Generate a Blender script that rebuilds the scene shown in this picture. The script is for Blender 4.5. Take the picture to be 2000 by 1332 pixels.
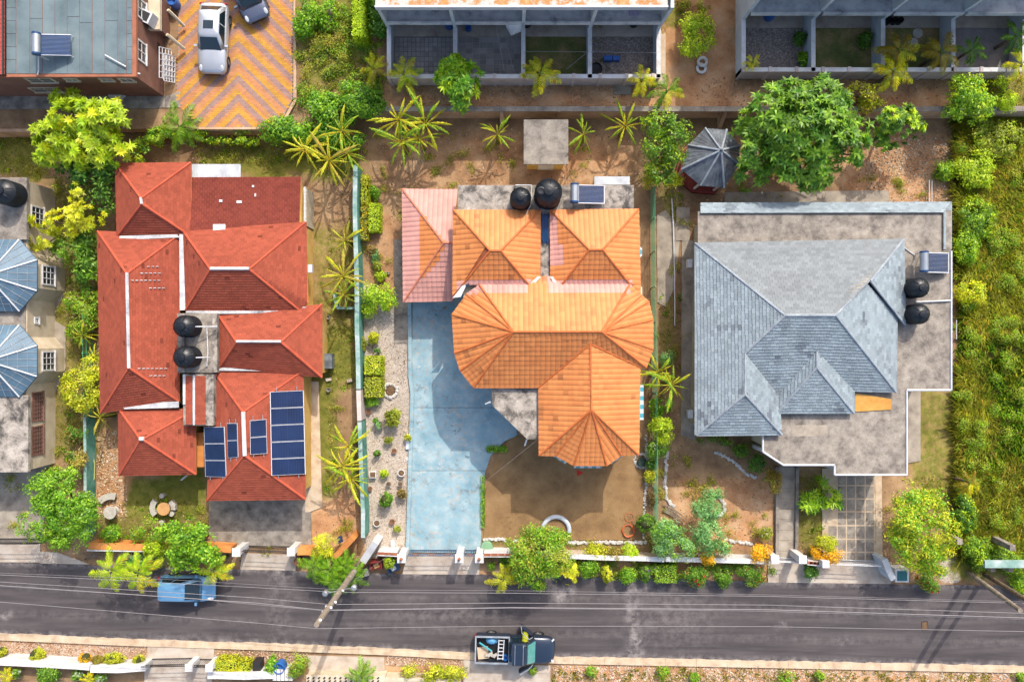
import bpy, math, random
import numpy as np
from mathutils import Vector, Matrix, noise as mnoise
for o in list(bpy.data.objects):
 bpy.data.objects.remove(o)
random.seed(11)
RNG = np.random.default_rng(11)
SC = bpy.context.scene
COL = SC.collection
CAM_H = 51.8            # drone height in metres
FPX = 1555.0            # focal length in photo pixels (28 mm equivalent)
cd = bpy.data.cameras.new('camera')
cd.sensor_width = 36.0
cd.lens = FPX / 2000.0 * 36.0
cd.clip_start = 1.0
cd.clip_end = 2000.0
cam = bpy.data.objects.new('camera', cd)
cam.location = (0, 0, CAM_H)
COL.objects.link(cam)
SC.camera = cam
SUN_X, SUN_Y = 0.36, 0.95          # horizontal run of a shadow per metre of height (towards -x, -y)
SUN_EL = math.atan(1.0 / math.hypot(SUN_X, SUN_Y))
SUN_AZ = math.atan2(SUN_X, SUN_Y)  # from +y towards +x
w = bpy.data.worlds.new('World')
SC.world = w
w.use_nodes = True
wn = w.node_tree.nodes
sky = wn.new('ShaderNodeTexSky')
sky.sky_type = 'NISHITA'
sky.sun_disc = False
sky.sun_elevation = SUN_EL
sky.sun_rotation = SUN_AZ
sky.air_density = 1.0
sky.dust_density = 4.0
sky.ozone_density = 0.6
wn['Background'].inputs['Strength'].default_value = 0.15
w.node_tree.links.new(sky.outputs['Color'], wn['Background'].inputs['Color'])
sl = bpy.data.lights.new('sun', 'SUN')
sl.energy = 2.0
sl.angle = math.radians(0.5)
sl.color = (1.0, 0.94, 0.84)
sun = bpy.data.objects.new('sun', sl)
COL.objects.link(sun)
sun.location = (20, 50, 80)
sun.rotation_euler = Vector((-SUN_X, -SUN_Y, -1)).to_track_quat('-Z', 'Y').to_euler()
vs = SC.view_settings
vs.view_transform = 'Standard'
vs.look = 'None'
vs.exposure = 1.27
vs.gamma = 1.0
vs.use_curve_mapping = False
SC.cycles.max_bounces = 5
SC.cycles.transparent_max_bounces = 6
ZT = 1.2                # level of the terrace with the row houses
def P(px, py, z=0.0):
 k = (CAM_H - z) / FPX
 return Vector(((px - 1000.0) * k, (666.0 - py) * k, z))
def PX(p):
 k = FPX / (CAM_H - p[2])
 return 1000 + p[0] * k, 666 - p[1] * k
def lin(r, g, b, k=0.54):
 f = lambda c: (c / 255.0 / 12.92 if c <= 10 else ((c / 255.0 + 0.055) / 1.055) ** 2.4)
 return (f(r) * k, f(g) * k, f(b) * k, 1.0)
class MB:
 def __init__(s):
  s.v, s.f, s.c, s.m = [], [], [], []
 def face(s, pts, col=None, mi=0):
  n = len(s.v)
  s.v.extend([tuple(p) for p in pts])
  s.f.append(tuple(range(n, n + len(pts))))
  s.c.append(col)
  s.m.append(mi)
 def hexa(s, q, col=None, mi=0):
  n = len(s.v)
  s.v.extend([tuple(p) for p in q])
  for f in ((3, 2, 1, 0), (4, 5, 6, 7), (0, 1, 5, 4), (1, 2, 6, 5), (2, 3, 7, 6), (3, 0, 4, 7)):
   s.f.append(tuple(n + i for i in f))
   s.c.append(col)
   s.m.append(mi)
 def box(s, x0, x1, y0, y1, z0, z1, col=None, mi=0):
  x0, x1 = min(x0, x1), max(x0, x1)
  y0, y1 = min(y0, y1), max(y0, y1)
  s.hexa([(x0, y0, z0), (x1, y0, z0), (x1, y1, z0), (x0, y1, z0),
    (x0, y0, z1), (x1, y0, z1), (x1, y1, z1), (x0, y1, z1)], col, mi)
 def obox(s, c, size, rz=0.0, col=None, mi=0, tilt=None):
  hx, hy, hz = size[0] / 2, size[1] / 2, size[2] / 2
  R = Matrix.Rotation(rz, 3, 'Z')
  if tilt is not None:
   R = R @ Matrix.Rotation(tilt[1], 3, tilt[0])
  q = [Vector(c) + R @ Vector(p) for p in
    ((-hx, -hy, -hz), (hx, -hy, -hz), (hx, hy, -hz), (-hx, hy, -hz),
    (-hx, -hy, hz), (hx, -hy, hz), (hx, hy, hz), (-hx, hy, hz))]
  s.hexa(q, col, mi)
 def prism(s, pts, z0, z1, col=None, mi=0):
  pts = [(p[0], p[1]) for p in pts]
  A = sum(pts[i][0] * pts[(i + 1) % len(pts)][1] - pts[(i + 1) % len(pts)][0] * pts[i][1] for i in range(len(pts)))
  if A < 0:
   pts = pts[::-1]
  s.face([(x, y, z1) for x, y in pts], col, mi)
  s.face([(x, y, z0) for x, y in pts[::-1]], col, mi)
  for i in range(len(pts)):
   a, b = pts[i], pts[(i + 1) % len(pts)]
   s.face([(a[0], a[1], z0), (b[0], b[1], z0), (b[0], b[1], z1), (a[0], a[1], z1)], col, mi)
 def tube(s, pts, r, seg=6, col=None, mi=0, caps=True):
  pts = [Vector(p) for p in pts]
  rs = r if isinstance(r, (list, tuple)) else [r] * len(pts)
  rings = []
  prev = None
  for i, p in enumerate(pts):
   d = (pts[min(i + 1, len(pts) - 1)] - pts[max(i - 1, 0)])
   if d.length < 1e-9:
    d = Vector((0, 0, 1))
   d.normalize()
   if prev is None:
    ref = Vector((0, 0, 1)) if abs(d.z) < 0.9 else Vector((1, 0, 0))
    a = d.cross(ref).normalized()
   else:
    a = (prev - d * prev.dot(d)).normalized()
   prev = a
   b = d.cross(a)
   n = len(s.v)
   for k in range(seg):
    t = 2 * math.pi * k / seg
    s.v.append(tuple(p + (a * math.cos(t) + b * math.sin(t)) * rs[i]))
   rings.append(n)
  for i in range(len(rings) - 1):
   for k in range(seg):
    k2 = (k + 1) % seg
    s.f.append((rings[i] + k, rings[i] + k2, rings[i + 1] + k2, rings[i + 1] + k))
    s.c.append(col)
    s.m.append(mi)
  if caps:
   s.f.append(tuple(rings[0] + k for k in range(seg - 1, -1, -1)))
   s.c.append(col); s.m.append(mi)
   s.f.append(tuple(rings[-1] + k for k in range(seg)))
   s.c.append(col); s.m.append(mi)
 def lathe(s, prof, c=(0, 0, 0), seg=20, col=None, mi=0, sx=1.0, sy=1.0):
  rings = []
  for r, z in prof:
   n = len(s.v)
   if r < 1e-5:
    s.v.append((c[0], c[1], c[2] + z))
    rings.append((n, 1))
   else:
    for k in range(seg):
     t = 2 * math.pi * k / seg
     s.v.append((c[0] + r * sx * math.cos(t), c[1] + r * sy * math.sin(t), c[2] + z))
    rings.append((n, seg))
  for (a, na), (b, nb) in zip(rings[:-1], rings[1:]):
   for k in range(seg):
    k2 = (k + 1) % seg
    if na == 1 and nb == 1:
     continue
    if na == 1:
     f = (a, b + k2, b + k)[::-1]
    elif nb == 1:
     f = (a + k, a + k2, b)
    else:
     f = (a + k, a + k2, b + k2, b + k)
    s.f.append(f)
    s.c.append(col); s.m.append(mi)
 def xform(s, M, start=0):
  for i in range(start, len(s.v)):
   s.v[i] = tuple(M @ Vector(s.v[i]))
 def mesh(s, name, mats, smooth=False):
  me = bpy.data.meshes.new(name)
  me.from_pydata(s.v, [], s.f)
  for m in (mats if isinstance(mats, (list, tuple)) else [mats]):
   me.materials.append(m)
  if any(s.m):
   me.polygons.foreach_set('material_index', s.m)
  if any(c is not None for c in s.c):
   at = me.color_attributes.new('Col', 'FLOAT_COLOR', 'CORNER')
   arr = []
   for f, c in zip(s.f, s.c):
    c = tuple(c)[:3] if c is not None else (1, 1, 1)
    arr.extend((c + (1.0,)) * len(f))
   at.data.foreach_set('color', arr)
  if smooth:
   me.polygons.foreach_set('use_smooth', [True] * len(s.f))
  me.update()
  return me
def tag(o, label=None, cat=None, group=None, kind=None):
 if label: o['label'] = label
 if cat: o['category'] = cat
 if group: o['group'] = group
 if kind: o['kind'] = kind
 return o
def link(name, me, parent=None, local=False):
 o = bpy.data.objects.new(name, me)
 COL.objects.link(o)
 if parent is not None:
  o.parent = parent
  if not local:
   o.matrix_parent_inverse = PINV[parent.name]
 PINV[o.name] = Matrix.Identity(4)      # parts are modelled in world coordinates
 return o
PINV = {}
def thing(name, label, cat, loc=(0, 0, 0), rz=0.0, group=None):
 o = bpy.data.objects.new(name, None)
 COL.objects.link(o)
 o.empty_display_size = 0.3
 o.location = loc
 o.rotation_euler = (0, 0, rz)
 PINV[o.name] = (Matrix.Translation(Vector(loc)) @ Matrix.Rotation(rz, 4, 'Z')).inverted()
 return tag(o, label, cat, group)
def obj(name, mb, mats, parent=None, smooth=False, local=False):
 return link(name, mb.mesh(name, mats, smooth), parent, local)
def solo(name, label, cat, mb, mats, group=None, smooth=False, origin=None):
 """a thing that is one mesh; its origin is moved to its base"""
 if origin is None:
  xs = np.array(mb.v)
  origin = Vector(((xs[:, 0].min() + xs[:, 0].max()) / 2, (xs[:, 1].min() + xs[:, 1].max()) / 2, xs[:, 2].min()))
 mb.xform(Matrix.Translation(-Vector(origin)))
 o = link(name, mb.mesh(name, mats, smooth))
 o.location = origin
 return tag(o, label, cat, group)
def struct(name, mb, mats, smooth=False):
 return tag(obj(name, mb, mats, None, smooth), kind='structure')
def np_quads(name, V, cols, mat, n=4):
 """V: (N*n,3) vertices of separate n-gons, cols: (N,3)"""
 N = len(V) // n
 me = bpy.data.meshes.new(name)
 me.vertices.add(N * n)
 me.vertices.foreach_set('co', np.ascontiguousarray(V, dtype=np.float32).ravel())
 me.loops.add(N * n)
 me.loops.foreach_set('vertex_index', np.arange(N * n, dtype=np.int32))
 me.polygons.add(N)
 me.polygons.foreach_set('loop_start', np.arange(0, N * n, n, dtype=np.int32))
 me.polygons.foreach_set('loop_total', np.full(N, n, dtype=np.int32))
 me.update(calc_edges=True)
 at = me.color_attributes.new('Col', 'FLOAT_COLOR', 'CORNER')
 c = np.ones((N * n, 4), dtype=np.float32)
 c[:, :3] = np.repeat(cols, n, axis=0)
 at.data.foreach_set('color', c.ravel())
 me.materials.append(mat)
 return me
def new_mat(name):
 m = bpy.data.materials.new(name)
 m.use_nodes = True
 nt = m.node_tree
 return m, nt, nt.nodes['Principled BSDF']
def N(nt, t, **kw):
 n = nt.nodes.new(t)
 for k, v in kw.items():
  setattr(n, k, v)
 return n
def noise_node(nt, scale, detail=4.0, rough=0.6, dist=0.0, vec=None):
 n = N(nt, 'ShaderNodeTexNoise')
 n.inputs['Scale'].default_value = scale
 n.inputs['Detail'].default_value = detail
 n.inputs['Roughness'].default_value = rough
 n.inputs['Distortion'].default_value = dist
 if vec is None:
  vec = N(nt, 'ShaderNodeNewGeometry').outputs['Position']
 nt.links.new(vec, n.inputs['Vector'])
 return n
def ramp(nt, src, stops):
 r = N(nt, 'ShaderNodeValToRGB')
 e = r.color_ramp.elements
 while len(e) > 1:
  e.remove(e[-1])
 e[0].position, e[0].color = stops[0]
 for p, c in stops[1:]:
  x = e.new(p)
  x.color = c
 nt.links.new(src, r.inputs['Fac'])
 return r.outputs['Color']
def mixc(nt, fac, a, b, mode='MIX'):
 m = N(nt, 'ShaderNodeMix', data_type='RGBA', blend_type=mode)
 sock_f, sock_a, sock_b = m.inputs[0], m.inputs[6], m.inputs[7]
 for s_, v in ((sock_f, fac), (sock_a, a), (sock_b, b)):
  if isinstance(v, (float, int)):
   s_.default_value = v
  elif isinstance(v, tuple):
   s_.default_value = v
  else:
   nt.links.new(v, s_)
 return m.outputs[2]
def bump(nt, bs, height, strength=0.3, dist=0.02):
 b = N(nt, 'ShaderNodeBump')
 b.inputs['Strength'].default_value = strength
 b.inputs['Distance'].default_value = dist
 nt.links.new(height, b.inputs['Height'])
 nt.links.new(b.outputs['Normal'], bs.inputs['Normal'])
def mat(name, stops, scale=2.0, detail=6.0, rough=0.85, bmp=0.25, bscale=25.0, spec=0.3, metal=0.0,
  fine=0.25, fscale=30.0, attr=False, rrough=0.62, dist=0.0):
 """procedural surface: blotchy noise over `stops`, plus a fine speckle, plus bump"""
 m, nt, bs = new_mat(name)
 if isinstance(stops, tuple):
  stops = [(0.3, tuple(x * 0.85 for x in stops[:3]) + (1,)), (0.7, stops)]
 n1 = noise_node(nt, scale, detail, rrough, dist)
 col = ramp(nt, n1.outputs['Fac'], stops)
 if fine > 0:
  n2 = noise_node(nt, fscale, 3.0, 0.7)
  g = ramp(nt, n2.outputs['Fac'], [(0.3, (1 - fine,) * 3 + (1,)), (0.7, (1 + fine * 0.6,) * 3 + (1,))])
  col = mixc(nt, 1.0, col, g, 'MULTIPLY')
 if attr:
  a = N(nt, 'ShaderNodeAttribute', attribute_name='Col')
  col = mixc(nt, 1.0, col, a.outputs['Color'], 'MULTIPLY')
 nt.links.new(col, bs.inputs['Base Color'])
 bs.inputs['Roughness'].default_value = rough
 bs.inputs['Specular IOR Level'].default_value = spec
 bs.inputs['Metallic'].default_value = metal
 if bmp > 0:
  n3 = noise_node(nt, bscale, 4.0, 0.7)
  bump(nt, bs, n3.outputs['Fac'], bmp)
 return m
def plain(name, c, rough=0.5, spec=0.5, metal=0.0, coat=0.0, var=0.12, scale=3.0):
 m, nt, bs = new_mat(name)
 n1 = noise_node(nt, scale, 4.0, 0.6)
 col = ramp(nt, n1.outputs['Fac'], [(0.3, tuple(x * (1 - var) for x in c[:3]) + (1,)), (0.7, tuple(min(1, x * (1 + var * .5)) for x in c[:3]) + (1,))])
 nt.links.new(col, bs.inputs['Base Color'])
 bs.inputs['Roughness'].default_value = rough
 bs.inputs['Specular IOR Level'].default_value = spec
 bs.inputs['Metallic'].default_value = metal
 bs.inputs['Coat Weight'].default_value = coat
 bs.inputs['Coat Roughness'].default_value = 0.05
 return m
def leaf_mat(name, trans=0.45, rough=0.45, spec=0.4):
 m, nt, bs = new_mat(name)
 a = N(nt, 'ShaderNodeAttribute', attribute_name='Col')
 n1 = noise_node(nt, 1.6, 3.0, 0.6)
 g = ramp(nt, n1.outputs['Fac'], [(0.3, (0.78, 0.85, 0.8, 1)), (0.7, (1.18, 1.12, 1.0, 1))])
 col = mixc(nt, 1.0, a.outputs['Color'], g, 'MULTIPLY')
 nt.links.new(col, bs.inputs['Base Color'])
 bs.inputs['Roughness'].default_value = rough
 bs.inputs['Specular IOR Level'].default_value = spec
 t = N(nt, 'ShaderNodeBsdfTranslucent')
 nt.links.new(mixc(nt, 1.0, col, (1.4, 1.3, 0.6, 1), 'MULTIPLY'), t.inputs['Color'])
 mx = N(nt, 'ShaderNodeMixShader')
 mx.inputs[0].default_value = trans
 nt.links.new(bs.outputs[0], mx.inputs[1])
 nt.links.new(t.outputs[0], mx.inputs[2])
 nt.links.new(mx.outputs[0], nt.nodes['Material Output'].inputs['Surface'])
 return m
W3 = (1, 1, 1, 1)
M = {}
M['asphalt'] = None
M['concrete'] = mat('concrete', [(0.25, lin(120, 110, 100)), (0.45, lin(172, 160, 145)), (0.62, lin(196, 184, 166)), (0.8, lin(214, 203, 186))], 1.1, 8, bmp=0.2, fine=0.2, fscale=22)
M['slab_roof'] = mat('weathered_concrete', [(0.26, lin(92, 87, 82)), (0.4, lin(136, 127, 118)), (0.52, lin(166, 156, 144)), (0.64, lin(186, 176, 162)), (0.8, lin(212, 202, 188))], 1.5, 11, bmp=0.3, fine=0.22, fscale=14, rrough=0.68)
M['slab_dark'] = mat('stained_concrete', [(0.3, lin(56, 54, 54)), (0.42, lin(112, 106, 100)), (0.52, lin(178, 168, 156)), (0.66, lin(212, 202, 190)), (0.8, lin(228, 220, 208))], 1.3, 9, bmp=0.3, fine=0.25, fscale=14, rrough=0.7, dist=0.4)
M['kerb'] = mat('kerb_concrete', [(0.3, lin(196, 168, 140)), (0.5, lin(226, 202, 172)), (0.7, lin(238, 220, 194))], 1.6, 8, bmp=0.2, fine=0.2)
M['apron'] = mat('apron_concrete', [(0.3, lin(178, 158, 140)), (0.5, lin(214, 198, 180)), (0.7, lin(230, 218, 202))], 1.0, 8, bmp=0.2, fine=0.2)
M['white'] = mat('white_paint', [(0.25, lin(205, 200, 196)), (0.5, lin(240, 238, 236)), (0.7, lin(250, 250, 250))], 1.5, 7, rough=0.7, bmp=0.08, fine=0.08)
M['white_dirty'] = mat('stained_white_paint', [(0.28, lin(120, 124, 128)), (0.4, lin(196, 198, 202)), (0.55, lin(236, 236, 236)), (0.75, lin(248, 246, 240))], 1.0, 8, rough=0.75, bmp=0.1, fine=0.15, rrough=0.7)
M['cream'] = mat('cream_wall', [(0.3, lin(210, 190, 160)), (0.6, lin(236, 220, 192)), (0.8, lin(244, 232, 208))], 1.1, 6, bmp=0.12, fine=0.1)
M['pinkwall'] = mat('pale_pink_wall', [(0.3, lin(206, 186, 176)), (0.6, lin(232, 218, 210)), (0.8, lin(242, 230, 222))], 0.9, 6, bmp=0.12, fine=0.1)
M['bluewall'] = mat('pale_blue_wall', [(0.3, lin(206, 216, 226)), (0.6, lin(230, 238, 244)), (0.8, lin(240, 246, 250))], 0.9, 6, bmp=0.1, fine=0.08)
M['yellowwall'] = mat('yellow_wall', [(0.3, lin(226, 176, 90)), (0.6, lin(250, 208, 120)), (0.8, lin(252, 220, 150))], 1.2, 5, bmp=0.1, fine=0.1)
M['orangewall'] = mat('orange_wall', [(0.3, lin(222, 132, 66)), (0.6, lin(246, 168, 92)), (0.8, lin(250, 190, 120))], 1.0, 6, bmp=0.12, fine=0.15)
M['brownwall'] = mat('brown_wall', [(0.3, lin(128, 90, 76)), (0.6, lin(150, 108, 92)), (0.8, lin(164, 122, 104))], 1.0, 6, bmp=0.12, fine=0.1)
M['tealwall'] = mat('teal_wall', [(0.3, lin(70, 134, 118)), (0.5, lin(104, 168, 150)), (0.75, lin(150, 190, 178))], 1.0, 7, bmp=0.12, fine=0.15)
M['retain'] = mat('retaining_wall', [(0.25, lin(172, 134, 106)), (0.5, lin(222, 186, 150)), (0.75, lin(238, 212, 184))], 0.8, 8, bmp=0.25, fine=0.2)
M['blue_paint'] = None
M['tile'] = mat('roof_tile', [(0.25, (0.72, 0.7, 0.7, 1)), (0.45, (.95, .94, .93, 1)), (0.6, W3), (0.8, (1.08, 1.07, 1.06, 1))], 0.9, 9, rough=0.62, bmp=0.1, fine=0.1, attr=True, spec=0.35)
M['shingle'] = mat('roof_shingle', [(0.25, (0.86, 0.85, 0.85, 1)), (0.5, W3), (0.8, (1.08, 1.07, 1.05, 1))], 0.5, 8, rough=0.92, bmp=0.25, bscale=60, fine=0.2, fscale=45, attr=True, spec=0.15)
M['metalroof'] = mat('blue_metal_roof', [(0.3, lin(76, 106, 128)), (0.6, lin(102, 134, 156)), (0.85, lin(128, 158, 176))], 0.8, 6, rough=0.55, bmp=0.05, fine=0.08, spec=0.4)
M['felt'] = mat('grey_roof_felt', [(0.3, lin(100, 118, 124)), (0.5, lin(122, 140, 146)), (0.75, lin(140, 156, 158))], 0.6, 8, rough=0.9, bmp=0.2, bscale=60, fine=0.15, fscale=40, attr=True)
M['corr'] = mat('corrugated_sheet', [(0.3, lin(170, 176, 182)), (0.6, lin(212, 216, 222))], 1.5, 6, rough=0.45, bmp=0.03, fine=0.06, spec=0.5)
M['rust'] = mat('rusty_weathered_roof', [(0.3, lin(190, 190, 190)), (0.45, lin(226, 220, 212)), (0.56, lin(206, 140, 70)), (0.7, lin(232, 190, 140)), (0.85, lin(240, 236, 230))], 1.4, 8, bmp=0.2, fine=0.25, rrough=0.7)
M['gazebo'] = mat('grey_corrugated_roof', [(0.3, lin(66, 72, 80)), (0.5, lin(112, 120, 128)), (0.7, lin(156, 164, 170))], 1.2, 8, rough=0.6, bmp=0.1, fine=0.18, rrough=0.7)
M['tank'] = plain('black_plastic', lin(24, 30, 38), 0.4, 0.35, var=0.3)
M['steel'] = plain('steel', lin(200, 206, 212), 0.35, 0.5, 0.7)
M['whitemetal'] = plain('white_metal', lin(232, 234, 238), 0.45, 0.5)
M['darkmetal'] = plain('dark_metal', lin(48, 46, 48), 0.55, 0.4)
M['solar'] = None
M['glass'] = plain('window_glass', lin(48, 56, 66), 0.12, 0.6, var=0.3)
M['tyre'] = plain('rubber', lin(36, 36, 38), 0.8, 0.3)
M['wood'] = mat('weathered_wood', [(0.3, lin(126, 112, 98)), (0.6, lin(172, 158, 142)), (0.8, lin(196, 184, 168))], 3.0, 6, bmp=0.3, fine=0.25)
M['bark'] = mat('bark', [(0.3, lin(92, 76, 58)), (0.7, lin(150, 130, 106))], 5.0, 6, bmp=0.5, fine=0.3)
M['stone'] = mat('white_stone', [(0.3, lin(196, 190, 182)), (0.6, lin(240, 236, 230))], 3.0, 6, bmp=0.4, fine=0.25, attr=True)
M['wire'] = plain('wire', lin(158, 153, 156), 0.5, 0.3)
M['black'] = plain('black_plastic_trim', lin(30, 30, 32), 0.5, 0.4)
M['leaf'] = leaf_mat('leaf')
M['leaf_thin'] = leaf_mat('thin_leaf', 0.5, 0.5, 0.3)
M['paintcol'] = mat('paint', [(0.3, (0.9, 0.9, 0.9, 1)), (0.7, W3)], 3.0, 4, rough=0.6, bmp=0.05, fine=0.06, attr=True)
M['clay'] = mat('clay_pot', [(0.3, lin(150, 86, 60)), (0.7, lin(196, 124, 90))], 4, 5, bmp=0.2, fine=0.2)
M['potsoil'] = mat('pot_soil', [(0.3, lin(90, 66, 46)), (0.7, lin(150, 118, 86))], 8, 5, bmp=0.5, fine=0.3)
M['benchstone'] = mat('bench_stone', [(0.3, lin(188, 180, 168)), (0.7, lin(222, 216, 204))], 4, 6, bmp=0.25, fine=0.2)
def solar_mat():
 m, nt, bs = new_mat('solar_cells')
 n1 = noise_node(nt, 0.8, 3, 0.5)
 col = ramp(nt, n1.outputs['Fac'], [(0.3, lin(18, 34, 70)), (0.7, lin(30, 52, 96))])
 nt.links.new(col, bs.inputs['Base Color'])
 bs.inputs['Roughness'].default_value = 0.14
 bs.inputs['Specular IOR Level'].default_value = 0.5
 return m
M['solar'] = solar_mat()
def asphalt_mat():
 m, nt, bs = new_mat('asphalt')
 geo = N(nt, 'ShaderNodeNewGeometry')
 mp = N(nt, 'ShaderNodeMapping')
 mp.inputs['Scale'].default_value = (0.12, 1.6, 1.0)
 mp.inputs['Rotation'].default_value = (0, 0, math.radians(1.6))
 nt.links.new(geo.outputs['Position'], mp.inputs['Vector'])
 n1 = noise_node(nt, 1.3, 6, 0.6, 0.2, mp.outputs['Vector'])
 c1 = ramp(nt, n1.outputs['Fac'], [(0.3, lin(76, 71, 73)), (0.5, lin(92, 86, 87)), (0.7, lin(108, 101, 101))])
 n2 = noise_node(nt, 0.5, 6, 0.65)
 g2 = ramp(nt, n2.outputs['Fac'], [(0.3, (0.92, 0.92, 0.93, 1)), (0.7, (1.08, 1.07, 1.06, 1))])
 c = mixc(nt, 1.0, c1, g2, 'MULTIPLY')
 n3 = noise_node(nt, 40, 3, 0.7)
 g3 = ramp(nt, n3.outputs['Fac'], [(0.3, (0.86,) * 3 + (1,)), (0.7, (1.12,) * 3 + (1,))])
 c = mixc(nt, 1.0, c, g3, 'MULTIPLY')
 a = N(nt, 'ShaderNodeAttribute', attribute_name='Col')
 n4 = noise_node(nt, 2.2, 8, 0.75)
 sep = N(nt, 'ShaderNodeSeparateColor')
 nt.links.new(a.outputs['Color'], sep.inputs[0])
 mu = N(nt, 'ShaderNodeMath', operation='MULTIPLY')
 nt.links.new(sep.outputs[0], mu.inputs[0])
 rr = ramp(nt, n4.outputs['Fac'], [(0.42, (0, 0, 0, 1)), (0.68, (1, 1, 1, 1))])
 nt.links.new(rr, mu.inputs[1])
 c = mixc(nt, mu.outputs[0], c, lin(206, 196, 192))
 nt.links.new(c, bs.inputs['Base Color'])
 bs.inputs['Roughness'].default_value = 0.9
 bs.inputs['Specular IOR Level'].default_value = 0.2
 bump(nt, bs, n3.outputs['Fac'], 0.25, 0.01)
 return m
M['asphalt'] = asphalt_mat()
def blue_drive_mat():
 m, nt, bs = new_mat('worn_blue_paint')
 n1 = noise_node(nt, 0.9, 6, 0.6)
 c = ramp(nt, n1.outputs['Fac'], [(0.3, lin(126, 168, 184)), (0.48, lin(152, 190, 203)), (0.68, lin(186, 210, 216))])
 n2 = noise_node(nt, 4.5, 9, 0.72, 0.1)
 worn = ramp(nt, n2.outputs['Fac'], [(0.5, (0, 0, 0, 1)), (0.58, (1, 1, 1, 1))])
 n3 = noise_node(nt, 0.35, 4, 0.6)
 where = ramp(nt, n3.outputs['Fac'], [(0.36, (0.2,) * 3 + (1,)), (0.6, (0.95,) * 3 + (1,))])
 f = mixc(nt, 1.0, worn, where, 'MULTIPLY')
 n5 = noise_node(nt, 0.8, 4, 0.6)
 wc = ramp(nt, n5.outputs['Fac'], [(0.36, lin(112, 118, 120)), (0.5, lin(190, 184, 172)), (0.64, lin(216, 214, 206))])
 c = mixc(nt, f, c, wc)
 n4 = noise_node(nt, 30, 3, 0.7)
 g = ramp(nt, n4.outputs['Fac'], [(0.3, (0.9,) * 3 + (1,)), (0.7, (1.06,) * 3 + (1,))])
 c = mixc(nt, 1.0, c, g, 'MULTIPLY')
 nt.links.new(c, bs.inputs['Base Color'])
 bs.inputs['Roughness'].default_value = 0.7
 bump(nt, bs, n4.outputs['Fac'], 0.12)
 return m
M['blue_paint'] = blue_drive_mat()
def ground_mat():
 """Col.r = grass, Col.g = orange or pale earth, Col.b = pale gravel; 1-Col.a unused"""
 m, nt, bs = new_mat('yard_earth')
 a = N(nt, 'ShaderNodeAttribute', attribute_name='Col')
 sep = N(nt, 'ShaderNodeSeparateColor')
 nt.links.new(a.outputs['Color'], sep.inputs[0])
 nA = noise_node(nt, 0.7, 9, 0.65)
 soil = ramp(nt, nA.outputs['Fac'], [(0.28, lin(126, 100, 76)), (0.45, lin(164, 132, 100)), (0.6, lin(190, 156, 118)), (0.78, lin(214, 184, 146))])
 orange = ramp(nt, nA.outputs['Fac'], [(0.3, lin(180, 128, 90)), (0.5, lin(214, 164, 120)), (0.72, lin(236, 200, 160))])
 nG = noise_node(nt, 1.4, 8, 0.7)
 grass = ramp(nt, nG.outputs['Fac'], [(0.3, lin(96, 102, 44)), (0.5, lin(134, 136, 60)), (0.7, lin(172, 156, 86))])
 nV = N(nt, 'ShaderNodeTexVoronoi')
 nV.inputs['Scale'].default_value = 20.0
 geo = N(nt, 'ShaderNodeNewGeometry')
 nt.links.new(geo.outputs['Position'], nV.inputs['Vector'])
 sepv = N(nt, 'ShaderNodeSeparateColor')
 nt.links.new(nV.outputs['Color'], sepv.inputs[0])
 gravel = ramp(nt, sepv.outputs[0], [(0.0, lin(178, 162, 146)), (0.35, lin(206, 192, 174)), (0.7, lin(224, 210, 194)), (1.0, lin(238, 226, 212))])
 nE = noise_node(nt, 2.6, 8, 0.72)
 cur = soil
 def layer(cur, w, c, soft=0.24):
  ad = N(nt, 'ShaderNodeMath', operation='ADD')
  nt.links.new(w, ad.inputs[0])
  nt.links.new(nE.outputs['Fac'], ad.inputs[1])
  f = ramp(nt, ad.outputs[0], [(max(0.0, 0.90 - soft), (0, 0, 0, 1)), (min(1.0, 0.90 + soft * 0.4), (1, 1, 1, 1))])
  return mixc(nt, f, cur, c)
 cur = layer(cur, sep.outputs[1], orange)
 cur = layer(cur, sep.outputs[2], gravel, 0.15)
 cur = layer(cur, sep.outputs[0], grass)
 nF = noise_node(nt, 24, 4, 0.75)
 g = ramp(nt, nF.outputs['Fac'], [(0.28, (0.7,) * 3 + (1,)), (0.5, W3), (0.74, (1.22,) * 3 + (1,))])
 cur = mixc(nt, 1.0, cur, g, 'MULTIPLY')
 nL = noise_node(nt, 0.22, 5, 0.6)
 g = ramp(nt, nL.outputs['Fac'], [(0.32, (0.82, 0.8, 0.8, 1)), (0.68, (1.1, 1.1, 1.1, 1))])
 cur = mixc(nt, 1.0, cur, g, 'MULTIPLY')
 nt.links.new(cur, bs.inputs['Base Color'])
 bs.inputs['Roughness'].default_value = 0.95
 bs.inputs['Specular IOR Level'].default_value = 0.1
 bump(nt, bs, nF.outputs['Fac'], 0.5, 0.03)
 return m
M['ground'] = ground_mat()
M['lawn'] = mat('dry_lawn', [(0.25, lin(136, 106, 76)), (0.5, lin(168, 134, 94)), (0.75, lin(190, 156, 112))], 0.8, 9, rough=0.95, bmp=0.5, bscale=30, fine=0.3, fscale=18, spec=0.1)
M['farground'] = mat('far_ground', [(0.3, lin(110, 92, 60)), (0.5, lin(136, 124, 70)), (0.7, lin(120, 134, 60))], 0.08, 8, rough=0.95, bmp=0.3, fine=0.3, fscale=2, spec=0.1)
def inside(px, py, poly):
 r = np.zeros(px.shape, bool)
 n = len(poly)
 for i in range(n):
  x1, y1 = poly[i]
  x2, y2 = poly[(i + 1) % n]
  c = ((y1 > py) != (y2 > py)) & (px < (x2 - x1) * (py - y1) / (y2 - y1 + 1e-9) + x1)
  r ^= c
 return r
def R4(x0, y0, x1, y1):
 return [(x0, y0), (x1, y0), (x1, y1), (x0, y1)]
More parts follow.
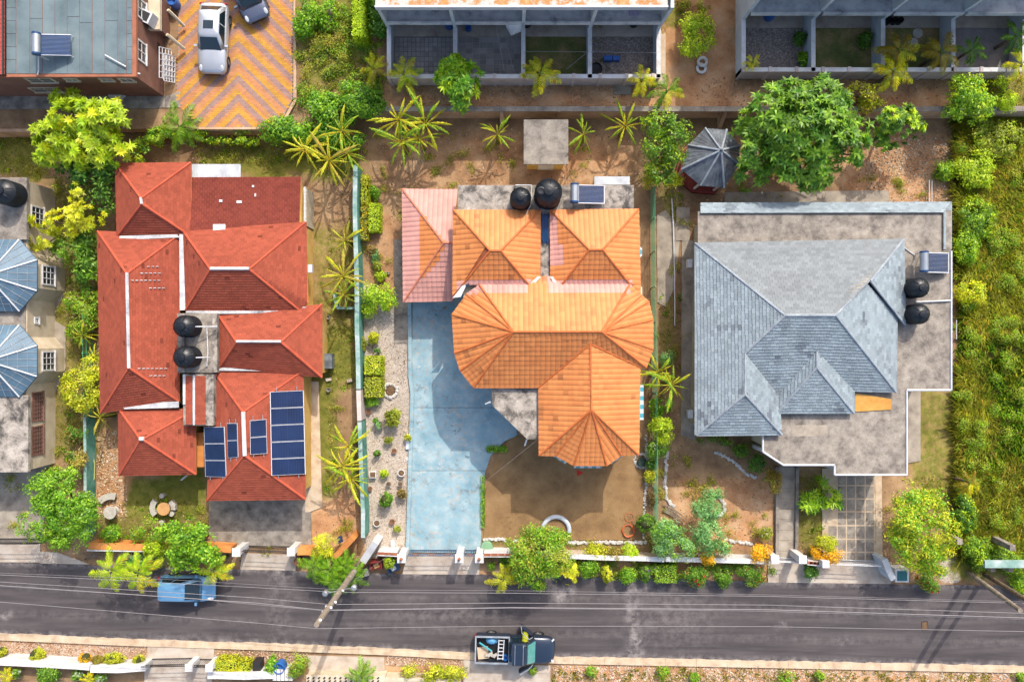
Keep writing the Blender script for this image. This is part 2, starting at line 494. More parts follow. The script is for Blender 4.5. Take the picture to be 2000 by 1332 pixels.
def blur(a, n):
 for _ in range(n):
  p = np.pad(a, 1, mode='edge')
  a = (p[:-2, 1:-1] + p[2:, 1:-1] + p[1:-1, :-2] + p[1:-1, 2:] + 2 * p[1:-1, 1:-1]) / 6
 return a
def ground_sheet(name, x0, y0, x1, y1, step, z, zones, clip=None, relief=0.0):
 """grid in photo pixels laid at height z; zones = (polygon, channel, weight, blur steps)"""
 xs = np.arange(x0, x1 + step, step)
 ys = np.arange(y0, y1 + step, step)
 gx, gy = np.meshgrid(xs, ys)
 ch = np.zeros(gx.shape + (3,))
 wx = np.array([[mnoise.noise((x * .018, y * .018, 2.2)) + .5 * mnoise.noise((x * .05, y * .05, 7.2)) for x in xs] for y in ys]) * 26
 wy = np.array([[mnoise.noise((x * .018, y * .018, 12.2)) + .5 * mnoise.noise((x * .05, y * .05, 17.2)) for x in xs] for y in ys]) * 26
 for poly, c, wgt, nb in zones:
  k_ = 0.15 if c == 2 else 1.0
  mk = blur(inside(gx + wx * k_, gy + wy * k_, poly).astype(float), nb if c == 2 else nb + 3) * wgt
  ch[..., c] = np.maximum(ch[..., c], mk)
 k = (CAM_H - z) / FPX
 V = np.stack([(gx - 1000) * k, (666 - gy) * k, np.full(gx.shape, z)], -1)
 if relief:
  for j in range(gx.shape[0]):
   for i in range(gx.shape[1]):
    p = V[j, i]
    V[j, i, 2] += relief * (mnoise.noise((p[0] * .5, p[1] * .5, 1.7)) + .5 * mnoise.noise((p[0] * 1.7, p[1] * 1.7, 4.7)))
 nr, nc = gx.shape
 idx = np.arange(nr * nc).reshape(nr, nc)
 F = np.stack([idx[1:, :-1], idx[1:, 1:], idx[:-1, 1:], idx[:-1, :-1]], -1).reshape(-1, 4)
 if clip is not None:
  cx = (gx[:-1, :-1] + step / 2).ravel()
  cy = (gy[:-1, :-1] + step / 2).ravel()
  F = F[inside(cx, cy, clip)]
 me = bpy.data.meshes.new(name)
 me.from_pydata(V.reshape(-1, 3).tolist(), [], F.tolist())
 at = me.color_attributes.new('Col', 'FLOAT_COLOR', 'POINT')
 cc = np.ones((nr * nc, 4), np.float32)
 cc[:, :3] = ch.reshape(-1, 3)
 at.data.foreach_set('color', cc.ravel())
 me.materials.append(M['ground'])
 o = link(name, me)
 return tag(o, kind='structure')
GR, OR, GV = 0, 1, 2
ZONES = [
 (R4(600, 440, 705, 760), GR, 0.42, 4), (R4(625, 640, 705, 760), GR, 0.62, 3), (R4(615, 690, 660, 960), GR, 0.62, 2),
 (R4(380, 280, 700, 350), GR, 0.6, 3), (R4(90, 350, 200, 900), GR, 0.42, 4), (R4(-80, 255, 90, 350), GR, 0.62, 3),
 (R4(245, 925, 400, 1010), GR, 0.75, 2), (R4(180, 1000, 410, 1070), GR, 0.42, 4), (R4(1775, 765, 1885, 1010), GR, 0.45, 4),
 (R4(1285, 560, 1330, 720), GR, 0.42, 3), (R4(1290, 360, 1335, 430), GR, 0.5, 3), (R4(1868, 120, 2120, 1130), GR, 0.75, 5),
 (R4(1560, 920, 1635, 1090), GR, 0.5, 3), (R4(1440, 850, 1500, 880), GR, 0.6, 3), (R4(930, 985, 1260, 1100), GR, 0.3, 3),
 (R4(604, 960, 705, 1070), OR, 0.62, 4), (R4(1300, 930, 1520, 1065), OR, 0.5, 4), (R4(1640, 260, 1850, 400), OR, 0.5, 4),
 (R4(740, 250, 1240, 400), OR, 0.3, 4), (R4(1000, 290, 1240, 345), OR, 0.5, 4), (R4(190, 830, 250, 1010), OR, 0.55, 3),
 (R4(1770, 770, 1880, 1000), OR, 0.42, 5), (R4(715, 400, 790, 600), OR, 0.4, 3), (R4(600, 440, 700, 640), OR, 0.42, 4),
 ([(706, 610), (806, 600), (806, 1085), (712, 1085)], GV, 0.9, 1), ([(700, 540), (770, 590), (770, 620), (700, 620)], GV, 0.5, 2),
 (R4(1080, 1330, 2120, 1440), GV, 0.3, 2), (R4(-80, 1250, 290, 1290), GV, 0.36, 2), (R4(-80, 1250, 290, 1290), OR, 0.6, 2),
 (R4(560, 1285, 930, 1330), OR, 0.55, 2), (R4(1080, 1290, 2120, 1440), OR, 0.8, 2), (R4(1650, 1305, 1990, 1320), GV, 0.42, 2),
 (R4(470, 1100, 480, 1110), GR, 0.3, 1), (R4(930, 1090, 1520, 1140), OR, 0.45, 2), (R4(1840, 1090, 1880, 1140), GV, 0.7, 1),
]
mb = MB()
mb.face([(-400, -400, -0.35), (400, -400, -0.35), (400, 400, -0.35), (-400, 400, -0.35)])
struct('ground', mb, M['farground'])
ground_sheet('yard_ground', -160, 190, 2160, 1500, 8, 0.0, ZONES, None, 0.035)
TERR = [(-200, -220), (2200, -220), (2200, 214), (700, 214), (575, 250), (-200, 254)]
TZ = [
 (R4(1160, -40, 1190, 140), GR, 0.5, 3), (R4(575, -60, 720, 210), GR, 0.5, 4), (R4(1290, 0, 1340, 60), GR, 0.6, 3),
 (R4(690, 40, 740, 200), OR, 0.55, 3), (R4(1290, -60, 1440, 210), OR, 0.6, 4), (R4(720, 190, 2120, 214), OR, 0.75, 2),
 (R4(1310, 130, 1400, 180), OR, 0.9, 3), (R4(700, 160, 2120, 200), OR, 0.28, 3), (R4(1860, 150, 2120, 214), GR, 0.7, 4),
 (R4(640, 30, 700, 130), OR, 0.5, 4),
]
ground_sheet('terrace_ground', -200, -220, 2200, 254, 8, ZT, TZ, TERR, 0.03)
mb = MB()
mb.prism([P(x, y, ZT) for x, y in [(-210, -230), (2210, -230), (2210, 211.5), (700, 211.5), (575, 247), (-210, 251)]], -0.3, ZT - 0.07)
struct('terrace_bank', mb, M['retain'])
def sheet(name, pts, z, m, thick=0.12, kindstruct=True):
 mb = MB()
 mb.prism([P(x, y, z) for x, y in pts], z - thick, z)
 o = obj(name, mb, m)
 if kindstruct:
  tag(o, kind='structure')
 return o
TOPE = [(-200, 1096), (0, 1098), (250, 1105), (500, 1113), (790, 1121), (935, 1121), (1300, 1131), (1500, 1136), (1750, 1141), (2000, 1143), (2200, 1144)]
BOTE = [(-200, 1232), (0, 1237), (250, 1248), (500, 1256), (750, 1266), (930, 1276), (1100, 1283), (1300, 1287), (1500, 1291), (1750, 1296), (2000, 1301), (2200, 1305)]
xs = np.arange(-200, 2201, 10)
te = np.interp(xs, *zip(*TOPE)) + [random.uniform(-.8, .8) for _ in xs]
be = np.interp(xs, *zip(*BOTE)) + [random.uniform(-1.2, 1.2) for _ in xs]
mbv, mbf, mbc = [], [], []
NR = 24
for i, x in enumerate(xs):
 for j in range(NR + 1):
  y = te[i] + (be[i] - te[i]) * j / NR
  mbv.append(tuple(P(x, y, 0.075 + 0.03 * math.sin(math.pi * j / NR))))
  d = 0.0
  for (cx, cy, rx, ry, wt) in ((1235, 1180, 14, 60, .75), (1238, 1235, 12, 50, .9), (1100, 1160, 22, 18, .9), (1310, 1200, 90, 60, .3), (1250, 1150, 60, 12, .5),
          (545, 1180, 25, 90, .28), (545, 1120, 25, 20, .5), (870, 1200, 140, 14, .28), (12, 1201, 12, 8, 1.0), (1250, 1252, 10, 8, 1.0),
          (1650, 1250, 20, 8, .5), (1528, 1221, 12, 8, .6), (1700, 1190, 200, 20, .2), (300, 1240, 400, 5, .2), (1240, 1275, 20, 12, .9), (960, 1255, 60, 30, .2)):
   e = ((x - cx) / rx) ** 2 + ((y - cy) / ry) ** 2
   d = max(d, wt * math.exp(-e))
  d = max(d, .62 * math.exp(-(j / 1.1) ** 2), .75 * math.exp(-((NR - j) / 1.0) ** 2), .16 * math.exp(-((j - 8 - 1.5 * math.sin(x * .004)) / 1.2) ** 2), .16 * math.exp(-((j - 17) / 1.3) ** 2))
  mbc.extend((d, d, d, 1.0))
for i in range(len(xs) - 1):
 for j in range(NR):
  a = i * (NR + 1) + j
  mbf.append((a + 1, a + NR + 2, a + NR + 1, a))
me = bpy.data.meshes.new('road')
me.from_pydata(mbv, [], mbf)
me.color_attributes.new('Col', 'FLOAT_COLOR', 'POINT').data.foreach_set('color', mbc)
me.materials.append(M['asphalt'])
tag(link('road', me), kind='structure')
mb = MB()
mb.obox(P(1806, 1222, 0.105), (0.42, 0.62, 0.02), 0.05)
mb.obox(P(1806, 1222, 0.108), (0.34, 0.52, 0.022), 0.05, mi=1)
solo('manhole_cover', 'small rectangular concrete manhole cover set in the asphalt', 'manhole', mb, [M['darkmetal'], M['potsoil']])
for i in range(0, len(xs) - 1, 6):
 j = min(i + 6, len(xs) - 1)
 mb = MB()
 w_ = 13.0
 top = [P(xs[k], be[k] - 1, 0.14) for k in range(i, j + 1)]
 bot = [P(xs[k], np.interp(xs[k], *zip(*BOTE)) + w_, 0.14) for k in range(i, j + 1)]
 g = 0.012
 top[0].x += g; bot[0].x += g
 for a in range(len(top) - 1):
  t0, t1, b0, b1 = top[a], top[a + 1], bot[a], bot[a + 1]
  mid0, mid1 = t0.lerp(b0, .45), t1.lerp(b1, .45)
  lo = Vector((0, 0, -0.045))
  mb.hexa([Vector((p.x, p.y, -0.05)) for p in (mid0, mid1, t1, t0)] + [mid0 + lo, mid1 + lo, t1 + lo, t0 + lo])
  mb.hexa([Vector((p.x, p.y, -0.05)) for p in (b0, b1, mid1, mid0)] + [b0, b1, mid1, mid0])
 tag(obj('kerb', mb, M['kerb']), kind='structure')
sheet('driveway_apron', [(-60, 1062), (78, 1062), (78, 1098), (-60, 1097)], 0.1, M['apron'])
sheet('driveway_apron', [(78, 1077), (110, 1078), (175, 1102), (78, 1100)], 0.09, M['apron'])
sheet('driveway_apron', [(474, 1080), (578, 1084), (578, 1114), (468, 1112)], 0.1, M['apron'])
sheet('driveway_apron', [(795, 1082), (938, 1082), (936, 1122), (786, 1121)], 0.1, M['apron'])
sheet('driveway_apron', [(1500, 1095), (1742, 1098), (1740, 1140), (1500, 1137)], 0.1, M['apron'])
sheet('driveway_apron', [(288, 1263), (418, 1267), (418, 1300), (288, 1298)], 0.1, M['apron'])
sheet('driveway_apron', [(282, 1301), (414, 1302), (414, 1360), (282, 1360)], 0.09, M['apron'])
sheet('driveway_apron', [(600, 1280), (750, 1284), (752, 1320), (604, 1318)], 0.1, M['apron'])
sheet('driveway_apron', [(905, 1288), (1075, 1300), (1075, 1340), (905, 1340)], 0.1, M['apron'])
sheet('driveway', [(806, 560), (975, 560), (1004, 795.6), (805, 795.6), (806, 768), (803, 735)], 0.08, M['blue_paint'])
sheet('driveway', [(805, 796.4), (1004, 796.4), (1010, 850), (985, 862), (958, 890), (949, 918.6), (801, 918.6)], 0.077, M['blue_paint'])
sheet('driveway', [(801, 919.4), (949, 919.4), (946, 930), (938, 1080), (795, 1078)], 0.081, M['blue_paint'])
for seg in ([(800, 592), (801, 735)], [(801, 735), (805, 768)], [(805, 768), (796, 1075)]):
 mb = MB()
 a, b = P(*seg[0], 0.22), P(*seg[1], 0.22)
 d = Vector((0.12, 0, 0))
 mb.hexa([Vector((p.x, p.y, -0.02)) for p in (a - d, b - d, b + d, a + d)] + [a - d, b - d, b + d, a + d])
 tag(obj('driveway_edging', mb, M['blue_paint']), kind='structure')
sheet('garden_lawn', [(1000, 852), (1255, 846), (1257, 1054), (944, 1056), (948, 960), (962, 905), (985, 872)], 0.06, M['lawn'])
sheet('driveway', [(408, 940), (606, 940), (608, 1066), (424, 1066), (408, 1040)], 0.08, M['slab_roof'])
sheet('house_path', [(596, 745), (622, 745), (628, 950), (630, 990), (604, 1000), (596, 1000)], 0.09, M['kerb'])
sheet('house_path', [(84, 380), (101, 380), (104, 490), (122, 505), (124, 575), (104, 625), (128, 640), (128, 720), (106, 770), (102, 905), (84, 920)], 0.09, M['concrete'])
sheet('house_path', [(1321, 405), (1347, 405), (1347, 470), (1320, 470)], 0.09, M['concrete'])
sheet('house_path', [(1332, 470), (1360, 470), (1358, 860), (1330, 850)], 0.07, M['concrete'])
sheet('house_path', [(1283, 420), (1300, 410), (1330, 450), (1328, 470), (1318, 560), (1300, 600), (1284, 590)], 0.05, M['concrete'])
sheet('house_path', [(1770, 760), (1798, 760), (1798, 900), (1770, 905)], 0.09, M['concrete'])
sheet('house_path', [(1415, 376), (1735, 372), (1738, 410), (1415, 410)], 0.05, M['concrete'])
sheet('front_yard', [(-80, 920), (60, 920), (88, 900), (84, 1060), (-80, 1062)], 0.08, M['concrete'])
sheet('house_path', [(770, 468), (792, 468), (803, 600), (803, 670), (769, 670)], 0.05, M['slab_roof'])
mb = MB()
for k in range(9):
 y0, y1 = 912 + k * 20.5, 931.8 + k * 20.5
 mb2 = MB()
 mb2.prism([P(1521, y0, 0.1), P(1556, y0, 0.1), P(1555, y1, 0.1), P(1519, y1, 0.1)], 0.0, 0.1 + random.uniform(-.006, .006))
 if k == 0:
  walk = MB()
  walk.prism([P(1520, 910, 0.07), P(1557, 910, 0.07), P(1556, 1098, 0.07), P(1518, 1098, 0.07)], -0.02, 0.07)
  walk_o = struct('garden_walk', walk, M['concrete'])
 obj('flagstone', mb2, M['concrete'], walk_o)
for x in (1519, 1558):
 mb = MB()
 a, b = P(x, 912, 0.3), P(x - (1 if x < 1540 else 2), 1092, 0.3)
 d = Vector((0.1, 0, 0))
 mb.hexa([Vector((p.x, p.y, 0)) for p in (b - d, b + d, a + d, a - d)] + [b - d, b + d, a + d, a - d])
 tag(obj('walk_edging', mb, M['slab_roof']), kind='structure')
pat = MB()
pat.prism([P(1606, 915, 0.07), P(1712, 915, 0.07), P(1722, 1100, 0.07), P(1606, 1100, 0.07)], -0.02, 0.07)
pat_o = struct('tiled_drive', pat, M['kerb'])
cx = [1617, 1635.5, 1653.5, 1671.5, 1690, 1708]
cy = [926, 948, 974, 999, 1026, 1052.5, 1078, 1098]
for i in range(5):
 for j in range(7):
  if i == 0 and j < 4:
   continue
  x0, x1, y0, y1 = cx[i] + 1.4, cx[i + 1] - 1.4, cy[j] + 1.4, cy[j + 1] - 1.4
  m2 = MB()
  z = 0.085 + random.uniform(-.004, .004)
  m2.prism([P(x0, y0, z), P(x1, y0, z), P(x1, y1, z), P(x0, y1, z)], 0.05, z)
  obj('slab', m2, M['slab_roof'], pat_o)
sheet('house_path', [(1709, 925), (1722, 925), (1724, 1098), (1711, 1098)], 0.09, M['kerb'])
mb = MB()
PAVE = [(350, -60), (572, -60), (571, 195), (543, 247), (388, 247), (346, 200)]
pz = ZT + 0.05
cY, cG, cP_ = lin(232, 172, 74), lin(188, 150, 140), lin(228, 158, 108)
p00, p11 = P(340, 252, pz), P(575, -62, pz)
ny = int((p11.y - p00.y) / 0.12)
nx = int((p11.x - p00.x) / 0.24)
pc = []
for j in range(ny):
 for i in range(nx):
  x = p00.x + (i + .5 * (j % 2)) * 0.24
  y = p00.y + j * 0.12
  pc.append((x, y))
pp = np.array([PX((x + .12, y + .06, pz)) for x, y in pc])
ok = inside(pp[:, 0], pp[:, 1], PAVE)
for (x, y), (qx, qy), k in zip(pc, pp, ok):
 if not k:
  continue
 t = ((qy - abs(qx - 465) - 65 + 350) % 35.2)
 c = cY if t < 11 else (cG if t < 24 else cP_)
 s_ = random.uniform(0.86, 1.1)
 c = tuple(v * s_ for v in c[:3])
 z = pz + random.uniform(-.003, .003)
 e = 0.006
 mb.face([(x + e, y + e, z), (x + .24 - e, y + e, z), (x + .24 - e, y + .12 - e, z), (x + e, y + .12 - e, z)], c)
M['paver'] = mat('block_paving', [(0.25, (0.82, 0.8, 0.8, 1)), (0.5, W3), (0.8, (1.12, 1.1, 1.06, 1))], 0.6, 8, rough=0.9, bmp=0.2, fine=0.18, fscale=25, attr=True, spec=0.15)
base = sheet('terrace_drive', PAVE, ZT + 0.035, M['concrete'])
tag(obj('paving_block', mb, M['paver'], base), kind='stuff')
sheet('yard_path', [(-60, 187), (330, 187), (352, 178), (352, 210), (300, 212), (-60, 214)], ZT + 0.05, M['slab_roof'])
sheet('yard_path', [(1284, 66), (1300, 66), (1300, 165), (1284, 165)], ZT + 0.05, M['kerb'])
sheet('yard_path', [(1199, 160), (1233, 160), (1233, 185), (1199, 185)], ZT + 0.06, M['concrete'])
def newell(pts):
 n = Vector((0, 0, 0))
 for i in range(len(pts)):
  a, b = pts[i], pts[(i + 1) % len(pts)]
  n.x += (a.y - b.y) * (a.z + b.z)
  n.y += (a.z - b.z) * (a.x + b.x)
  n.z += (a.x - b.x) * (a.y + b.y)
 return n.normalized()
def clip_poly(sub, poly):
 out = sub
 n = len(poly)
 for i in range(n):
  ax, ay = poly[i]
  bx, by = poly[(i + 1) % n]
  inp, out = out, []
  if not inp:
   return []
  for k in range(len(inp)):
   p, q = inp[k], inp[(k + 1) % len(inp)]
   sp = (bx - ax) * (p[1] - ay) - (by - ay) * (p[0] - ax)
   sq = (bx - ax) * (q[1] - ay) - (by - ay) * (q[0] - ax)
   if sp >= 0:
    out.append(p)
    if sq < 0:
     t = sp / (sp - sq)
     out.append((p[0] + (q[0] - p[0]) * t, p[1] + (q[1] - p[1]) * t))
   elif sq >= 0:
    t = sp / (sp - sq)
    out.append((p[0] + (q[0] - p[0]) * t, p[1] + (q[1] - p[1]) * t))
 return out
def cover(mb, poly, tw, th, lift, colfn, arch=0.0, nseg=1, stagger=0.5, full=None, base=0.025, jit=0.0):
 """lay tiles or shingles of tw x th over a roof plane, lapped in courses"""
 pts = list(poly)
 n = newell(pts)
 if n.z < 0:
  pts.reverse()
  n = -n
 a = Vector((0, 0, 1)).cross(n)
 if a.length < 1e-4:
  a = Vector((1, 0, 0))
 a.normalize()
 b = n.cross(a)
 if b.z < 0:
  a, b = -a, -b
 c0 = sum(pts, Vector()) / len(pts)
 uv = [((p - c0).dot(a), (p - c0).dot(b)) for p in pts]
 fan = [(pts[0], pts[i], pts[i + 1]) for i in range(1, len(pts) - 1)]
 dev = max(abs((p - c0).dot(n)) for p in pts)
 def fix(p):
  if dev < 0.01:
   return 0.0
  best, bd = 0.0, 1e9
  for A, B, C in fan:
   den = (B.y - C.y) * (A.x - C.x) + (C.x - B.x) * (A.y - C.y)
   if abs(den) < 1e-9:
    continue
   l1 = ((B.y - C.y) * (p.x - C.x) + (C.x - B.x) * (p.y - C.y)) / den
   l2 = ((C.y - A.y) * (p.x - C.x) + (A.x - C.x) * (p.y - C.y)) / den
   l3 = 1 - l1 - l2
   out = max(0, -l1) + max(0, -l2) + max(0, -l3)
   if out < bd:
    bd, best = out, l1 * A.z + l2 * B.z + l3 * C.z - p.z
  return best
 u0 = min(u for u, v in uv); u1 = max(u for u, v in uv)
 v0 = min(v for u, v in uv); v1 = max(v for u, v in uv)
 rows = int(math.ceil((v1 - v0) / th))
 for r in range(rows):
  va = v0 + r * th
  k0 = -1
  for k in range(k0, int((u1 - u0) / tw) + 2):
   ua = u0 + (k + stagger * (r % 2)) * tw
   rect = [(ua, va), (ua + tw, va), (ua + tw, va + th), (ua, va + th)]
   if ua > u1 or ua + tw < u0:
    continue
   g = 0.012 * tw
   cpoly = clip_poly([(ua + g, va), (ua + tw - g, va), (ua + tw - g, va + th), (ua + g, va + th)], uv)
   if len(cpoly) < 3:
    continue
   cen = c0 + a * (ua + tw / 2) + b * (va + th / 2)
   col = colfn(cen)
   if full is not None:
    ar = abs(sum(cpoly[i][0] * cpoly[(i + 1) % len(cpoly)][1] - cpoly[(i + 1) % len(cpoly)][0] * cpoly[i][1] for i in range(len(cpoly)))) / 2
    if ar > 0.97 * tw * th * (1 - 0.024):
     loc = c0 + a * ua + b * va
     loc.z += fix(cen)
     Mx = Matrix((a, b, n)).transposed().to_4x4()
     Mx.translation = loc
     full.append((Mx, col, cen))
     continue
   dj = random.uniform(0, jit)
   for s in range(nseg):
    ul, ur = ua + g + (tw - 2 * g) * s / nseg, ua + g + (tw - 2 * g) * (s + 1) / nseg
    cp = clip_poly([(ul, va - dj), (ur, va - dj), (ur, va + th), (ul, va + th)], uv) if nseg > 1 or dj else cpoly
    if len(cp) < 3:
     continue
    w3 = []
    low = []
    for (u, v) in cp:
     fu = (u - ua) / tw
     h = base + lift * (1 - (v - va) / th) + arch * math.sin(math.pi * min(1, max(0, fu)))
     q = c0 + a * u + b * v
     q.z += fix(q)
     w3.append(q + n * h)
     if v < va - dj + 1e-5 + dj * .5:
      low.append((u, q + n * h, q))
    mb.face(w3, col)
    if len(low) >= 2:
     low.sort(key=lambda t: t[0])
     mb.face([low[0][2], low[-1][2], low[-1][1], low[0][1]], col)
def deck(mb, poly, thick=0.14):
 pts = list(poly)
 if newell(pts).z < 0:
  pts.reverse()
 d = Vector((0, 0, -thick))
 mb.face(pts)
 mb.face([p + d for p in reversed(pts)])
 for i in range(len(pts)):
  p, q = pts[i], pts[(i + 1) % len(pts)]
  mb.face([p + d, q + d, q, p])
def polys(faces):
 return [[P(*v) for v in f] for f in faces]
def cap(name, parent, a, b, r, m, seg=6, lift=0.03):
 mb = MB()
 up = Vector((0, 0, lift))
 mb.tube([P(*a) + up, P(*b) + up], r, seg)
 return obj(name, mb, m, parent)
def shade(c, lo=0.86, hi=1.1):
 s = random.uniform(lo, hi)
 return (c[0] * s, c[1] * s, c[2] * s)
def walls(mb, pts, z0, ztop, inset=0.0):
 mb.prism(pts, z0, ztop)
def win(parent, c, u, w_, h_, fm, nx=2, ny=3, depth=0.06, out=None):
 """window in a wall: c centre on the wall face, u horizontal unit along the wall, out = outward normal"""
 u = Vector(u).normalized()
 up = Vector((0, 0, 1))
 out = Vector(out).normalized()
 c = Vector(c)
 def bar(mb, uc, vc, uw, vh, d0, d1):
  q = []
  for d in (d0, d1):
   for su, sv in ((-1, -1), (1, -1), (1, 1), (-1, 1)):
    q.append(c + u * (uc + su * uw / 2) + up * (vc + sv * vh / 2) + out * d)
  mb.hexa(q)
 mb = MB()
 t = 0.09
 bar(mb, 0, h_ / 2, w_ + t, t, 0.0, depth)
 bar(mb, 0, -h_ / 2, w_ + t * 2, t, 0.0, depth + 0.05)
 bar(mb, -w_ / 2, 0, t, h_ - t, 0.0, depth)
 bar(mb, w_ / 2, 0, t, h_ - t, 0.0, depth)
 for i in range(1, nx):
  bar(mb, -w_ / 2 + w_ * i / nx, 0, 0.045, h_ - t, 0.0, depth * .8)
 for i in range(1, ny):
  bar(mb, 0, -h_ / 2 + h_ * i / ny, w_ - t, 0.04, 0.0, depth * .7)
 o = obj('window', mb, fm, parent)
 mb = MB()
 bar(mb, 0, 0, w_ - t + .01, h_ - t + .01, 0.0, 0.015)
 obj('pane', mb, M['glass'], o)
 return o
def water_tank(label, px, py, zb, r=0.62, h=1.5, group='black rooftop water tanks'):
 """px, py: where the middle of the top shows"""
 c = P(px, py, zb + h)
 t = thing('water_tank', label, 'water tank', (c.x, c.y, zb), 0, group)
 mb = MB()
 prof = [(0, 0), (r * .97, 0), (r, 0.04)]
 nrib = 9
 hb = h * .74
 for i in range(nrib):
  z = 0.04 + (hb - 0.04) * i / nrib
  dz = (hb - 0.04) / nrib
  prof += [(r, z + dz * .25), (r * .955, z + dz * .45), (r * .955, z + dz * .75), (r, z + dz * .95)]
 prof += [(r * .99, hb), (r * .9, hb + (h - hb) * .35), (r * .62, hb + (h - hb) * .72), (r * .42, h * .97), (r * .3, h * .985), (0, h * .985)]
 mb.lathe(prof, (c.x, c.y, zb), 28)
 obj('barrel', mb, M['tank'], t, smooth=True)
 mb = MB()
 mb.lathe([(r * .34, h * .96), (r * .36, h * 1.0), (r * .34, h * 1.035), (0, h * 1.05)], (c.x, c.y, zb), 18)
 obj('lid', mb, M['tank'], t, smooth=False)
 for k in range(6):
  an = k * math.pi / 3 + .3
  m2 = MB()
  d = Vector((math.cos(an), math.sin(an), 0))
  b0 = Vector((c.x, c.y, zb))
  m2.tube([b0 + d * r * .4 + Vector((0, 0, h * .955)), b0 + d * r * .64 + Vector((0, 0, hb + (h - hb) * .72)), b0 + d * r * .92 + Vector((0, 0, hb + (h - hb) * .33))], 0.035, 5)
  obj('dome_rib', m2, M['tank'], t)
 return t
def pipe(name, label, pts, r, m, cat='pipe', group=None):
 mb = MB()
 mb.tube([P(*p) for p in pts], r, 6)
 return solo(name, label, cat, mb, m, group)
# ================================================================== red shingle house
HR = thing('red_house', 'large house with many red shingle hip roofs, white flashings and rooftop tanks', 'house', P(420, 660, 0))
mb = MB()
for (x0, y0, x1, y1, z) in ((238, 335, 366, 450, 2.7), (366, 362, 588, 450, 2.4), (364, 440, 590, 598, 2.75), (204, 465, 344, 790, 2.6),
       (244, 800, 374, 915, 2.45), (432, 606, 620, 730, 2.7), (418, 735, 588, 962, 2.6)):
 a, b = P(x0, y0, z), P(x1, y1, z)
 mb.box(a.x, b.x, b.y, a.y, 0.0, z - .05)
obj('wall', mb, M['yellowwall'], HR)
a, b = P(590, 350, 2.4), P(604, 450, 2.4)
RED1, RED2 = lin(186, 96, 72), lin(170, 86, 68)
R_FACES = [
 [(226, 320, 2.8), (373, 318, 2.8), (276, 388, 4.2)],
 [(373, 318, 2.8), (373, 462, 2.8), (277, 398, 4.2), (276, 388, 4.2)],
 [(373, 462, 2.8), (229, 462, 2.8), (277, 398, 4.2)],
 [(229, 462, 2.8), (226, 320, 2.8), (276, 388, 4.2), (277, 398, 4.2)],
 [(358, 452, 2.9), (597, 434, 2.9), (487, 526, 4.45), (411, 526, 4.45)],
 [(597, 434, 2.9), (602, 592, 2.9), (585, 606, 2.9), (487, 526, 4.45)],
 [(585, 606, 2.9), (363, 606, 2.9), (411, 526, 4.45), (487, 526, 4.45)],
 [(363, 606, 2.9), (358, 452, 2.9), (411, 526, 4.45)],
 [(191, 452, 2.7), (352, 458, 2.7), (248, 535, 4.25)],
 [(352, 458, 2.7), (350, 784, 2.7), (252, 718, 4.25), (248, 535, 4.25)],
 [(350, 784, 2.7), (197, 806, 2.7), (252, 718, 4.25)],
 [(197, 806, 2.7), (191, 452, 2.7), (248, 535, 4.25), (252, 718, 4.25)],
 [(232, 798, 2.5), (382, 800, 2.5), (279, 858, 3.85), (275, 858, 3.85)],
 [(382, 800, 2.5), (383, 926, 2.5), (279, 858, 3.85)],
 [(383, 926, 2.5), (233, 928, 2.5), (275, 858, 3.85), (279, 858, 3.85)],
 [(233, 928, 2.5), (232, 798, 2.5), (275, 858, 3.85)],
 [(428, 617, 2.8), (629, 594, 2.8), (549, 668, 4.1), (462, 668, 4.1)],
 [(629, 594, 2.8), (629, 737, 2.8), (549, 668, 4.1)],
 [(629, 737, 2.8), (428, 719, 2.8), (462, 668, 4.1), (549, 668, 4.1)],
 [(428, 719, 2.8), (428, 617, 2.8), (462, 668, 4.1)],
 [(418, 726, 2.7), (592, 724, 2.7), (475, 805, 4.15)],
 [(592, 724, 2.7), (597, 975, 2.7), (478, 889, 4.15), (475, 805, 4.15)],
 [(597, 975, 2.7), (404, 977, 2.7), (478, 889, 4.15)],
 [(404, 977, 2.7), (418, 726, 2.7), (475, 805, 4.15), (478, 889, 4.15)],
]
R_SHED = [[(372, 347, 2.45), (588, 346, 2.45), (584, 444, 2.92), (372, 452, 2.92)]]
mb = MB()
for f in polys(R_FACES + R_SHED):
 deck(mb, f)
roof = obj('roof', mb, M['orangewall'], HR)
mb = MB()
def redcol(c):
 px, py = PX(c)
 k = 0.5 + 0.5 * mnoise.noise((c.x * .25, c.y * .25, 2.5))
 s = random.uniform(0.84, 1.1)
 if random.random() < .012:
  s *= .55
 return tuple((RED1[i] * k + RED2[i] * (1 - k)) * s for i in range(3))
def shedcol(c):
 s = random.uniform(0.8, 1.05) * (0.84 + .16 * mnoise.noise((c.x * .5, c.y * .3, 9.0)))
 return (RED2[0] * s * .9, RED2[1] * s * .85, RED2[2] * s * .95)
for f in polys(R_FACES):
 cover(mb, f, 0.3, 0.17, 0.03, redcol, jit=0.015)
for f in polys(R_SHED):
 cover(mb, f, 0.3, 0.17, 0.026, shedcol, jit=0.015)
tag(obj('shingle', mb, M['shingle'], roof), kind='stuff')
mbh = MB()
M['redcap'] = mat('red_hip_cap', [(0.3, lin(200, 88, 60)), (0.7, lin(226, 110, 78))], 2, 5, rough=.9, bmp=.2, fine=.15)
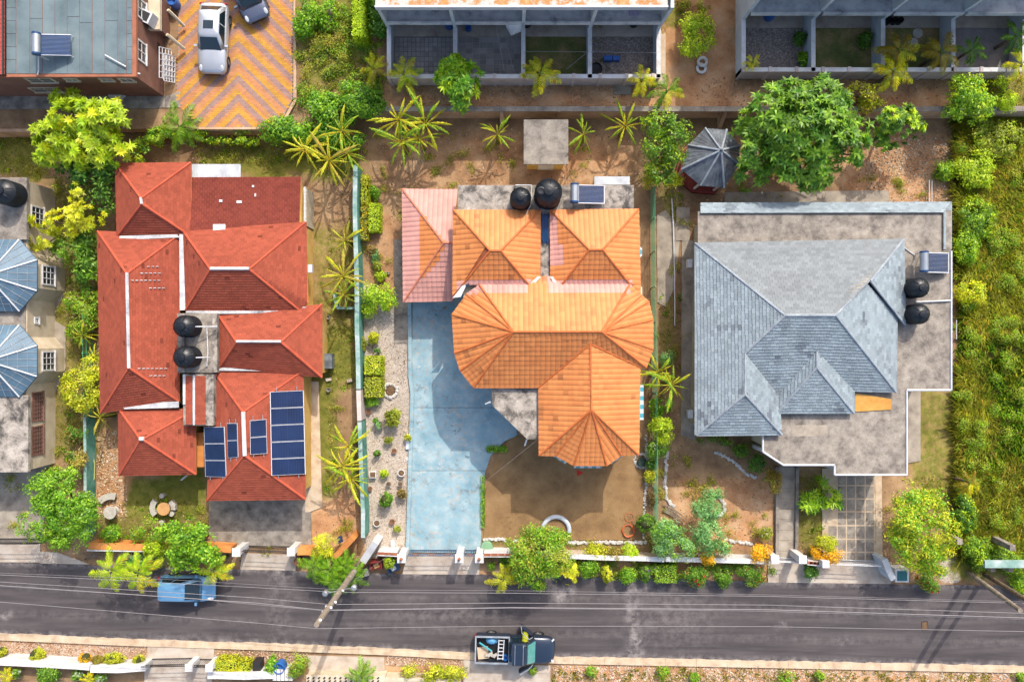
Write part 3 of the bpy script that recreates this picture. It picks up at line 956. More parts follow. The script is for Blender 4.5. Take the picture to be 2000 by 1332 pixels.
for a, b in (((226, 320, 2.8), (276, 388, 4.2)), ((373, 318, 2.8), (276, 388, 4.2)), ((229, 462, 2.8), (277, 398, 4.2)), ((373, 462, 2.8), (277, 398, 4.2)),
    ((358, 452, 2.9), (411, 526, 4.45)), ((363, 606, 2.9), (411, 526, 4.45)), ((597, 434, 2.9), (487, 526, 4.45)), ((585, 606, 2.9), (487, 526, 4.45)),
    ((191, 452, 2.7), (248, 535, 4.25)), ((352, 458, 2.7), (248, 535, 4.25)), ((197, 806, 2.7), (252, 718, 4.25)), ((350, 784, 2.7), (252, 718, 4.25)),
    ((232, 798, 2.5), (275, 858, 3.85)), ((382, 800, 2.5), (279, 858, 3.85)), ((383, 926, 2.5), (279, 858, 3.85)), ((233, 928, 2.5), (275, 858, 3.85)),
    ((428, 617, 2.8), (462, 668, 4.1)), ((428, 719, 2.8), (462, 668, 4.1)), ((629, 594, 2.8), (549, 668, 4.1)), ((629, 737, 2.8), (549, 668, 4.1)),
    ((418, 726, 2.7), (475, 805, 4.15)), ((592, 724, 2.7), (475, 805, 4.15)), ((404, 977, 2.7), (478, 889, 4.15)), ((597, 975, 2.7), (478, 889, 4.15))):
 cap('hip_cap', roof, a, b, 0.075, M['redcap'])
for a, b, r in (((248, 533, 4.28), (252, 719, 4.28), .1), ((411, 525, 4.47), (487, 525, 4.47), .1), ((462, 667, 4.13), (549, 667, 4.13), .08), ((475, 804, 4.17), (478, 890, 4.17), .13),
    ((275, 386, 4.22), (277, 399, 4.22), .09), ((273, 857, 3.88), (282, 857, 3.88), .12)):
 cap('ridge_cap', roof, a, b, r, M['white_dirty'])
def flashing(parent, pts, z, m=None, name='flashing', th=0.06):
 mb = MB()
 mb.prism([P(x, y, z) for x, y in pts], z - th, z)
 return obj(name, mb, m or M['white_dirty'], parent)
flashing(roof, [(350, 453), (358, 452), (363, 606), (351, 606)], 2.96)
flashing(roof, [(363, 605), (585, 603), (590, 598), (598, 600), (588, 611), (430, 613), (363, 611)], 2.94)
flashing(roof, [(233, 461), (346, 458), (350, 464), (233, 469)], 2.98)
flashing(roof, [(236, 788), (349, 784), (349, 796), (243, 799)], 2.83)
flashing(roof, [(428, 718), (582, 719), (582, 725), (428, 724)], 2.9)
for (x0, y0, x1, y1) in ((416, 438, 440, 450), (462, 392, 472, 397), (428, 390, 434, 395), (492, 362, 496, 366), (497, 378, 500, 384)):
 z = 2.92 - (452 - y1) / 105 * .47 + .10
 flashing(roof, R4(x0, y0, x1, y1), z, M['white'], 'sealant_patch', .05)
for y, x0, x1 in ((520, 287, 310), (533, 274, 316), (547, 256, 310), (562, 291, 322), (719, 269, 325), (733, 292, 318)):
 x = x0
 while x < x1:
  z = 4.25 - (x - 250) / 101 * 1.55 + .09
  flashing(roof, R4(x, y, x + 5, y + 1.3), z - .02, M['white_dirty'], 'sealant_patch', .04)
  x += 8.6
mb = MB()
mb.prism([P(x, y, 3.3) for x, y in R4(346, 612, 424, 728)], 2.5, 3.3)
obj('tank_platform', mb, M['slab_roof'], HR)
for x0, x1 in ((357, 360), (416, 424)):
 mb = MB()
 mb.prism([P(x, y, 3.45) for x, y in R4(x0 - 1, 613, x1, 727)], 3.2, 3.45)
 obj('parapet', mb, M['slab_dark'], HR)
mb = MB()
mb.prism([P(x, y, 3.4) for x, y in R4(358, 731, 417, 831)], 2.4, 3.4)
fr = obj('flat_roof', mb, M['slab_dark'], HR)
mb = MB()
cover(mb, [P(*v) for v in ((363, 734, 3.43), (376, 734, 3.43), (376, 829, 3.415), (363, 829, 3.415))], .24, .15, .012, redcol)
cover(mb, [P(*v) for v in ((381, 734, 3.43), (402, 734, 3.43), (402, 829, 3.415), (381, 829, 3.415))], .24, .15, .012, redcol)
tag(obj('shingle', mb, M['shingle'], fr), kind='stuff')
flashing(fr, R4(376.5, 733, 380.5, 830), 3.5)
flashing(fr, R4(357, 731, 362, 790), 3.49)
mb = MB()
n_ = 32
for i in range(n_):
 x0, x1 = 372 + 98 * i / n_, 372 + 98 * (i + 1) / n_
 zz = 2.35 + (.06 if i % 2 else 0)
 mb.hexa([P(x0, 348, zz - .1), P(x1, 348, zz - .1), P(x1, 321, zz - .3), P(x0, 321, zz - .3), P(x0, 348, zz), P(x1, 348, zz), P(x1, 321, zz - .2), P(x0, 321, zz - .2)])
obj('awning', mb, M['corr'], HR)
mb = MB()
ba, bb = P(586, 366, 2.1), P(597, 440, 2.1)
mb.box(ba.x, bb.x + .0, bb.y, ba.y, 0, 1.9)
obj('balcony', mb, M['cream'], HR)
for k in range(11):
 m2 = MB()
 y = ba.y + (bb.y - ba.y) * k / 10
 m2.tube([(bb.x - .05, y, 1.9), (bb.x - .05, y, 2.1)], .045, 6)
 obj('baluster', m2, M['whitemetal'], HR)
m2 = MB()
m2.tube([(bb.x - .05, ba.y, 2.12), (bb.x - .05, bb.y, 2.12)], .06, 6)
obj('handrail', m2, M['whitemetal'], HR)
m2 = MB()
m2.prism([P(x, y, 1.9) for x, y in R4(385, 845, 398, 912)], 0, 1.9)
obj('side_wall', m2, M['orangewall'], HR)
m2 = MB()
m2.obox(P(606, 525, 2.3), (.3, .5, .35))
obj('wall_box', m2, M['whitemetal'], HR)
m2 = MB()
m2.obox(P(641, 705, 0.55), (.65, .95, .7))
solo('gas_cage', 'metal cage with bottles standing against the red house east wall', 'cage', m2, M['gazebo'])
m2 = MB()
m2.tube([P(354, 937, 1.6), P(365, 928, 2.2)], .06, 6)
obj('drain_pipe', m2, M['whitemetal'], HR)
water_tank('ribbed black water tank on the red house, the northern of the pair', 354, 637, 3.32, .66, 1.55)
water_tank('ribbed black water tank on the red house, the southern of the pair', 354, 698, 3.32, .66, 1.55)
pipe('tank_pipe', 'white pipe at the northern tank of the red house', [(372, 638, 4.5), (400, 638, 4.1), (424, 638, 3.6), (424, 640, 3.48)], .035, M['whitemetal'], group='tank pipes')
pipe('tank_pipe', 'white pipe at the southern tank of the red house', [(372, 699, 4.5), (398, 698, 4.1), (410, 698, 3.6), (410, 700, 3.48)], .035, M['whitemetal'], group='tank pipes')
pipe('tank_pipe', 'long white pipe running between the tanks and the red house platform edge', [(404, 640, 3.45), (406, 690, 3.45), (404, 715, 3.45)], .03, M['whitemetal'], group='tank pipes')
M['solargap'] = plain('cell_gap', lin(52, 70, 112), .2, .5)
def pv(label, corners, rows, group='solar panels on the red roof', split=True):
 """solar array: corners TL, TR, BR, BL (px,py,z), rows of panels from top to bottom"""
 c = [P(*v) for v in corners]
 t = thing('solar_array', label, 'solar panel', (c[0] + c[2]) / 2 - Vector((0, 0, .15)), 0, group)
 n = newell(c)
 if n.z < 0:
  n = -n
 for r in range(rows):
  f0, f1 = (r + .012) / rows, (r + 1 - .012) / rows
  q = [c[0].lerp(c[3], f0), c[1].lerp(c[2], f0), c[1].lerp(c[2], f1), c[0].lerp(c[3], f1)]
  mb = MB()
  mb.hexa([p - n * .04 for p in q] + q)
  fr_ = obj('panel', mb, M['whitemetal'], t)
  mb = MB()
  def at(u, v):
   return q[0].lerp(q[1], u).lerp(q[3].lerp(q[2], u), v) + n * .014
  wide = (q[1] - q[0]).length > (q[3] - q[0]).length
  nu, nv = (12, 6) if wide else (6, 10)
  for i in range(nu):
   for j in range(nv):
    m_ = .03
    half = .006 if wide else .006
    u0 = m_ + (1 - 2 * m_) * i / nu + .003
    u1 = m_ + (1 - 2 * m_) * (i + 1) / nu - .003
    if wide and i == nu // 2 - 1: u1 -= .008
    v0 = m_ + (1 - 2 * m_) * j / nv + .004
    v1 = m_ + (1 - 2 * m_) * (j + 1) / nv - .004
    mb.face([at(u0, v1), at(u1, v1), at(u1, v0), at(u0, v0)])
  mb.face([at(.02, .98) - n * .008, at(.98, .98) - n * .008, at(.98, .02) - n * .008, at(.02, .02) - n * .008], mi=1)
  obj('cell', mb, [M['solar'], M['solargap']], fr_)
 for k in (0.2, 0.8):
  mb = MB()
  a_, b_ = c[0].lerp(c[1], k), c[3].lerp(c[2], k)
  d = (b_ - a_).normalized()
  mb.tube([a_ - d * .25 - n * .06, b_ + d * .2 - n * .06], .025, 5)
  obj('rail', mb, M['steel'], t)
 return t
pv('solar array of five large panels on the east slope of the red roof', [(527, 765, 3.7), (593, 762, 2.92), (597, 926, 2.92), (530, 929, 3.7)], 5)
pv('single solar panel just east of the white ridge on the red roof', [(488, 821, 4.22), (520, 818, 3.8), (522, 886, 3.8), (489, 888, 4.22)], 2)
pv('narrow solar panel just west of the white ridge on the red roof', [(443, 826, 3.65), (463, 826, 4.), (465, 893, 4.), (445, 895, 3.65)], 2)
pv('solar array of three panels overhanging the west eave of the red roof', [(398, 834, 2.95), (438, 833, 3.55), (442, 932, 3.55), (401, 931, 2.95)], 3)
# ================================================================== orange tile house
HO = thing('orange_house', 'house with orange tile roofs, rounded ends and a pink tiled carport', 'house', P(1080, 640, 0))
ZE = 4.6
A, B, Cc = (1003, 648, 6.5), (1175, 648, 6.5), (1155, 800, 6.1)
V1, V2 = (1153, 672, 6.08), (1250, 717, 4.65)
O_FACES = [
 [(886, 411, ZE), (1055, 411, ZE), (978, 490, 5.9), (957, 490, 5.9)],
 [(884, 586, ZE), (886, 411, ZE), (957, 490, 5.9), (904, 556, 4.88)],
 [(904, 556, 4.88), (957, 490, 5.9), (978, 490, 5.9), (1032, 555, 4.88)],
 [(1055, 411, ZE), (1055, 540, ZE), (1032, 555, 4.88), (978, 490, 5.9)],
 [(1075, 411, ZE), (1247, 409, ZE), (1177, 488, 5.9), (1151, 488, 5.9)],
 [(1075, 541, ZE), (1075, 411, ZE), (1151, 488, 5.9), (1098, 555, 4.88)],
 [(1098, 555, 4.88), (1151, 488, 5.9), (1177, 488, 5.9), (1230, 555, 4.88)],
 [(1247, 409, ZE), (1251, 577, ZE), (1230, 555, 4.88), (1177, 488, 5.9)],
 [A, B, (1230, 555, 4.88), (936, 556, 4.88)],
 [A, (936, 556, 4.88), (911, 575, 4.72)],
 [A, (911, 575, 4.72), (883, 614, ZE)],
 [A, (883, 614, ZE), (888, 690, ZE)],
 [A, (888, 690, ZE), (899, 724, ZE)],
 [A, (899, 724, ZE), (925, 757, ZE)],
 [B, (1253, 577, 4.68), (1230, 555, 4.88)],
 [B, (1267, 589, ZE), (1253, 577, 4.68)],
 [B, (1275, 625, ZE), (1267, 589, ZE)],
 [B, (1275, 682, ZE), (1275, 625, ZE)],
 [B, (1262, 718, ZE), (1275, 682, ZE)],
 [A, (925, 757, ZE), (1051, 757, ZE), V1],
 [A, V1, B],
 [B, V1, V2, (1262, 718, ZE)],
 [V1, Cc, (1053, 889, ZE), (1052, 757, ZE)],
 [V1, V2, (1247, 888, ZE), Cc],
 [Cc, (1053, 889, ZE), (1085, 890, ZE)],
 [Cc, (1085, 890, ZE), (1121, 909, ZE)],
 [Cc, (1121, 909, ZE), (1185, 909, ZE)],
 [Cc, (1185, 909, ZE), (1214, 889, ZE)],
 [Cc, (1214, 889, ZE), (1247, 888, ZE)],
]
O_CAR = [
 [(786, 370, 2.45), (894, 371, 2.45), (884, 475, 3.75), (866, 475, 3.75)],
 [(788, 590, 2.45), (786, 370, 2.45), (866, 475, 3.75)],
 [(788, 590, 2.45), (866, 475, 3.75), (884, 475, 3.75), (884, 588, 2.45)],
]
mb = MB()
for f in polys(O_FACES):
 deck(mb, f)
deck(mb, polys([[(1032, 556, 4.86), (1055, 541, 4.6), (1075, 541, 4.6), (1098, 556, 4.86)]])[0])
M['eave'] = mat('brown_eave_board', [(0.3, lin(150, 78, 48)), (0.7, lin(184, 104, 70))], 2, 5, bmp=.1, fine=.15)
roofO = obj('roof', mb, M['eave'], HO)
mb = MB()
for f in polys(O_CAR):
 deck(mb, f)
roofC = obj('carport_roof', mb, M['eave'], HO)
OR1, OR2, PK = lin(242, 154, 86), lin(236, 146, 80), lin(236, 172, 158)
def ocol(c):
 px, py = PX(c)
 k = random.random()
 s = random.uniform(.96, 1.03)
 if (545 < py < 574 and (895 < px < 1050 or 1070 < px < 1232) and not (1035 < px < 1068)) or (1075 < px < 1093 and 420 < py < 515) or (1075 < px < 1104 and 473 < py < 516):
  return tuple(x * s for x in PK[:3])
 if random.random() < (.09 if (px < 958 or 1053 < px < 1112 and py > 690) else .012):
  s *= random.uniform(.6, .85)
 return tuple((OR1[i] * k + OR2[i] * (1 - k)) * s for i in range(3))
def ccol(c):
 px, py = PX(c)
 s = random.uniform(.94, 1.05)
 if 823 < px < 868 and (py - 420) > (px - 823) * 1.25 - 2 and (py - 540) < -(px - 823) * 1.4 + 12 and px < 866:
  return tuple(x * s for x in OR2[:3])
 return tuple(x * s for x in PK[:3])
TW, TH = 0.3, 0.32
full, rest = [], MB()
for i, f in enumerate(polys(O_FACES)):
 cover(rest, f, TW, TH, 0.026, ocol, arch=0.024, nseg=3, stagger=0.0, full=full, base=.02)
cover(rest, polys([[(1032, 556, 4.86), (1055, 541, 4.6), (1075, 541, 4.6), (1098, 556, 4.86)]])[0], TW, TH, .03, ocol, arch=.028, nseg=3, stagger=0)
def tile_verts(nseg=4):
 vs, fs = [], []
 for i in range(nseg + 1):
  f = i / nseg
  h = .02 + .024 * math.sin(math.pi * f)
  u = TW * (.012 + .976 * f)
  vs += [(u, 0, 0), (u, 0, h + .026), (u, TH, h)]
 for i in range(nseg):
  a_ = i * 3
  fs += [(a_, a_ + 3, a_ + 4, a_ + 1), (a_ + 1, a_ + 4, a_ + 5, a_ + 2)]
 return vs, fs
TV, TF = tile_verts()
full.sort(key=lambda t: (t[2] - Vector((0, 0, CAM_H))).length)
tiles_mesh = {}
def tile_mesh(key, c):
 if key not in tiles_mesh:
  mb = MB()
  for f in TF:
   mb.face([TV[i] for i in f], c)
  tiles_mesh[key] = mb.mesh('tile', M['tile'])
 return tiles_mesh[key]
for k, (Mx, c, cen) in enumerate(full):
 if k < 300:
  pink = c[2] > 0.12
  q = random.randrange(5)
  cc = tuple(x * (.92 + .035 * q) for x in (PK if pink else (OR1 if q % 2 else OR2))[:3])
  o = bpy.data.objects.new('tile', tile_mesh((pink, q), cc))
  COL.objects.link(o)
  o.parent = roofO
  o.matrix_local = Mx
 else:
  for f in TF:
   rest.face([Mx @ Vector(TV[i]) for i in f], c)
tag(obj('tile_field', rest, M['tile'], roofO), kind='stuff')
mb = MB()
for f in polys(O_CAR):
 cover(mb, f, TW, TH, 0.032, ccol, arch=0.026, nseg=3, stagger=0.0, base=.02)
tag(obj('tile_field', mb, M['tile'], roofC), kind='stuff')
M['orcap'] = mat('orange_ridge_cap', [(0.3, lin(206, 106, 52)), (0.7, lin(232, 132, 70))], 2, 5, rough=.7, bmp=.1, fine=.12)
M['pkcap'] = mat('pink_ridge_cap', [(0.3, lin(214, 120, 86)), (0.7, lin(232, 150, 120))], 2, 5, rough=.7, bmp=.1, fine=.12)
for a, b in ((A, B), (A, (936, 556, 4.9)), (A, (911, 575, 4.72)), (A, (883, 614, ZE)), (A, (888, 690, ZE)), (A, (899, 724, ZE)), (A, (925, 757, ZE)),
    (B, (1230, 555, 4.9)), (B, (1253, 577, 4.68)), (B, (1267, 589, ZE)), (B, (1275, 625, ZE)), (B, (1275, 682, ZE)), (B, (1262, 718, ZE)),
    (V1, Cc), (Cc, (1053, 889, ZE)), (Cc, (1085, 890, ZE)), (Cc, (1121, 909, ZE)), (Cc, (1185, 909, ZE)), (Cc, (1214, 889, ZE)), (Cc, (1247, 888, ZE)),
    ((886, 411, ZE), (957, 490, 5.9)), ((957, 490, 5.9), (978, 490, 5.9)), ((978, 490, 5.9), (1055, 411, ZE)), ((957, 490, 5.9), (904, 556, 4.88)), ((978, 490, 5.9), (1032, 555, 4.88)),
    ((1075, 411, ZE), (1151, 488, 5.9)), ((1151, 488, 5.9), (1177, 488, 5.9)), ((1177, 488, 5.9), (1247, 409, ZE)), ((1151, 488, 5.9), (1098, 555, 4.88)), ((1177, 488, 5.9), (1230, 555, 4.88)),
    ((1051, 757, ZE), V1), (V1, V2)):
 cap('ridge_cap', roofO, a, b, 0.062, M['orcap'], 6, .05)
for a, b in (((786, 370, 2.45), (866, 475, 3.75)), ((866, 475, 3.75), (884, 475, 3.75)), ((866, 475, 3.75), (788, 590, 2.45))):
 cap('ridge_cap', roofC, a, b, 0.065, M['pkcap'], 6, .05)
mb = MB()
for (x0, y0, x1, y1) in ((898, 420, 1052, 560), (1078, 420, 1238, 570), (905, 560, 1255, 700)):
 a_, b_ = P(x0, y0, ZE), P(x1, y1, ZE)
 mb.box(a_.x, b_.x, b_.y, a_.y, 0, ZE - .1)
mb.prism([P(x, y, ZE) for x, y in [(1064, 690), (1238, 690), (1238, 876), (1212, 878), (1184, 896), (1122, 896), (1086, 878), (1064, 876)]], 0, ZE - .12)
mb.prism([P(x, y, ZE) for x, y in [(930, 700), (1064, 700), (1064, 744), (934, 744), (905, 715)]], 0, ZE - .12)
obj('wall', mb, M['cream'], HO)
mb = MB()
mb.prism([P(x, y, 4.25) for x, y in R4(895, 362, 1238, 418)], 4.0, 4.25)
ns = obj('flat_roof', mb, M['slab_dark'], HO)
mb = MB()
a_, b_ = P(905, 372, 4.0), P(1228, 418, 4.0)
mb.box(a_.x, b_.x, b_.y, a_.y, 0, 4.0)
obj('wall', mb, M['cream'], HO)
mb = MB()
mb.prism([P(x, y, 4.4) for x, y in R4(1056, 400, 1074, 556)], 4.2, 4.4)
obj('roof_gutter', mb, M['slab_dark'], HO)
mb = MB()
mb.prism([P(x, y, 4.35) for x, y in [(958, 745), (1060, 745), (1058, 858), (1030, 858), (962, 792)]], 4.1, 4.35)
obj('flat_roof', mb, M['slab_dark'], HO)
mb = MB()
mb.prism([P(x, y, 4.1) for x, y in [(964, 745), (1060, 745), (1058, 850), (1034, 850), (968, 788)]], 0, 4.1)
obj('wall', mb, M['white_dirty'], HO)
for a, b in (((948, 789, 4.0), (958, 785, 4.2)), ((1025, 870, 3.9), (1029, 858, 4.2))):
 m2 = MB()
 m2.tube([P(*a), P(*b)], .05, 6)
 obj('spout', m2, M['whitemetal'], HO)
for pts, z in (([(884, 582), (903, 558), (911, 556), (900, 580)], 4.95), ([(1032, 557), (1050, 540), (1056, 541), (1040, 559)], 4.86), ([(1075, 541), (1080, 540), (1086, 552), (1080, 551)], 4.86)):
 flashing(roofO, pts, z, M['white'], 'valley_flashing', .05)
flashing(roofO, [(909, 556), (917, 553), (915, 560), (910, 563)], 4.97, M['glass'], 'valley_flashing', .05)
for (x, y) in ((797, 380), (798, 580), (797, 480)):
 m2 = MB()
 c = P(x, y, 2.4)
 m2.obox((c.x, c.y, 1.2), (.22, .22, 2.4))
 obj('column', m2, M['cream'], HO)
BL_, WH_ = lin(90, 186, 208), lin(236, 240, 240)
def awning(parent, a, b, c, d, n):
 """a,b upper edge, c,d lower edge (px,py,z)"""
 a, b, c, d = P(*a), P(*b), P(*c), P(*d)
 mb = MB()
 for i in range(n):
  f0, f1 = i / n, (i + 1) / n
  col = BL_ if (i % 4 in (1, 2)) else WH_
  mb.face([a.lerp(b, f0), a.lerp(b, f1), d.lerp(c, f1), d.lerp(c, f0)][::-1], col)
 return obj('awning', mb, M['paintcol'], parent)
awning(HO, (1121, 904, 4.4), (1176, 904, 4.4), (1176, 914, 4.0), (1121, 914, 4.0), 14)
awning(HO, (1082, 886, 4.4), (1108, 901, 4.4), (1104, 906, 4.0), (1080, 891, 4.0), 8)
awning(HO, (1190, 901, 4.4), (1213, 887, 4.4), (1217, 891, 4.0), (1194, 906, 4.0), 8)
awning(HO, (1246, 820, 3.6), (1246, 752, 3.6), (1257, 752, 3.2), (1257, 820, 3.2), 16)
awning(HO, (1247, 505, 3.5), (1247, 480, 3.5), (1254, 485, 3.2), (1254, 500, 3.2), 4)
mb = MB()
f = [P(1126, 917, 2.0), P(1127, 930, 1.95), P(1140, 923, 2.1)]
mb.face(f)
mb.face([p + Vector((0, 0, -.02)) for p in reversed(f)])
mb.tube([P(1126, 917, 0.05), P(1126, 917, 2.05)], .02, 5)
M['redcloth'] = plain('red_cloth', lin(226, 60, 44), .8, .2)
solo('garden_flag', 'small red triangular flag on a stick before the bay window', 'flag', mb, M['redcloth'])
water_tank('smaller black tank on the orange house next to the pink roof side', 1017, 384, 4.27, .62, 1.6)
water_tank('largest black tank with two open hatches on the orange house flat roof', 1072, 372, 4.27, .8, 2.1)
for k, (dx, dy) in enumerate(((-13, 0), (2, -2))):
 m2 = MB()
 c = P(1070 + dx, 373 + dy, 6.35)
 m2.lathe([(.20, -.1), (.23, 0.02), (.17, .03), (.16, -.02), (0, -.03)], tuple(c), 16)
 o = obj('hatch', m2, M['whitemetal'] if k else M['tank'], bpy.data.objects['water_tank.003'])
def solar_heater(label, x0, x1, y0, y1, zb, rz=0.0, tubes=True, cyl_left=True):
 """evacuated tube water heater: cylinder at one end, tubes tilted down from it"""
 t = thing('solar_water_heater', label, 'solar heater', P((x0 + x1) / 2, (y0 + y1) / 2, zb), 0, 'rooftop solar water heaters')
 zt = zb + 1.0
 wc = 0.22
 a_, b_ = P(x0 + 7, y0, zt), P(x0 + 7, y1 - 2, zt)
 mb = MB()
 mb.tube([a_, b_], .24, 18)
 obj('storage_tank', mb, M['steel'], t, smooth=False)
 for e, s in ((a_, 1), (b_, -1)):
  m2 = MB()
  m2.tube([e + Vector((0, .04 * s, 0)), e - Vector((0, .06 * s, 0))], .25, 18)
  obj('end_cap', m2, M['solarblue'], t)
 q = [P(x0 + 14, y1, zt - .12), P(x1, y1 + 1, zb + .3), P(x1, y0 + 3, zb + .3), P(x0 + 14, y0 + 2, zt - .12)]
 n = 16 if tubes else 1
 if tubes:
  for i in range(n):
   f = (i + .5) / n
   m2 = MB()
   m2.tube([q[0].lerp(q[3], f), q[1].lerp(q[2], f)], .038, 6)
   obj('glass_tube', m2, M['solarblue'], t)
 else:
  m2 = MB()
  nn = newell(q)
  m2.hexa([p - nn * .06 for p in q] + q)
  pn = obj('collector', m2, M['whitemetal'], t)
  m2 = MB()
  for i in range(14):
   f0, f1 = .03 + .94 * i / 14 + .004, .03 + .94 * (i + 1) / 14 - .004
   A_, B_ = q[0].lerp(q[1], .03), q[0].lerp(q[1], .97)
   D_, C_ = q[3].lerp(q[2], .03), q[3].lerp(q[2], .97)
   m2.face([A_.lerp(D_, f0) + nn * .004, B_.lerp(C_, f0) + nn * .004, B_.lerp(C_, f1) + nn * .004, A_.lerp(D_, f1) + nn * .004])
  obj('absorber', m2, M['solar'] if not tubes == 'grey' else M['solar'], pn)
 for (p0, p1) in ((q[0], q[1]), (q[3], q[2])):
  m2 = MB()
  m2.tube([p0, p1], .03, 5)
  obj('frame_rail', m2, M['whitemetal'], t)
  for p_ in (p0, p1):
   m2 = MB()
   m2.tube([p_, Vector((p_.x, p_.y, zb))], .025, 5)
   obj('stand_leg', m2, M['whitemetal'], t)
 for e in (a_, b_):
  m2 = MB()
  m2.tube([e, Vector((e.x, e.y, zb))], .03, 5)
  obj('stand_leg', m2, M['whitemetal'], t)
 return t
M['solarblue'] = plain('solar_blue', lin(16, 74, 130), .3, .4, var=.25)
solar_heater('flat plate solar water heater on the orange house north slab', 1115, 1181, 360, 397, 4.26, tubes=False)
for k in range(7):
 pipe('loose_pipe', ('westernmost', 'second', 'third', 'middle', 'fifth', 'sixth', 'easternmost')[k] + ' thin blue pipe of the bundle in the orange roof gutter', [(1058.5 + k * 1.9, 416 + (k * 5) % 7, 4.46 + .03 * (k % 2)), (1059.5 + k * 1.8, 470 + (k * 7) % 9, 4.46 + .03 * (k % 2))], .03, M['solarblue'], group='bundle of blue pipes')
mb = MB()
mb.prism([P(x, y, 3.2) for x, y in R4(1161, 345, 1230, 361)], 3.1, 3.2)
mb.tube([P(1163, 347, 0), P(1163, 347, 3.1)], .05, 6)
mb.tube([P(1228, 347, 0), P(1228, 347, 3.1)], .05, 6)
solo('sheet_awning', 'white sheet awning behind the orange house flat roof', 'awning', mb, M['corr'])
pipe('tank_pipe', 'white pipe frame joining the two tanks of the orange house', [(1007, 362, 4.3), (1007, 362, 4.8), (1038, 362, 4.8), (1038, 385, 4.8), (1046, 385, 4.8)], .035, M['whitemetal'], group='tank pipes')
pipe('tank_pipe', 'pale pipe dropping from the tanks over the orange roof edge', [(1043, 388, 4.6), (1028, 417, 4.75), (1024, 424, 4.85)], .035, M['cream'], group='tank pipes')
# ================================================================== grey shingle house
HG = thing('grey_house', 'house with blue grey shingle hip roof on a wide flat concrete roof', 'house', P(1600, 640, 0))
ZG = 3.95
G_FACES = [
 [(1357, 475, ZG), (1765, 467, ZG), (1700, 549, 5.15), (1632, 616, 6.2), (1533, 616, 6.2)],
 [(1357, 690, ZG), (1357, 475, ZG), (1533, 616, 6.2), (1455, 690, 5.18)],
 [(1357, 850, ZG), (1357, 690, ZG), (1455, 690, 5.18), (1455, 770, 5.18)],
 [(1765, 467, ZG), (1768, 635, ZG), (1700, 549, 5.15)],
 [(1632, 616, 6.18), (1692, 553, 5.05), (1752, 620, ZG), (1750, 766, ZG)],
 [(1533, 616, 6.2), (1595, 686, 5.12), (1632, 616, 6.2)],
 [(1632, 616, 6.2), (1595, 686, 5.12), (1668, 764, ZG), (1750, 766, ZG)],
 [(1533, 616, 6.2), (1455, 690, 5.12), (1520, 774, 3.9), (1595, 686, 5.12)],
 [(1455, 690, 5.18), (1455, 770, 5.18), (1527, 849, ZG), (1521, 774, 3.92)],
 [(1455, 770, 5.18), (1360, 851, ZG), (1527, 849, ZG)],
 [(1595, 686, 5.16), (1520, 773, 3.95), (1517, 807, ZG), (1595, 718, 5.16)],
 [(1595, 718, 5.16), (1517, 807, ZG), (1668, 807, ZG)],
 [(1595, 686, 5.16), (1595, 718, 5.16), (1668, 807, ZG), (1668, 763, ZG)],
]
G_STRIP = [
 [(1368, 397, 3.25), (1858, 395, 3.25), (1842, 416, 3.72), (1368, 417, 3.72)],
 [(1858, 395, 3.25), (1858, 487, 3.25), (1842, 487, 3.72), (1842, 416, 3.72)],
]
mb = MB()
for f in polys(G_FACES + G_STRIP):
 deck(mb, f, .12)
roofG = obj('roof', mb, M['slab_roof'], HG)
G1, G2, G3 = lin(160, 174, 182), lin(180, 194, 200), lin(122, 132, 142)
def gcol(c):
 px, py = PX(c)
 k = random.random()
 s = random.uniform(.8, 1.08)
 nn = mnoise.noise((c.x * .8, c.y * .8, 5.0))
 if nn > .38 and random.random() < .8:
  b_ = G3
 else:
  b_ = G1
 col = [b_[i] * (1 - k * .6) + G2[i] * k * .6 for i in range(3)]
 return tuple(v * s for v in col)
def gcoln(c):
 s = random.uniform(.85, 1.1)
 b_ = lin(154, 160, 163)
 return tuple(v * s for v in b_[:3])
mb = MB()
for i, f in enumerate(polys(G_FACES)):
 cover(mb, f, 0.32, 0.2, 0.034, gcoln if i in (0,) else gcol, jit=0.03)
for f in polys(G_STRIP):
 cover(mb, f, 0.28, 0.16, 0.014, gcol, jit=0.01)
tag(obj('shingle', mb, M['shingle'], roofG), kind='stuff')
M['greycap'] = mat('grey_hip_cap', [(0.3, lin(140, 148, 160)), (0.7, lin(190, 200, 206))], 2, 5, rough=.9, bmp=.2, fine=.15)
for a, b in (((1357, 475, ZG), (1533, 616, 6.2)), ((1765, 467, ZG), (1700, 549, 5.15)), ((1700, 549, 5.15), (1768, 635, ZG)), ((1533, 616, 6.2), (1632, 616, 6.2)), ((1632, 616, 6.2), (1750, 766, ZG)),
    ((1533, 616, 6.2), (1455, 690, 5.18)), ((1455, 690, 5.18), (1455, 770, 5.18)), ((1455, 770, 5.18), (1360, 850, ZG)), ((1455, 770, 5.18), (1527, 849, ZG)),
    ((1595, 686, 5.16), (1595, 718, 5.16)), ((1595, 718, 5.16), (1517, 807, ZG)), ((1595, 718, 5.16), (1668, 807, ZG)), ((1632, 616, 6.2), (1692, 553, 5.1))):
 cap('hip_cap', roofG, a, b, 0.08, M['greycap'], 6, .02)
ZF = 3.6
FLAT = [(1363, 413), (1858, 411), (1858, 762), (1771, 762), (1771, 927), (1630, 927), (1630, 908), (1530, 908), (1490, 882), (1490, 840), (1363, 840)]
mb = MB()
mb.prism([P(x, y, ZF) for x, y in FLAT], ZF - .22, ZF)
obj('flat_roof', mb, M['slab_roof'], HG)
mb = MB()
mb.prism([P(x, y, ZF - .22) for x, y in [(1380, 428), (1842, 428), (1842, 748), (1764, 748), (1764, 900), (1640, 880), (1540, 895), (1500, 872), (1500, 838), (1372, 838)]], 0, ZF - .22)
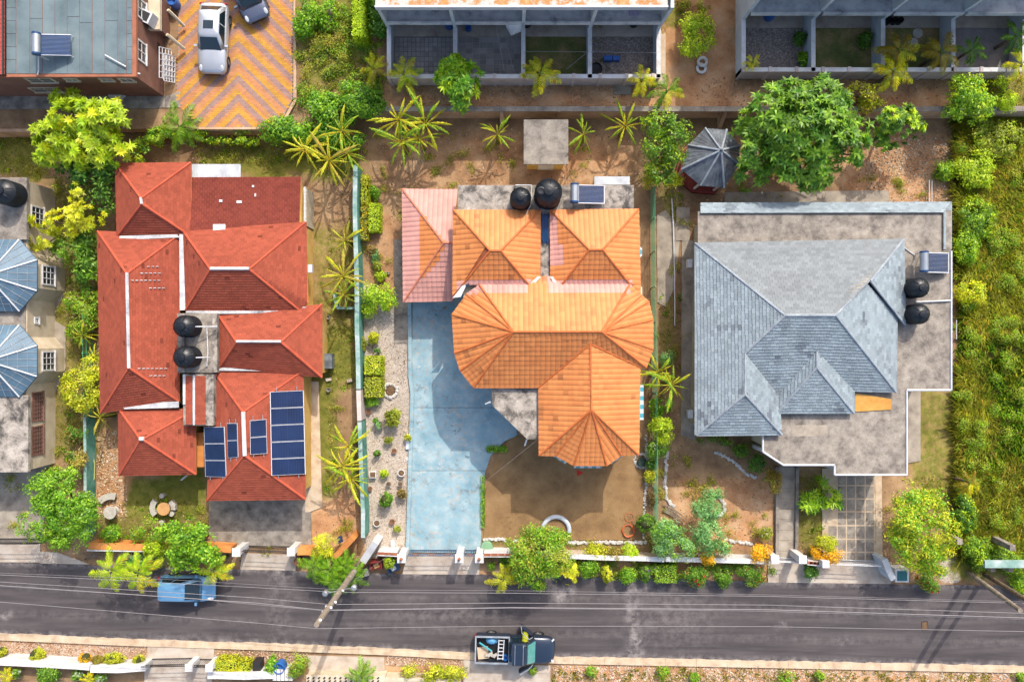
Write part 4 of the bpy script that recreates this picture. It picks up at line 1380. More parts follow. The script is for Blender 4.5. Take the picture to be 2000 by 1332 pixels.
obj('wall', mb, M['cream'], HG)
mb = MB()
mb.prism([P(x, y, ZG) for x, y in [(1366, 484), (1756, 476), (1745, 755), (1660, 755), (1660, 798), (1525, 798), (1520, 842), (1366, 842)]], ZF - .05, ZG - .02)
obj('wall', mb, M['slab_roof'], HG)
for i, (a, b) in enumerate((((1858, 490), (1858, 762)), ((1858, 762), (1771, 762)), ((1771, 762), (1771, 927)), ((1771, 927), (1630, 927)), ((1630, 927), (1630, 908)), ((1630, 908), (1530, 908)), ((1530, 908), (1490, 882)), ((1490, 882), (1490, 850)))):
 m2 = MB()
 p, q = P(a[0], a[1], ZF + .03), P(b[0], b[1], ZF + .03)
 d = (q - p).normalized()
 m2.tube([p, q], .065, 6)
 obj('gutter', m2, M['whitemetal'], HG)
flashing(HG, R4(1545, 830, 1617, 852), ZF + .012, M['concrete'], 'repair_patch', .03)
m2 = MB()
n_ = 18
for i in range(n_):
 f0, f1 = i / n_, (i + 1) / n_
 q0, q1, q2, q3 = P(1670, 768, ZF + .12), P(1740, 779, ZF + .12), P(1741, 800, ZF + .06), P(1670, 804, ZF + .06)
 z = Vector((0, 0, .018 if i % 2 else 0))
 m2.hexa([q3.lerp(q0, f0) + z - Vector((0, 0, .03)), q2.lerp(q1, f0) + z - Vector((0, 0, .03)), q2.lerp(q1, f1) + z - Vector((0, 0, .03)), q3.lerp(q0, f1) + z - Vector((0, 0, .03)),
    q3.lerp(q0, f0) + z, q2.lerp(q1, f0) + z, q2.lerp(q1, f1) + z, q3.lerp(q0, f1) + z])
M['yellowsheet'] = mat('yellow_sheet', [(0.3, lin(236, 166, 74)), (0.7, lin(250, 196, 104))], 2, 5, rough=.6, bmp=.05, fine=.1)
solo('roof_sheet', 'yellow corrugated sheet lying on the grey house flat roof', 'metal sheet', m2, M['yellowsheet'])
water_tank('black water tank on the grey house nearer the solar heater', 1802, 561, ZF + .02, .6, 1.45)
water_tank('black water tank on the grey house, the southern of its two', 1803, 613, ZF + .02, .6, 1.45)
solar_heater('flat plate solar water heater on the grey house roof edge', 1798, 1853, 492, 532, ZF + .01, tubes=False)
pipe('tank_pipe', 'white pipe lying across the grey house roof between the tanks', [(1788, 590, ZF + .1), (1857, 587, ZF + .1)], .05, M['whitemetal'], group='tank pipes')
pipe('tank_pipe', 'pale pipes leading to the grey house solar heater', [(1765, 483, ZF + .06), (1786, 498, ZF + .06), (1797, 494, ZF + .4)], .03, M['whitemetal'], group='tank pipes')
for (x, y, z) in ((1346, 515, 1.6), (1347, 808, 1.5)):
 m2 = MB()
 m2.obox(P(x, y, z), (.3, .5, .5))
 obj('meter_box', m2, M['whitemetal'], HG)
for (x, y) in ((1505, 885), (1545, 905), (1632, 915), (1762, 918)):
 m2 = MB()
 c = P(x, y, ZF - .2)
 m2.obox((c.x, c.y, (ZF - .2) / 2), (.24, .24, ZF - .2))
 obj('porch_post', m2, M['white'], HG)
# ================================================================== brown house with a flat felt roof (terrace)
HB = thing('flat_roof_house', 'brown walled house with a wide grey felt roof and solar heater', 'house', P(130, 60, ZT))
ZB = 5.2
a_, b_ = P(-120, -120, ZB), P(262, 148, ZB)
mb = MB()
mb.box(a_.x, b_.x, b_.y, a_.y, ZT - .1, ZB - .2)
obj('wall', mb, M['brownwall'], HB)
mb = MB()
mb.prism([P(x, y, ZB) for x, y in [(-120, -120), (265, -120), (266, 150), (-120, 151)]], ZB - .22, ZB - .02)
M['fascia'] = mat('brown_fascia', [(0.3, lin(160, 96, 70)), (0.7, lin(196, 126, 96))], 1.5, 5, bmp=.05, fine=.1)
rb = obj('roof', mb, M['fascia'], HB)
xs_ = [12, 31, 58, 83, 107, 131, 155, 180, 205, 230, 247, 258]
for i in range(len(xs_) - 1):
 x0, x1 = xs_[i] + .5, xs_[i + 1] - .5
 ys_ = [-120, 144.5]
 if i in (0, 10):
  ys_ = [-120, -30, -8, 16, 41, 66, 92, 117, 144.5]
 elif i in (2, 5, 6, 8):
  ys_ = [-120, random.uniform(10, 60), 144.5]
 for k in range(len(ys_) - 1):
  mb = MB()
  g_ = shade((1, 1, 1), .93, 1.05)
  mb.prism([P(x, y, ZB + .02) for x, y in R4(x0 + random.uniform(-.3, .3), ys_[k] + .4, x1 + random.uniform(-.3, .3), ys_[k + 1] - .4)], ZB - .02, ZB + random.uniform(.0, .008), g_)
  obj('felt_strip', mb, M['felt'], rb)
mb = MB()
for k in range(24):
 y0 = 146 - k * 9.0
 mb.hexa([P(-120, y0, ZB + .1), P(9, y0, ZB + .1), P(9, y0 - 8.5, ZB + .1), P(-120, y0 - 8.5, ZB + .1),
    P(-120, y0, ZB + .2), P(9, y0, ZB + .2), P(9, y0 - 8.5, ZB + .24), P(-120, y0 - 8.5, ZB + .24)])
M['redtin'] = mat('red_tin', [(0.3, lin(190, 84, 70)), (0.7, lin(214, 108, 92))], 2, 5, rough=.6, bmp=.05, fine=.1)
obj('red_tin_roof', mb, M['redtin'], HB)
mb = MB()
mb.prism([P(x, y, ZB + .05) for x, y in R4(8.5, -120, 11.5, 148)], ZB - .1, ZB + .28)
obj('parapet', mb, M['darkmetal'], HB)
yS = P(100, 148, ZB).y
xE = P(262, 60, ZB).x
for (px, z, wd, hh) in ((80, 4.45, 1.5, .8), (140, 4.55, .7, .45), (208, 4.55, .7, .45), (247, 4.5, .75, .6), (90, 2.6, 1.7, .8)):
 x = P(px, 150, z).x
 win(HB, (x, yS - .002, z), (1, 0, 0), wd, hh, M['cream'], 2, 2, out=(0, -1, 0))
for (py, z, wd, hh) in ((102, 4.3, 1.15, 1.1), (20, 4.3, 1.1, 1.1)):
 y = P(270, py, z).y
 win(HB, (xE + .002, y, z), (0, 1, 0), wd, hh, M['white'], 2, 2, out=(1, 0, 0))
mb = MB()
q = [(264, -60), (300, -60), (305, 38), (328, 58), (328, 72), (280, 72), (264, 60)]
mb.prism([P(x, y, 3.4) for x, y in R4(264, -60, 312, 58)], 3.1, 3.4)
obj('balcony_slab', mb, M['cream'], HB)
mb = MB()
a2, b2 = P(264, -60, 3.1), P(306, 52, 3.1)
mb.box(xE + .002, b2.x, b2.y, a2.y, ZT, 3.1)
obj('ground_floor_wall', mb, M['brownwall'], HB)
mb = MB()
a2, b2 = P(264, 66, 2.4), P(302, 150, 2.4)
m2 = MB()
for k in range(7):
 y = P(0, -40 + k * 14, 3.9).y
 m2.tube([(b2.x - .2, y, 3.4), (b2.x - .2, y, 4.0)], .03, 5)
m2.tube([(b2.x - .2, P(0, -44, 3.9).y, 4.0), (b2.x - .2, P(0, 46, 3.9).y, 4.0)], .035, 5)
m2.tube([(b2.x - .2, P(0, 46, 3.9).y, 4.0), (xE + .1, P(0, 46, 3.9).y, 4.0)], .035, 5)
M['orrail'] = plain('orange_brown_rail', lin(196, 112, 66), .6, .4)
obj('balcony_rail', m2, M['orrail'], HB)
def condenser(label, px, py, z, rz, s=1.0):
 c = P(px, py, z)
 t = thing('air_conditioner', label, 'air conditioner', c, rz, 'air conditioner units by the brown house')
 mb = MB()
 mb.obox((0, 0, .33 * s), (.85 * s, .6 * s, .66 * s))
 obj('casing', mb, M['whitemetal'], t, local=True)
 mb = MB()
 mb.obox((0, 0, .665 * s), (.66 * s, .45 * s, .02))
 obj('grille', mb, M['darkmetal'], t, local=True)
 mb = MB()
 mb.obox((.0, -.305 * s, .33 * s), (.7 * s, .02, .5 * s))
 obj('fan_grille', mb, M['darkmetal'], t, local=True)
 return t
condenser('large air conditioner unit standing on the brown house balcony slab', 290, 40, 3.42, math.radians(-25), 1.2)
condenser('white air conditioner unit low on the brown house east wall', 306, 96, ZT + .5, math.radians(90), .8)
for k, (x0, y0, x1, y1) in enumerate(((311, 92, 331, 152), (320, 105, 338, 158))):
 mb = MB()
 ca, cb, cc_, cd_ = P(x0, y0, 2.7), P(x1 + 4, y0 + 6, 1.4), P(x1 + 3, y1 + 4, 1.3), P(x0, y1, 2.6)
 for i in range(5):
  f = i / 4
  mb.tube([ca.lerp(cb, f), cd_.lerp(cc_, f)], .03, 5)
 for i in range(6):
  f = i / 5
  mb.tube([ca.lerp(cd_, f), cb.lerp(cc_, f)], .03, 5)
 solo('window_grille', ['outer', 'inner'][1 - k] + ' white welded window grille leaning by the brown house', 'grille', mb, M['whitemetal'], 'leaning white window grilles')
for k, (a, b) in enumerate((((328, 20, ZT + 1.6), (360, 52, ZT + .3)), ((326, 68, ZT + 1.6), (360, 96, ZT + .3)))):
 mb = MB()
 mb.tube([P(*a), P(*b)], .1, 6)
 solo('wooden_prop', ['northern', 'southern'][k] + ' pale timber prop slanting to the paved drive', 'timber', mb, M['cream'], 'timber props by the paved drive')
solar_heater('evacuated tube solar heater with blue tubes on the felt roof', 64, 138, 66, 108, ZB + .02)
pipe('roof_pipe', 'white pipe dropping from the solar heater over the brown house roof edge', [(75, 110, ZB + .5), (75, 140, ZB + .1), (73, 147, ZB + .1)], .04, M['whitemetal'], group='pipes on the felt roof')
pipe('roof_pipe', 'white pole lying slanted on the felt roof corner', [(205, 108, ZB + .15), (246, 131, ZB + .12)], .04, M['whitemetal'], group='pipes on the felt roof')
pipe('roof_pipe', 'short white spout at the felt roof corner', [(258, 142, ZB - .1), (274, 145, ZB - .3)], .05, M['whitemetal'], group='pipes on the felt roof')
M['bluebin'] = plain('blue_plastic', lin(40, 110, 196), .4, .5)
def barrel(label, px, py, z, r, h, m, group):
 c = P(px, py, z)
 mb = MB()
 mb.lathe([(0, 0), (r * .85, 0), (r * .98, h * .1), (r, h * .3), (r * 1.0, h * .7), (r * .95, h * .95), (r * .88, h), (r * .82, h), (r * .8, h * .75), (0, h * .72)], tuple(c), 18)
 return solo('barrel', label, 'barrel', mb, m, group, smooth=False)
barrel('blue barrel beside the brown house south wall', 266, 178, ZT, .35, .85, M['bluebin'], 'barrels')
mb = MB()
for k in range(5):
 mb.lathe([(0, 0), (.22, 0.02), (.3, .15), (.2, .32), (0, .4)], tuple(P(222 + k * 4.5, 186 + (k % 2) * 5, ZT)), 9)
solo('plastic_bags', 'pile of pale plastic bags by the brown house wall', 'bags', mb, M['white_dirty'])
barrel('blue drum at the top of the paved drive', 345, 12, ZT + .05, .32, .8, M['bluebin'], 'barrels')
# ================================================================== row houses
def row_house(name, label, parts, yroof, ybal, ypat, ygar, ywall, roofm, yards, xr0, xr1):
 """parts: px of the party walls at the rear garden wall level"""
 zb, zr, zl = ZT + 2.8, ZT + 6.0, ZT + 1.4
 t = thing(name, label, 'house', P((parts[0] + parts[-1]) / 2, ygar, ZT))
 X = [P(p, ywall, zl).x for p in parts]
 yE = P(0, ybal, zb).y          # balcony edge
 yW = P(0, ywall, zl).y         # rear garden wall
 yR = P(0, yroof, zr).y
 yN = yE + 11
 xa, xb = P(xr0, yroof, zr).x, P(xr1, yroof, zr).x
 mb = MB()
 mb.box(xa, xb, yR, yN, zr - .25, zr)
 ro = obj('roof', mb, roofm, t)
 mb = MB()
 mb.box(xa - .02, xb + .02, yR - .12, yR, zr - .3, zr + .1)
 obj('fascia', mb, M['bluewall'], ro)
 yH = yE + 2.0                   # house rear wall
 mb = MB()
 mb.box(X[0] - .1, X[-1] + .1, yH, yN, ZT - .1, zr - .25)
 obj('wall', mb, M['cream'], t)
 for i in range(len(X) - 1):
  mb = MB()
  mb.box(X[i] + .1, X[i + 1] - .1, yE, yH, zb - .2, zb)
  bl = obj('balcony', mb, M['white_dirty'], t)
  mb = MB()
  mb.box(X[i] + .1, X[i + 1] - .1, yE - .1, yE, zb - .25, zb + .12)
  obj('upstand', mb, M['white_dirty'], bl)
  mb = MB()
  yp = P(0, ypat, ZT + .1).y
  mb.box(X[i] + .1, X[i + 1] - .1, yp, yH, ZT - .02, ZT + .1)
  obj('patio', mb, M['apron'], t)
  kind, pav = yards[i]
  mb = MB()
  mb.box(X[i] + .1, X[i + 1] - .1, yW + .1, yp - .005, ZT - .02, ZT + .06)
  obj('yard', mb, M[kind], t)
  if pav:
   nx_, ny_ = pav
   for a in range(nx_):
    for b in range(ny_):
     w_ = (X[i + 1] - X[i] - .3) / nx_
     h_ = (yp - yW - .2) / ny_
     m2 = MB()
     x0, y0 = X[i] + .15 + a * w_, yW + .15 + b * h_
     col = shade((1, 1, 1), .6, 1.0) if kind != 'yard_dark' else shade((1, 1, 1), .8, 1.05)
     m2.box(x0 + .02, x0 + w_ - .02, y0 + .02, y0 + h_ - .02, ZT + .03, ZT + .085 + random.uniform(-.004, .004), col)
     obj('paving_slab', m2, M['paveslab'], t)
  xm = (X[i] + X[i + 1]) / 2
  win(t, (xm + .5, yH - .002, zb + 1.3), (1, 0, 0), 1.6, 1.3, M['white'], 3, 2, out=(0, -1, 0))
  win(t, (xm - .6, yH - .002, ZT + 1.25), (1, 0, 0), 1.3, 1.2, M['white'], 2, 2, out=(0, -1, 0))
  win(t, (xm + 1.0, yH - .002, ZT + 1.1), (1, 0, 0), .9, 1.95, M['white'], 1, 2, out=(0, -1, 0))
  m2 = MB()
  for k in range(14):
   x = xm - .9 + 1.8 * k / 13
   m2.tube([(x, yH - .06, zb + .75), (x, yH - .06, zb + 1.6)], .012, 4)
  obj('burglar_bars', m2, M['darkmetal'], t)
 for i, x in enumerate(X):
  mb = MB()
  th_ = .1
  y3 = P(0, ybal + 14, zl).y
  prof = [(yW, ZT), (yW, zl), (y3, zl), (yR + .02, zr - .3), (yH, zr - .3), (yH, ZT)]
  L = [Vector((x - th_, y, z)) for y, z in prof]
  Rr = [Vector((x + th_, y, z)) for y, z in prof]
  mb.face(L)
  mb.face(Rr[::-1])
  for k in range(len(prof)):
   k2 = (k + 1) % len(prof)
   mb.face([L[k2], L[k], Rr[k], Rr[k2]])
  pw = obj('party_wall', mb, M['bluewall'], t)
  m2 = MB()
  m2.box(x - .13, x + .13, yW - .1, y3, zl, zl + .06)
  obj('coping', m2, M['white'], pw)
 mb = MB()
 mb.box(X[0] - .1, X[-1] + .1, yW - .1, yW + .1, ZT - .1, zl)
 rw = obj('garden_wall', mb, M['pinkwall'], t)
 mb = MB()
 mb.box(X[0] - .12, X[-1] + .12, yW - .13, yW + .13, zl, zl + .06)
 obj('coping', mb, M['white'], rw)
 k = 0
 while X[0] + k * 1.63 < X[-1]:
  m2 = MB()
  x = X[0] + k * 1.63
  m2.box(x - .1, x + .1, yW - .16, yW + .16, ZT, zl + .12)
  obj('pier', m2, M['pinkwall'], rw)
  k += 1
 return t, X, yW, yE
M['yard_dark'] = mat('dark_paved_yard', [(0.3, lin(130, 124, 124)), (0.7, lin(176, 168, 166))], 1.0, 7, bmp=.2, fine=.2)
M['yard_tile'] = mat('yard_bed', [(0.3, lin(186, 178, 170)), (0.7, lin(220, 212, 204))], 1.0, 7, bmp=.2, fine=.2)
M['yard_grass'] = mat('yard_grass', [(0.3, lin(84, 104, 48)), (0.5, lin(130, 132, 72)), (0.65, lin(178, 150, 104)), (0.8, lin(190, 160, 120))], .7, 8, bmp=.5, fine=.35, fscale=14)
M['yard_gravel'] = mat('yard_gravel', [(0.3, lin(116, 104, 98)), (0.5, lin(164, 150, 140)), (0.7, lin(206, 194, 182))], 9, 4, bmp=.5, fine=.35, fscale=24)
M['paveslab'] = mat('paving_slab', [(0.3, lin(176, 168, 162)), (0.7, lin(214, 206, 198))], 1.4, 6, bmp=.15, fine=.15, attr=True)
rowA = row_house('row_house', 'two storey white row house with four walled rear yards', [760, 889, 1022, 1152, 1286], 12, 43, 72, 120, 150, M['rust'],
     [('yard_dark', (14, 9)), ('yard_tile', (9, 8)), ('yard_grass', None), ('yard_gravel', None)], 733, 1304)
rowB = row_house('row_house', 'two storey blue white row house with shaded rear yards and palms', [1452, 1588, 1724, 1861, 2000], -20, 25, 55, 100, 137, M['white_dirty'],
     [('yard_gravel', None), ('yard_grass', None), ('yard_grass', None), ('yard_dark', None), ][0:4], 1437, 2040)
t_, XA, yWA, yEA = rowA
mb = MB()
mb.obox(P(1187, 116, ZT + .35), (.5, .28, .5)); mb.obox(P(1203, 116, ZT + .32), (.45, .26, .45))
solo('storage_box', 'pair of blue crates in the gravel rear yard', 'crates', mb, M['bluebin'])
mb = MB()
cloth = [P(983, 42, 3.9), P(1020, 40, 3.9), P(1018, 62, 3.2), P(998, 70, 3.1)]
mb.face(cloth[::-1])
mb.face([p - Vector((0, 0, .02)) for p in cloth])
solo('shade_cloth', 'white shade cloth hung over the second rear yard corner', 'cloth', mb, M['white_dirty'])
mb = MB()
cl = [P(1227, 15, 4.05), P(1248, 15, 4.05), P(1249, 31, 4.05), P(1228, 31, 4.05)]
mb.face(cl[::-1])
mb.face([p - Vector((0, 0, .02)) for p in cl])
M['lilac'] = plain('lilac_cloth', lin(196, 186, 214), .8, .2, var=.3, scale=14)
solo('towel', 'lilac towel drying on the balcony of the eastern unit', 'towel', mb, M['lilac'])
barrel('blue plastic barrel below the balcony at the second party wall', 878, 52, ZT + .1, .3, .9, M['bluebin'], 'barrels')
barrel('pale blue bucket beside chairs on the second patio', 915, 58, ZT + .1, .2, .4, M['bluebin'], 'barrels')
barrel('dark barrel on the third patio by the party wall', 1029, 48, ZT + .1, .3, .9, M['tank'], 'barrels')
barrel('dark round bin on the fourth patio', 1237, 48, ZT + .1, .28, .6, M['tank'], 'barrels')
barrel('black tub in the gravel yard corner by the garden wall', 1163, 139, ZT + .06, .4, .5, M['tank'], 'barrels')
for k, px in enumerate((1731, 1743, 1753)):
 barrel(['first', 'second', 'third'][k] + ' from the left of three black bins on a shaded patio', px, 45, ZT + .1, .2, .5, M['tank'], 'three black patio bins')
barrel('dark blue barrel in the first yard of the eastern row house', 1500, 35, ZT + .1, .32, .9, M['bluebin'], 'barrels')
for k, (px, py) in enumerate(((1792, 66), (1783, 85))):
 mb = MB()
 mb.lathe([(0, 0), (.32, 0), (.32, .05), (0, .055)], tuple(P(px, py, ZT + .065)), 16)
 solo('stepping_stone', ['round stepping stone nearer the patio in a shaded yard', 'round stepping stone nearer the garden wall in a shaded yard'][k], 'stone', mb, M['benchstone'], 'stepping stones')
for k, (a, b) in enumerate((((968, 45, 3.6), (985, 140, 2.9)), ((986, 70, 3.2), (1003, 140, 2.9)), ((1024, 101, 2.9), (1148, 102, 2.9)), ((1154, 102, 2.9), (1284, 104, 2.9)), ((1106, 136, 2.6), (1150, 100, 2.9)))):
 mb = MB()
 mb.tube([P(*a), P(*b)], .014, 4)
 solo('clothes_line', ['long line sloping over the second yard', 'short line sloping over the second yard', 'line stretched across the third yard', 'line stretched across the fourth yard', 'line slanting in the third yard corner'][k], 'clothes line', mb, M['wire'], 'clothes lines')
# ================================================================== retaining wall along the terrace
mbw = MB()
rwall = None
edge = [(700, 208), (1000, 208), (1300, 208), (1430, 208), (1700, 208), (1850, 209), (2120, 210)]
t = thing('retaining_wall', 'long beige retaining wall below the row house bank', 'wall', P(1350, 225, 0))
xA, xB = P(706, 210, 1.75).x, P(2140, 210, 1.75).x
yA = P(1000, 210, 1.75).y
n_ = 15
for i in range(n_):
 m2 = MB()
 x0, x1 = xA + (xB - xA) * i / n_, xA + (xB - xA) * (i + 1) / n_
 m2.box(x0 + .01, x1 - .01, yA - .22, yA, -.1, 1.72)
 obj('wall_panel', m2, M['retain'], t)
 m2 = MB()
 m2.box(x0 + .005, x1 - .005, yA - .27, yA + .05, 1.722, 1.80)
 obj('coping', m2, M['slab_roof'], t)
for px in (1412, 1690, 980):
 m2 = MB()
 x = P(px, 220, 1).x
 m2.hexa([(x - .12, yA - 1.0, 0), (x + .12, yA - 1.0, 0), (x + .12, yA - .2, 0), (x - .12, yA - .2, 0), (x - .12, yA - .3, 1.6), (x + .12, yA - .3, 1.6), (x + .12, yA - .2, 1.6), (x - .12, yA - .2, 1.6)])
 obj('buttress', m2, M['retain'], t)
mb = MB()
pts = [(388, 248.5), (545, 248.5), (573, 196), (573, -60), (576, -60), (579, 197), (548, 253), (388, 253)]
mb.prism([P(x, y, ZT + .25) for x, y in pts], -.1, ZT + .25)
solo('drive_wall', 'low pale wall around the paved chevron drive', 'wall', mb, M['retain'])
mb = MB()
mb.box(P(-100, 258, .9).x, P(76, 258, .9).x, P(0, 262, .9).y, P(0, 256, .9).y, -.1, 1.4)
solo('boundary_wall', 'low grey boundary wall behind the cream house garden', 'wall', mb, M['retain'])
# ================================================================== shed and gazebo
HS = thing('garden_shed', 'small yellow shed with a flat stained concrete roof', 'shed', P(1066, 285, 0))
mb = MB()
mb.prism([P(x, y, 2.5) for x, y in R4(1023, 234, 1110, 321)], 2.32, 2.5)
obj('roof', mb, M['slab_roof'], HS)
mb = MB()
a_, b_ = P(1030, 242, 2.3), P(1103, 316, 2.3)
mb.box(a_.x, b_.x, b_.y, a_.y, 0, 2.32)
obj('wall', mb, M['yellowwall'], HS)
mb = MB()
c = P(1066, 320, 1.1)
mb.box(c.x - .5, c.x + .5, b_.y - .04, b_.y - .002, .05, 2.1)
obj('door', mb, M['white'], HS)
GZ = thing('gazebo', 'octagonal gazebo with grey corrugated roof and dark red base', 'gazebo', P(1390, 320, 0))
apex = P(1398, 298, 3.9)
ev = [P(x, y, 2.5) for x, y in ((1377, 251), (1419, 254), (1445, 285), (1444, 322), (1414, 367), (1368, 363), (1331, 331), (1344, 284))]
gc = sum(ev, Vector()) / 8
apex = Vector((gc.x + .15, gc.y + .1, 3.8))
for k in range(8):
 a_, b_ = ev[k], ev[(k + 1) % 8]
 mb = MB()
 n = 10
 for i in range(n):
  f0, f1 = i / n, (i + 1) / n
  up = Vector((0, 0, .035 if i % 2 else 0))
  p0, p1 = a_.lerp(b_, f0) + up, a_.lerp(b_, f1) + up
  tp0 = a_.lerp(b_, f0).lerp(apex, .985) + up * .1
  tp1 = a_.lerp(b_, f1).lerp(apex, .985) + up * .1
  mb.face([p1, p0, tp0, tp1][::-1])
  mb.face([p1 - Vector((0, 0, .06)), p0 - Vector((0, 0, .06)), p0, p1])
 obj('roof_panel', mb, M['gazebo'], GZ)
 m2 = MB()
 m2.tube([a_ + Vector((0, 0, .05)), apex + Vector((0, 0, .05))], .07, 6)
 obj('hip_cap', m2, M['greycap'], GZ)
 m2 = MB()
 pc_ = gc.lerp(a_, .86)
 m2.tube([(pc_.x, pc_.y, .1), (pc_.x, pc_.y, 2.5)], .08, 8)
 obj('post', m2, M['white'], GZ)
M['redbase'] = mat('dark_red_paint', [(0.3, lin(120, 40, 36)), (0.7, lin(150, 56, 48))], 2, 5, rough=.6, bmp=.1, fine=.15)
m2 = MB()
m2.prism([(gc.x + (p.x - gc.x) * 1.0, gc.y + (p.y - gc.y) * 1.0) for p in ev], 0, .35)
obj('base', m2, M['redbase'], GZ)
m2 = MB()
m2.lathe([(.12, 3.78), (.1, 3.9), (.05, 3.98), (0, 4.0)], (apex.x, apex.y, 0), 10)
obj('finial', m2, M['gazebo'], GZ)
# ================================================================== cream house at the left edge
HC = thing('cream_house', 'cream house with blue faceted metal roofs and stained flat slabs', 'house', P(30, 640, 0))
ZC = 3.3
mb = MB()
mb.prism([P(x, y, ZC) for x, y in R4(-120, 347, 52, 468)], ZC - .25, ZC)
obj('flat_roof', mb, M['slab_roof'], HC)
mb = MB()
mb.prism([P(x, y, ZC) for x, y in R4(-120, 772, 55, 922)], ZC - .25, ZC)
obj('flat_roof', mb, M['slab_dark'], HC)
mb = MB()
mb.prism([P(x, y, ZC - .2) for x, y in R4(-120, 468, 50, 772)], ZC - .4, ZC - .2)
obj('flat_roof', mb, M['slab_roof'], HC)
fx = P(48, 400, ZC).x
mb = MB()
mb.box(P(-140, 0, ZC).x, fx, P(0, 920, ZC).y, P(0, 352, ZC).y, 0, ZC - .26)
obj('wall', mb, M['cream'], HC)
def bay(yc):
 """faceted bay with its metal roof, centred on photo row yc"""
 pts = [(-60, yc - 70), (38, yc - 70), (72, yc - 30), (72, yc + 30), (38, yc + 70), (-60, yc + 70)]
 z = 3.4
 ap = P(-25, yc, 4.7)
 ev_ = [P(x, y, z) for x, y in pts]
 mbr = MB()
 for i in range(5):
  poly = [ev_[i], ev_[i + 1], ap]
  deck(mbr, poly, .12)
 r_ = obj('metal_roof', mbr, M['metalroof'], HC)
 for i in range(5):
  a_, b_ = ev_[i], ev_[i + 1]
  nn = newell([a_, b_, ap])
  if nn.z < 0: nn = -nn
  ln = (b_ - a_).length
  m2 = MB()
  for k in range(1, int(ln / .42) + 1):
   f = k * .42 / ln
   if f >= 1: break
   p = a_.lerp(b_, f)
   m = (a_ + b_) / 2
   up = (ap - m)
   ua = (b_ - a_).normalized()
   up = (up - ua * up.dot(ua))
   tmax = 1 - abs(f - .5) * 2
   m2.tube([p + nn * .015, p + up * max(.06, tmax) + nn * .015], .018, 4)
  if m2.v:
   obj('seam', m2, M['greycap'], r_)
  for s_ in range(1, 5):
   m2 = MB()
   f = s_ / 5
   m2.tube([a_.lerp(ap, f) + nn * .012, b_.lerp(ap, f) + nn * .012], .012, 4)
   obj('seam', m2, M['greycap'], r_)
 for i in range(1, 5):
  cap_ = MB()
  cap_.tube([ev_[i] + Vector((0, 0, .03)), ap + Vector((0, 0, .03))], .05, 6)
  obj('hip_cap', cap_, M['whitemetal'], r_)
 wl = [P(x, y, z) for x, y in [(-60, yc - 58), (36, yc - 58), (66, yc - 24), (66, yc + 24), (36, yc + 58), (-60, yc + 58)]]
 mbx = MB()
 mbx.prism(wl, 0, z - .1)
 obj('bay_wall', mbx, M['cream'], HC)
 xw = wl[2].x
 win(HC, (xw + .002, P(0, yc, 2.0).y, 1.9), (0, 1, 0), 1.15, 1.3, M['white'], 3, 3, out=(1, 0, 0))
bay(538)
bay(705)
for (py, wd, nx_) in ((422, 1.1, 3), ):
 win(HC, (fx + .002, P(0, py, 2.0).y, 2.0), (0, 1, 0), wd, 1.3, M['white'], nx_, 3, out=(1, 0, 0))
for py in (794, 860):
 win(HC, (fx + .002, P(0, py, 2.0).y, 2.0), (0, 1, 0), 1.75, 1.1, M['brownwall'], 7, 6, out=(1, 0, 0))
win(HC, (fx + .002, P(0, 626, 2.0).y, 2.1), (0, 1, 0), .35, .4, M['white'], 1, 2, out=(1, 0, 0))
water_tank('black water tank on the cream house flat roof at the left edge', -2, 372, ZC + .02, .75, 1.6)
pipe('tank_pipe', 'white pipe from the cream house tank to its roof edge', [(12, 362, ZC + .6), (22, 375, ZC + .12), (51, 375, ZC + .1)], .04, M['whitemetal'], group='tank pipes')
# ================================================================== boundary walls and fences
def wall_run(name, label, cat, pts, z, thick, m, capm=None, group=None, zs=None):
 """pts: px positions of the wall's top line"""
 t = thing(name, label, cat, P((pts[0][0] + pts[-1][0]) / 2, (pts[0][1] + pts[-1][1]) / 2, 0), 0, group)
 for i in range(len(pts) - 1):
  a_, b_ = P(*pts[i], z), P(*pts[i + 1], z)
  d = (b_ - a_).normalized()
  nrm = Vector((-d.y, d.x, 0)) * thick / 2
  a2, b2 = a_ + d * .006, b_ - d * .006
  m2 = MB()
  m2.hexa([Vector((p.x, p.y, -.1)) for p in (a2 - nrm, b2 - nrm, b2 + nrm, a2 + nrm)] + [Vector((p.x, p.y, z - .06)) for p in (a2 - nrm, b2 - nrm, b2 + nrm, a2 + nrm)])
  s_ = obj('wall_panel', m2, m, t)
  if capm:
   nr = nrm * 1.25
   m2 = MB()
   m2.hexa([Vector((p.x, p.y, z - .058)) for p in (a2 - nr, b2 - nr, b2 + nr, a2 + nr)] + [Vector((p.x, p.y, z)) for p in (a2 - nr, b2 - nr, b2 + nr, a2 + nr)])
   obj('coping', m2, capm, s_)
 return t
M['tealcap'] = mat('teal_coping', [(0.3, lin(104, 158, 144)), (0.5, lin(160, 192, 184)), (0.65, lin(204, 218, 216)), (0.85, lin(222, 226, 228))], 1.3, 8, bmp=.15, fine=.15)
wall_run('boundary_wall', 'long teal boundary wall between the red house and the gravel strip', 'wall',
   [(694, 322), (693, 400), (694, 460), (696, 520), (697, 580), (697, 640), (699, 700), (700, 760)], 1.7, .22, M['tealwall'], M['tealcap'])
wall_run('boundary_wall', 'faded pinkish section of the wall beside the round stone planter', 'wall', [(700, 762), (702, 822)], 1.7, .22, M['pinkwall'], M['pinkwall'])
wall_run('boundary_wall', 'southern teal boundary wall section behind the banana clump', 'wall', [(702, 824), (704, 880), (706, 940), (709, 1000), (709, 1050)], 1.7, .2, M['tealwall'], M['tealcap'])
wall_run('planter_wall', 'small teal walled bed at the boundary wall', 'planter', [(650, 570), (658, 602), (692, 602)], .6, .12, M['tealwall'], M['tealcap'])
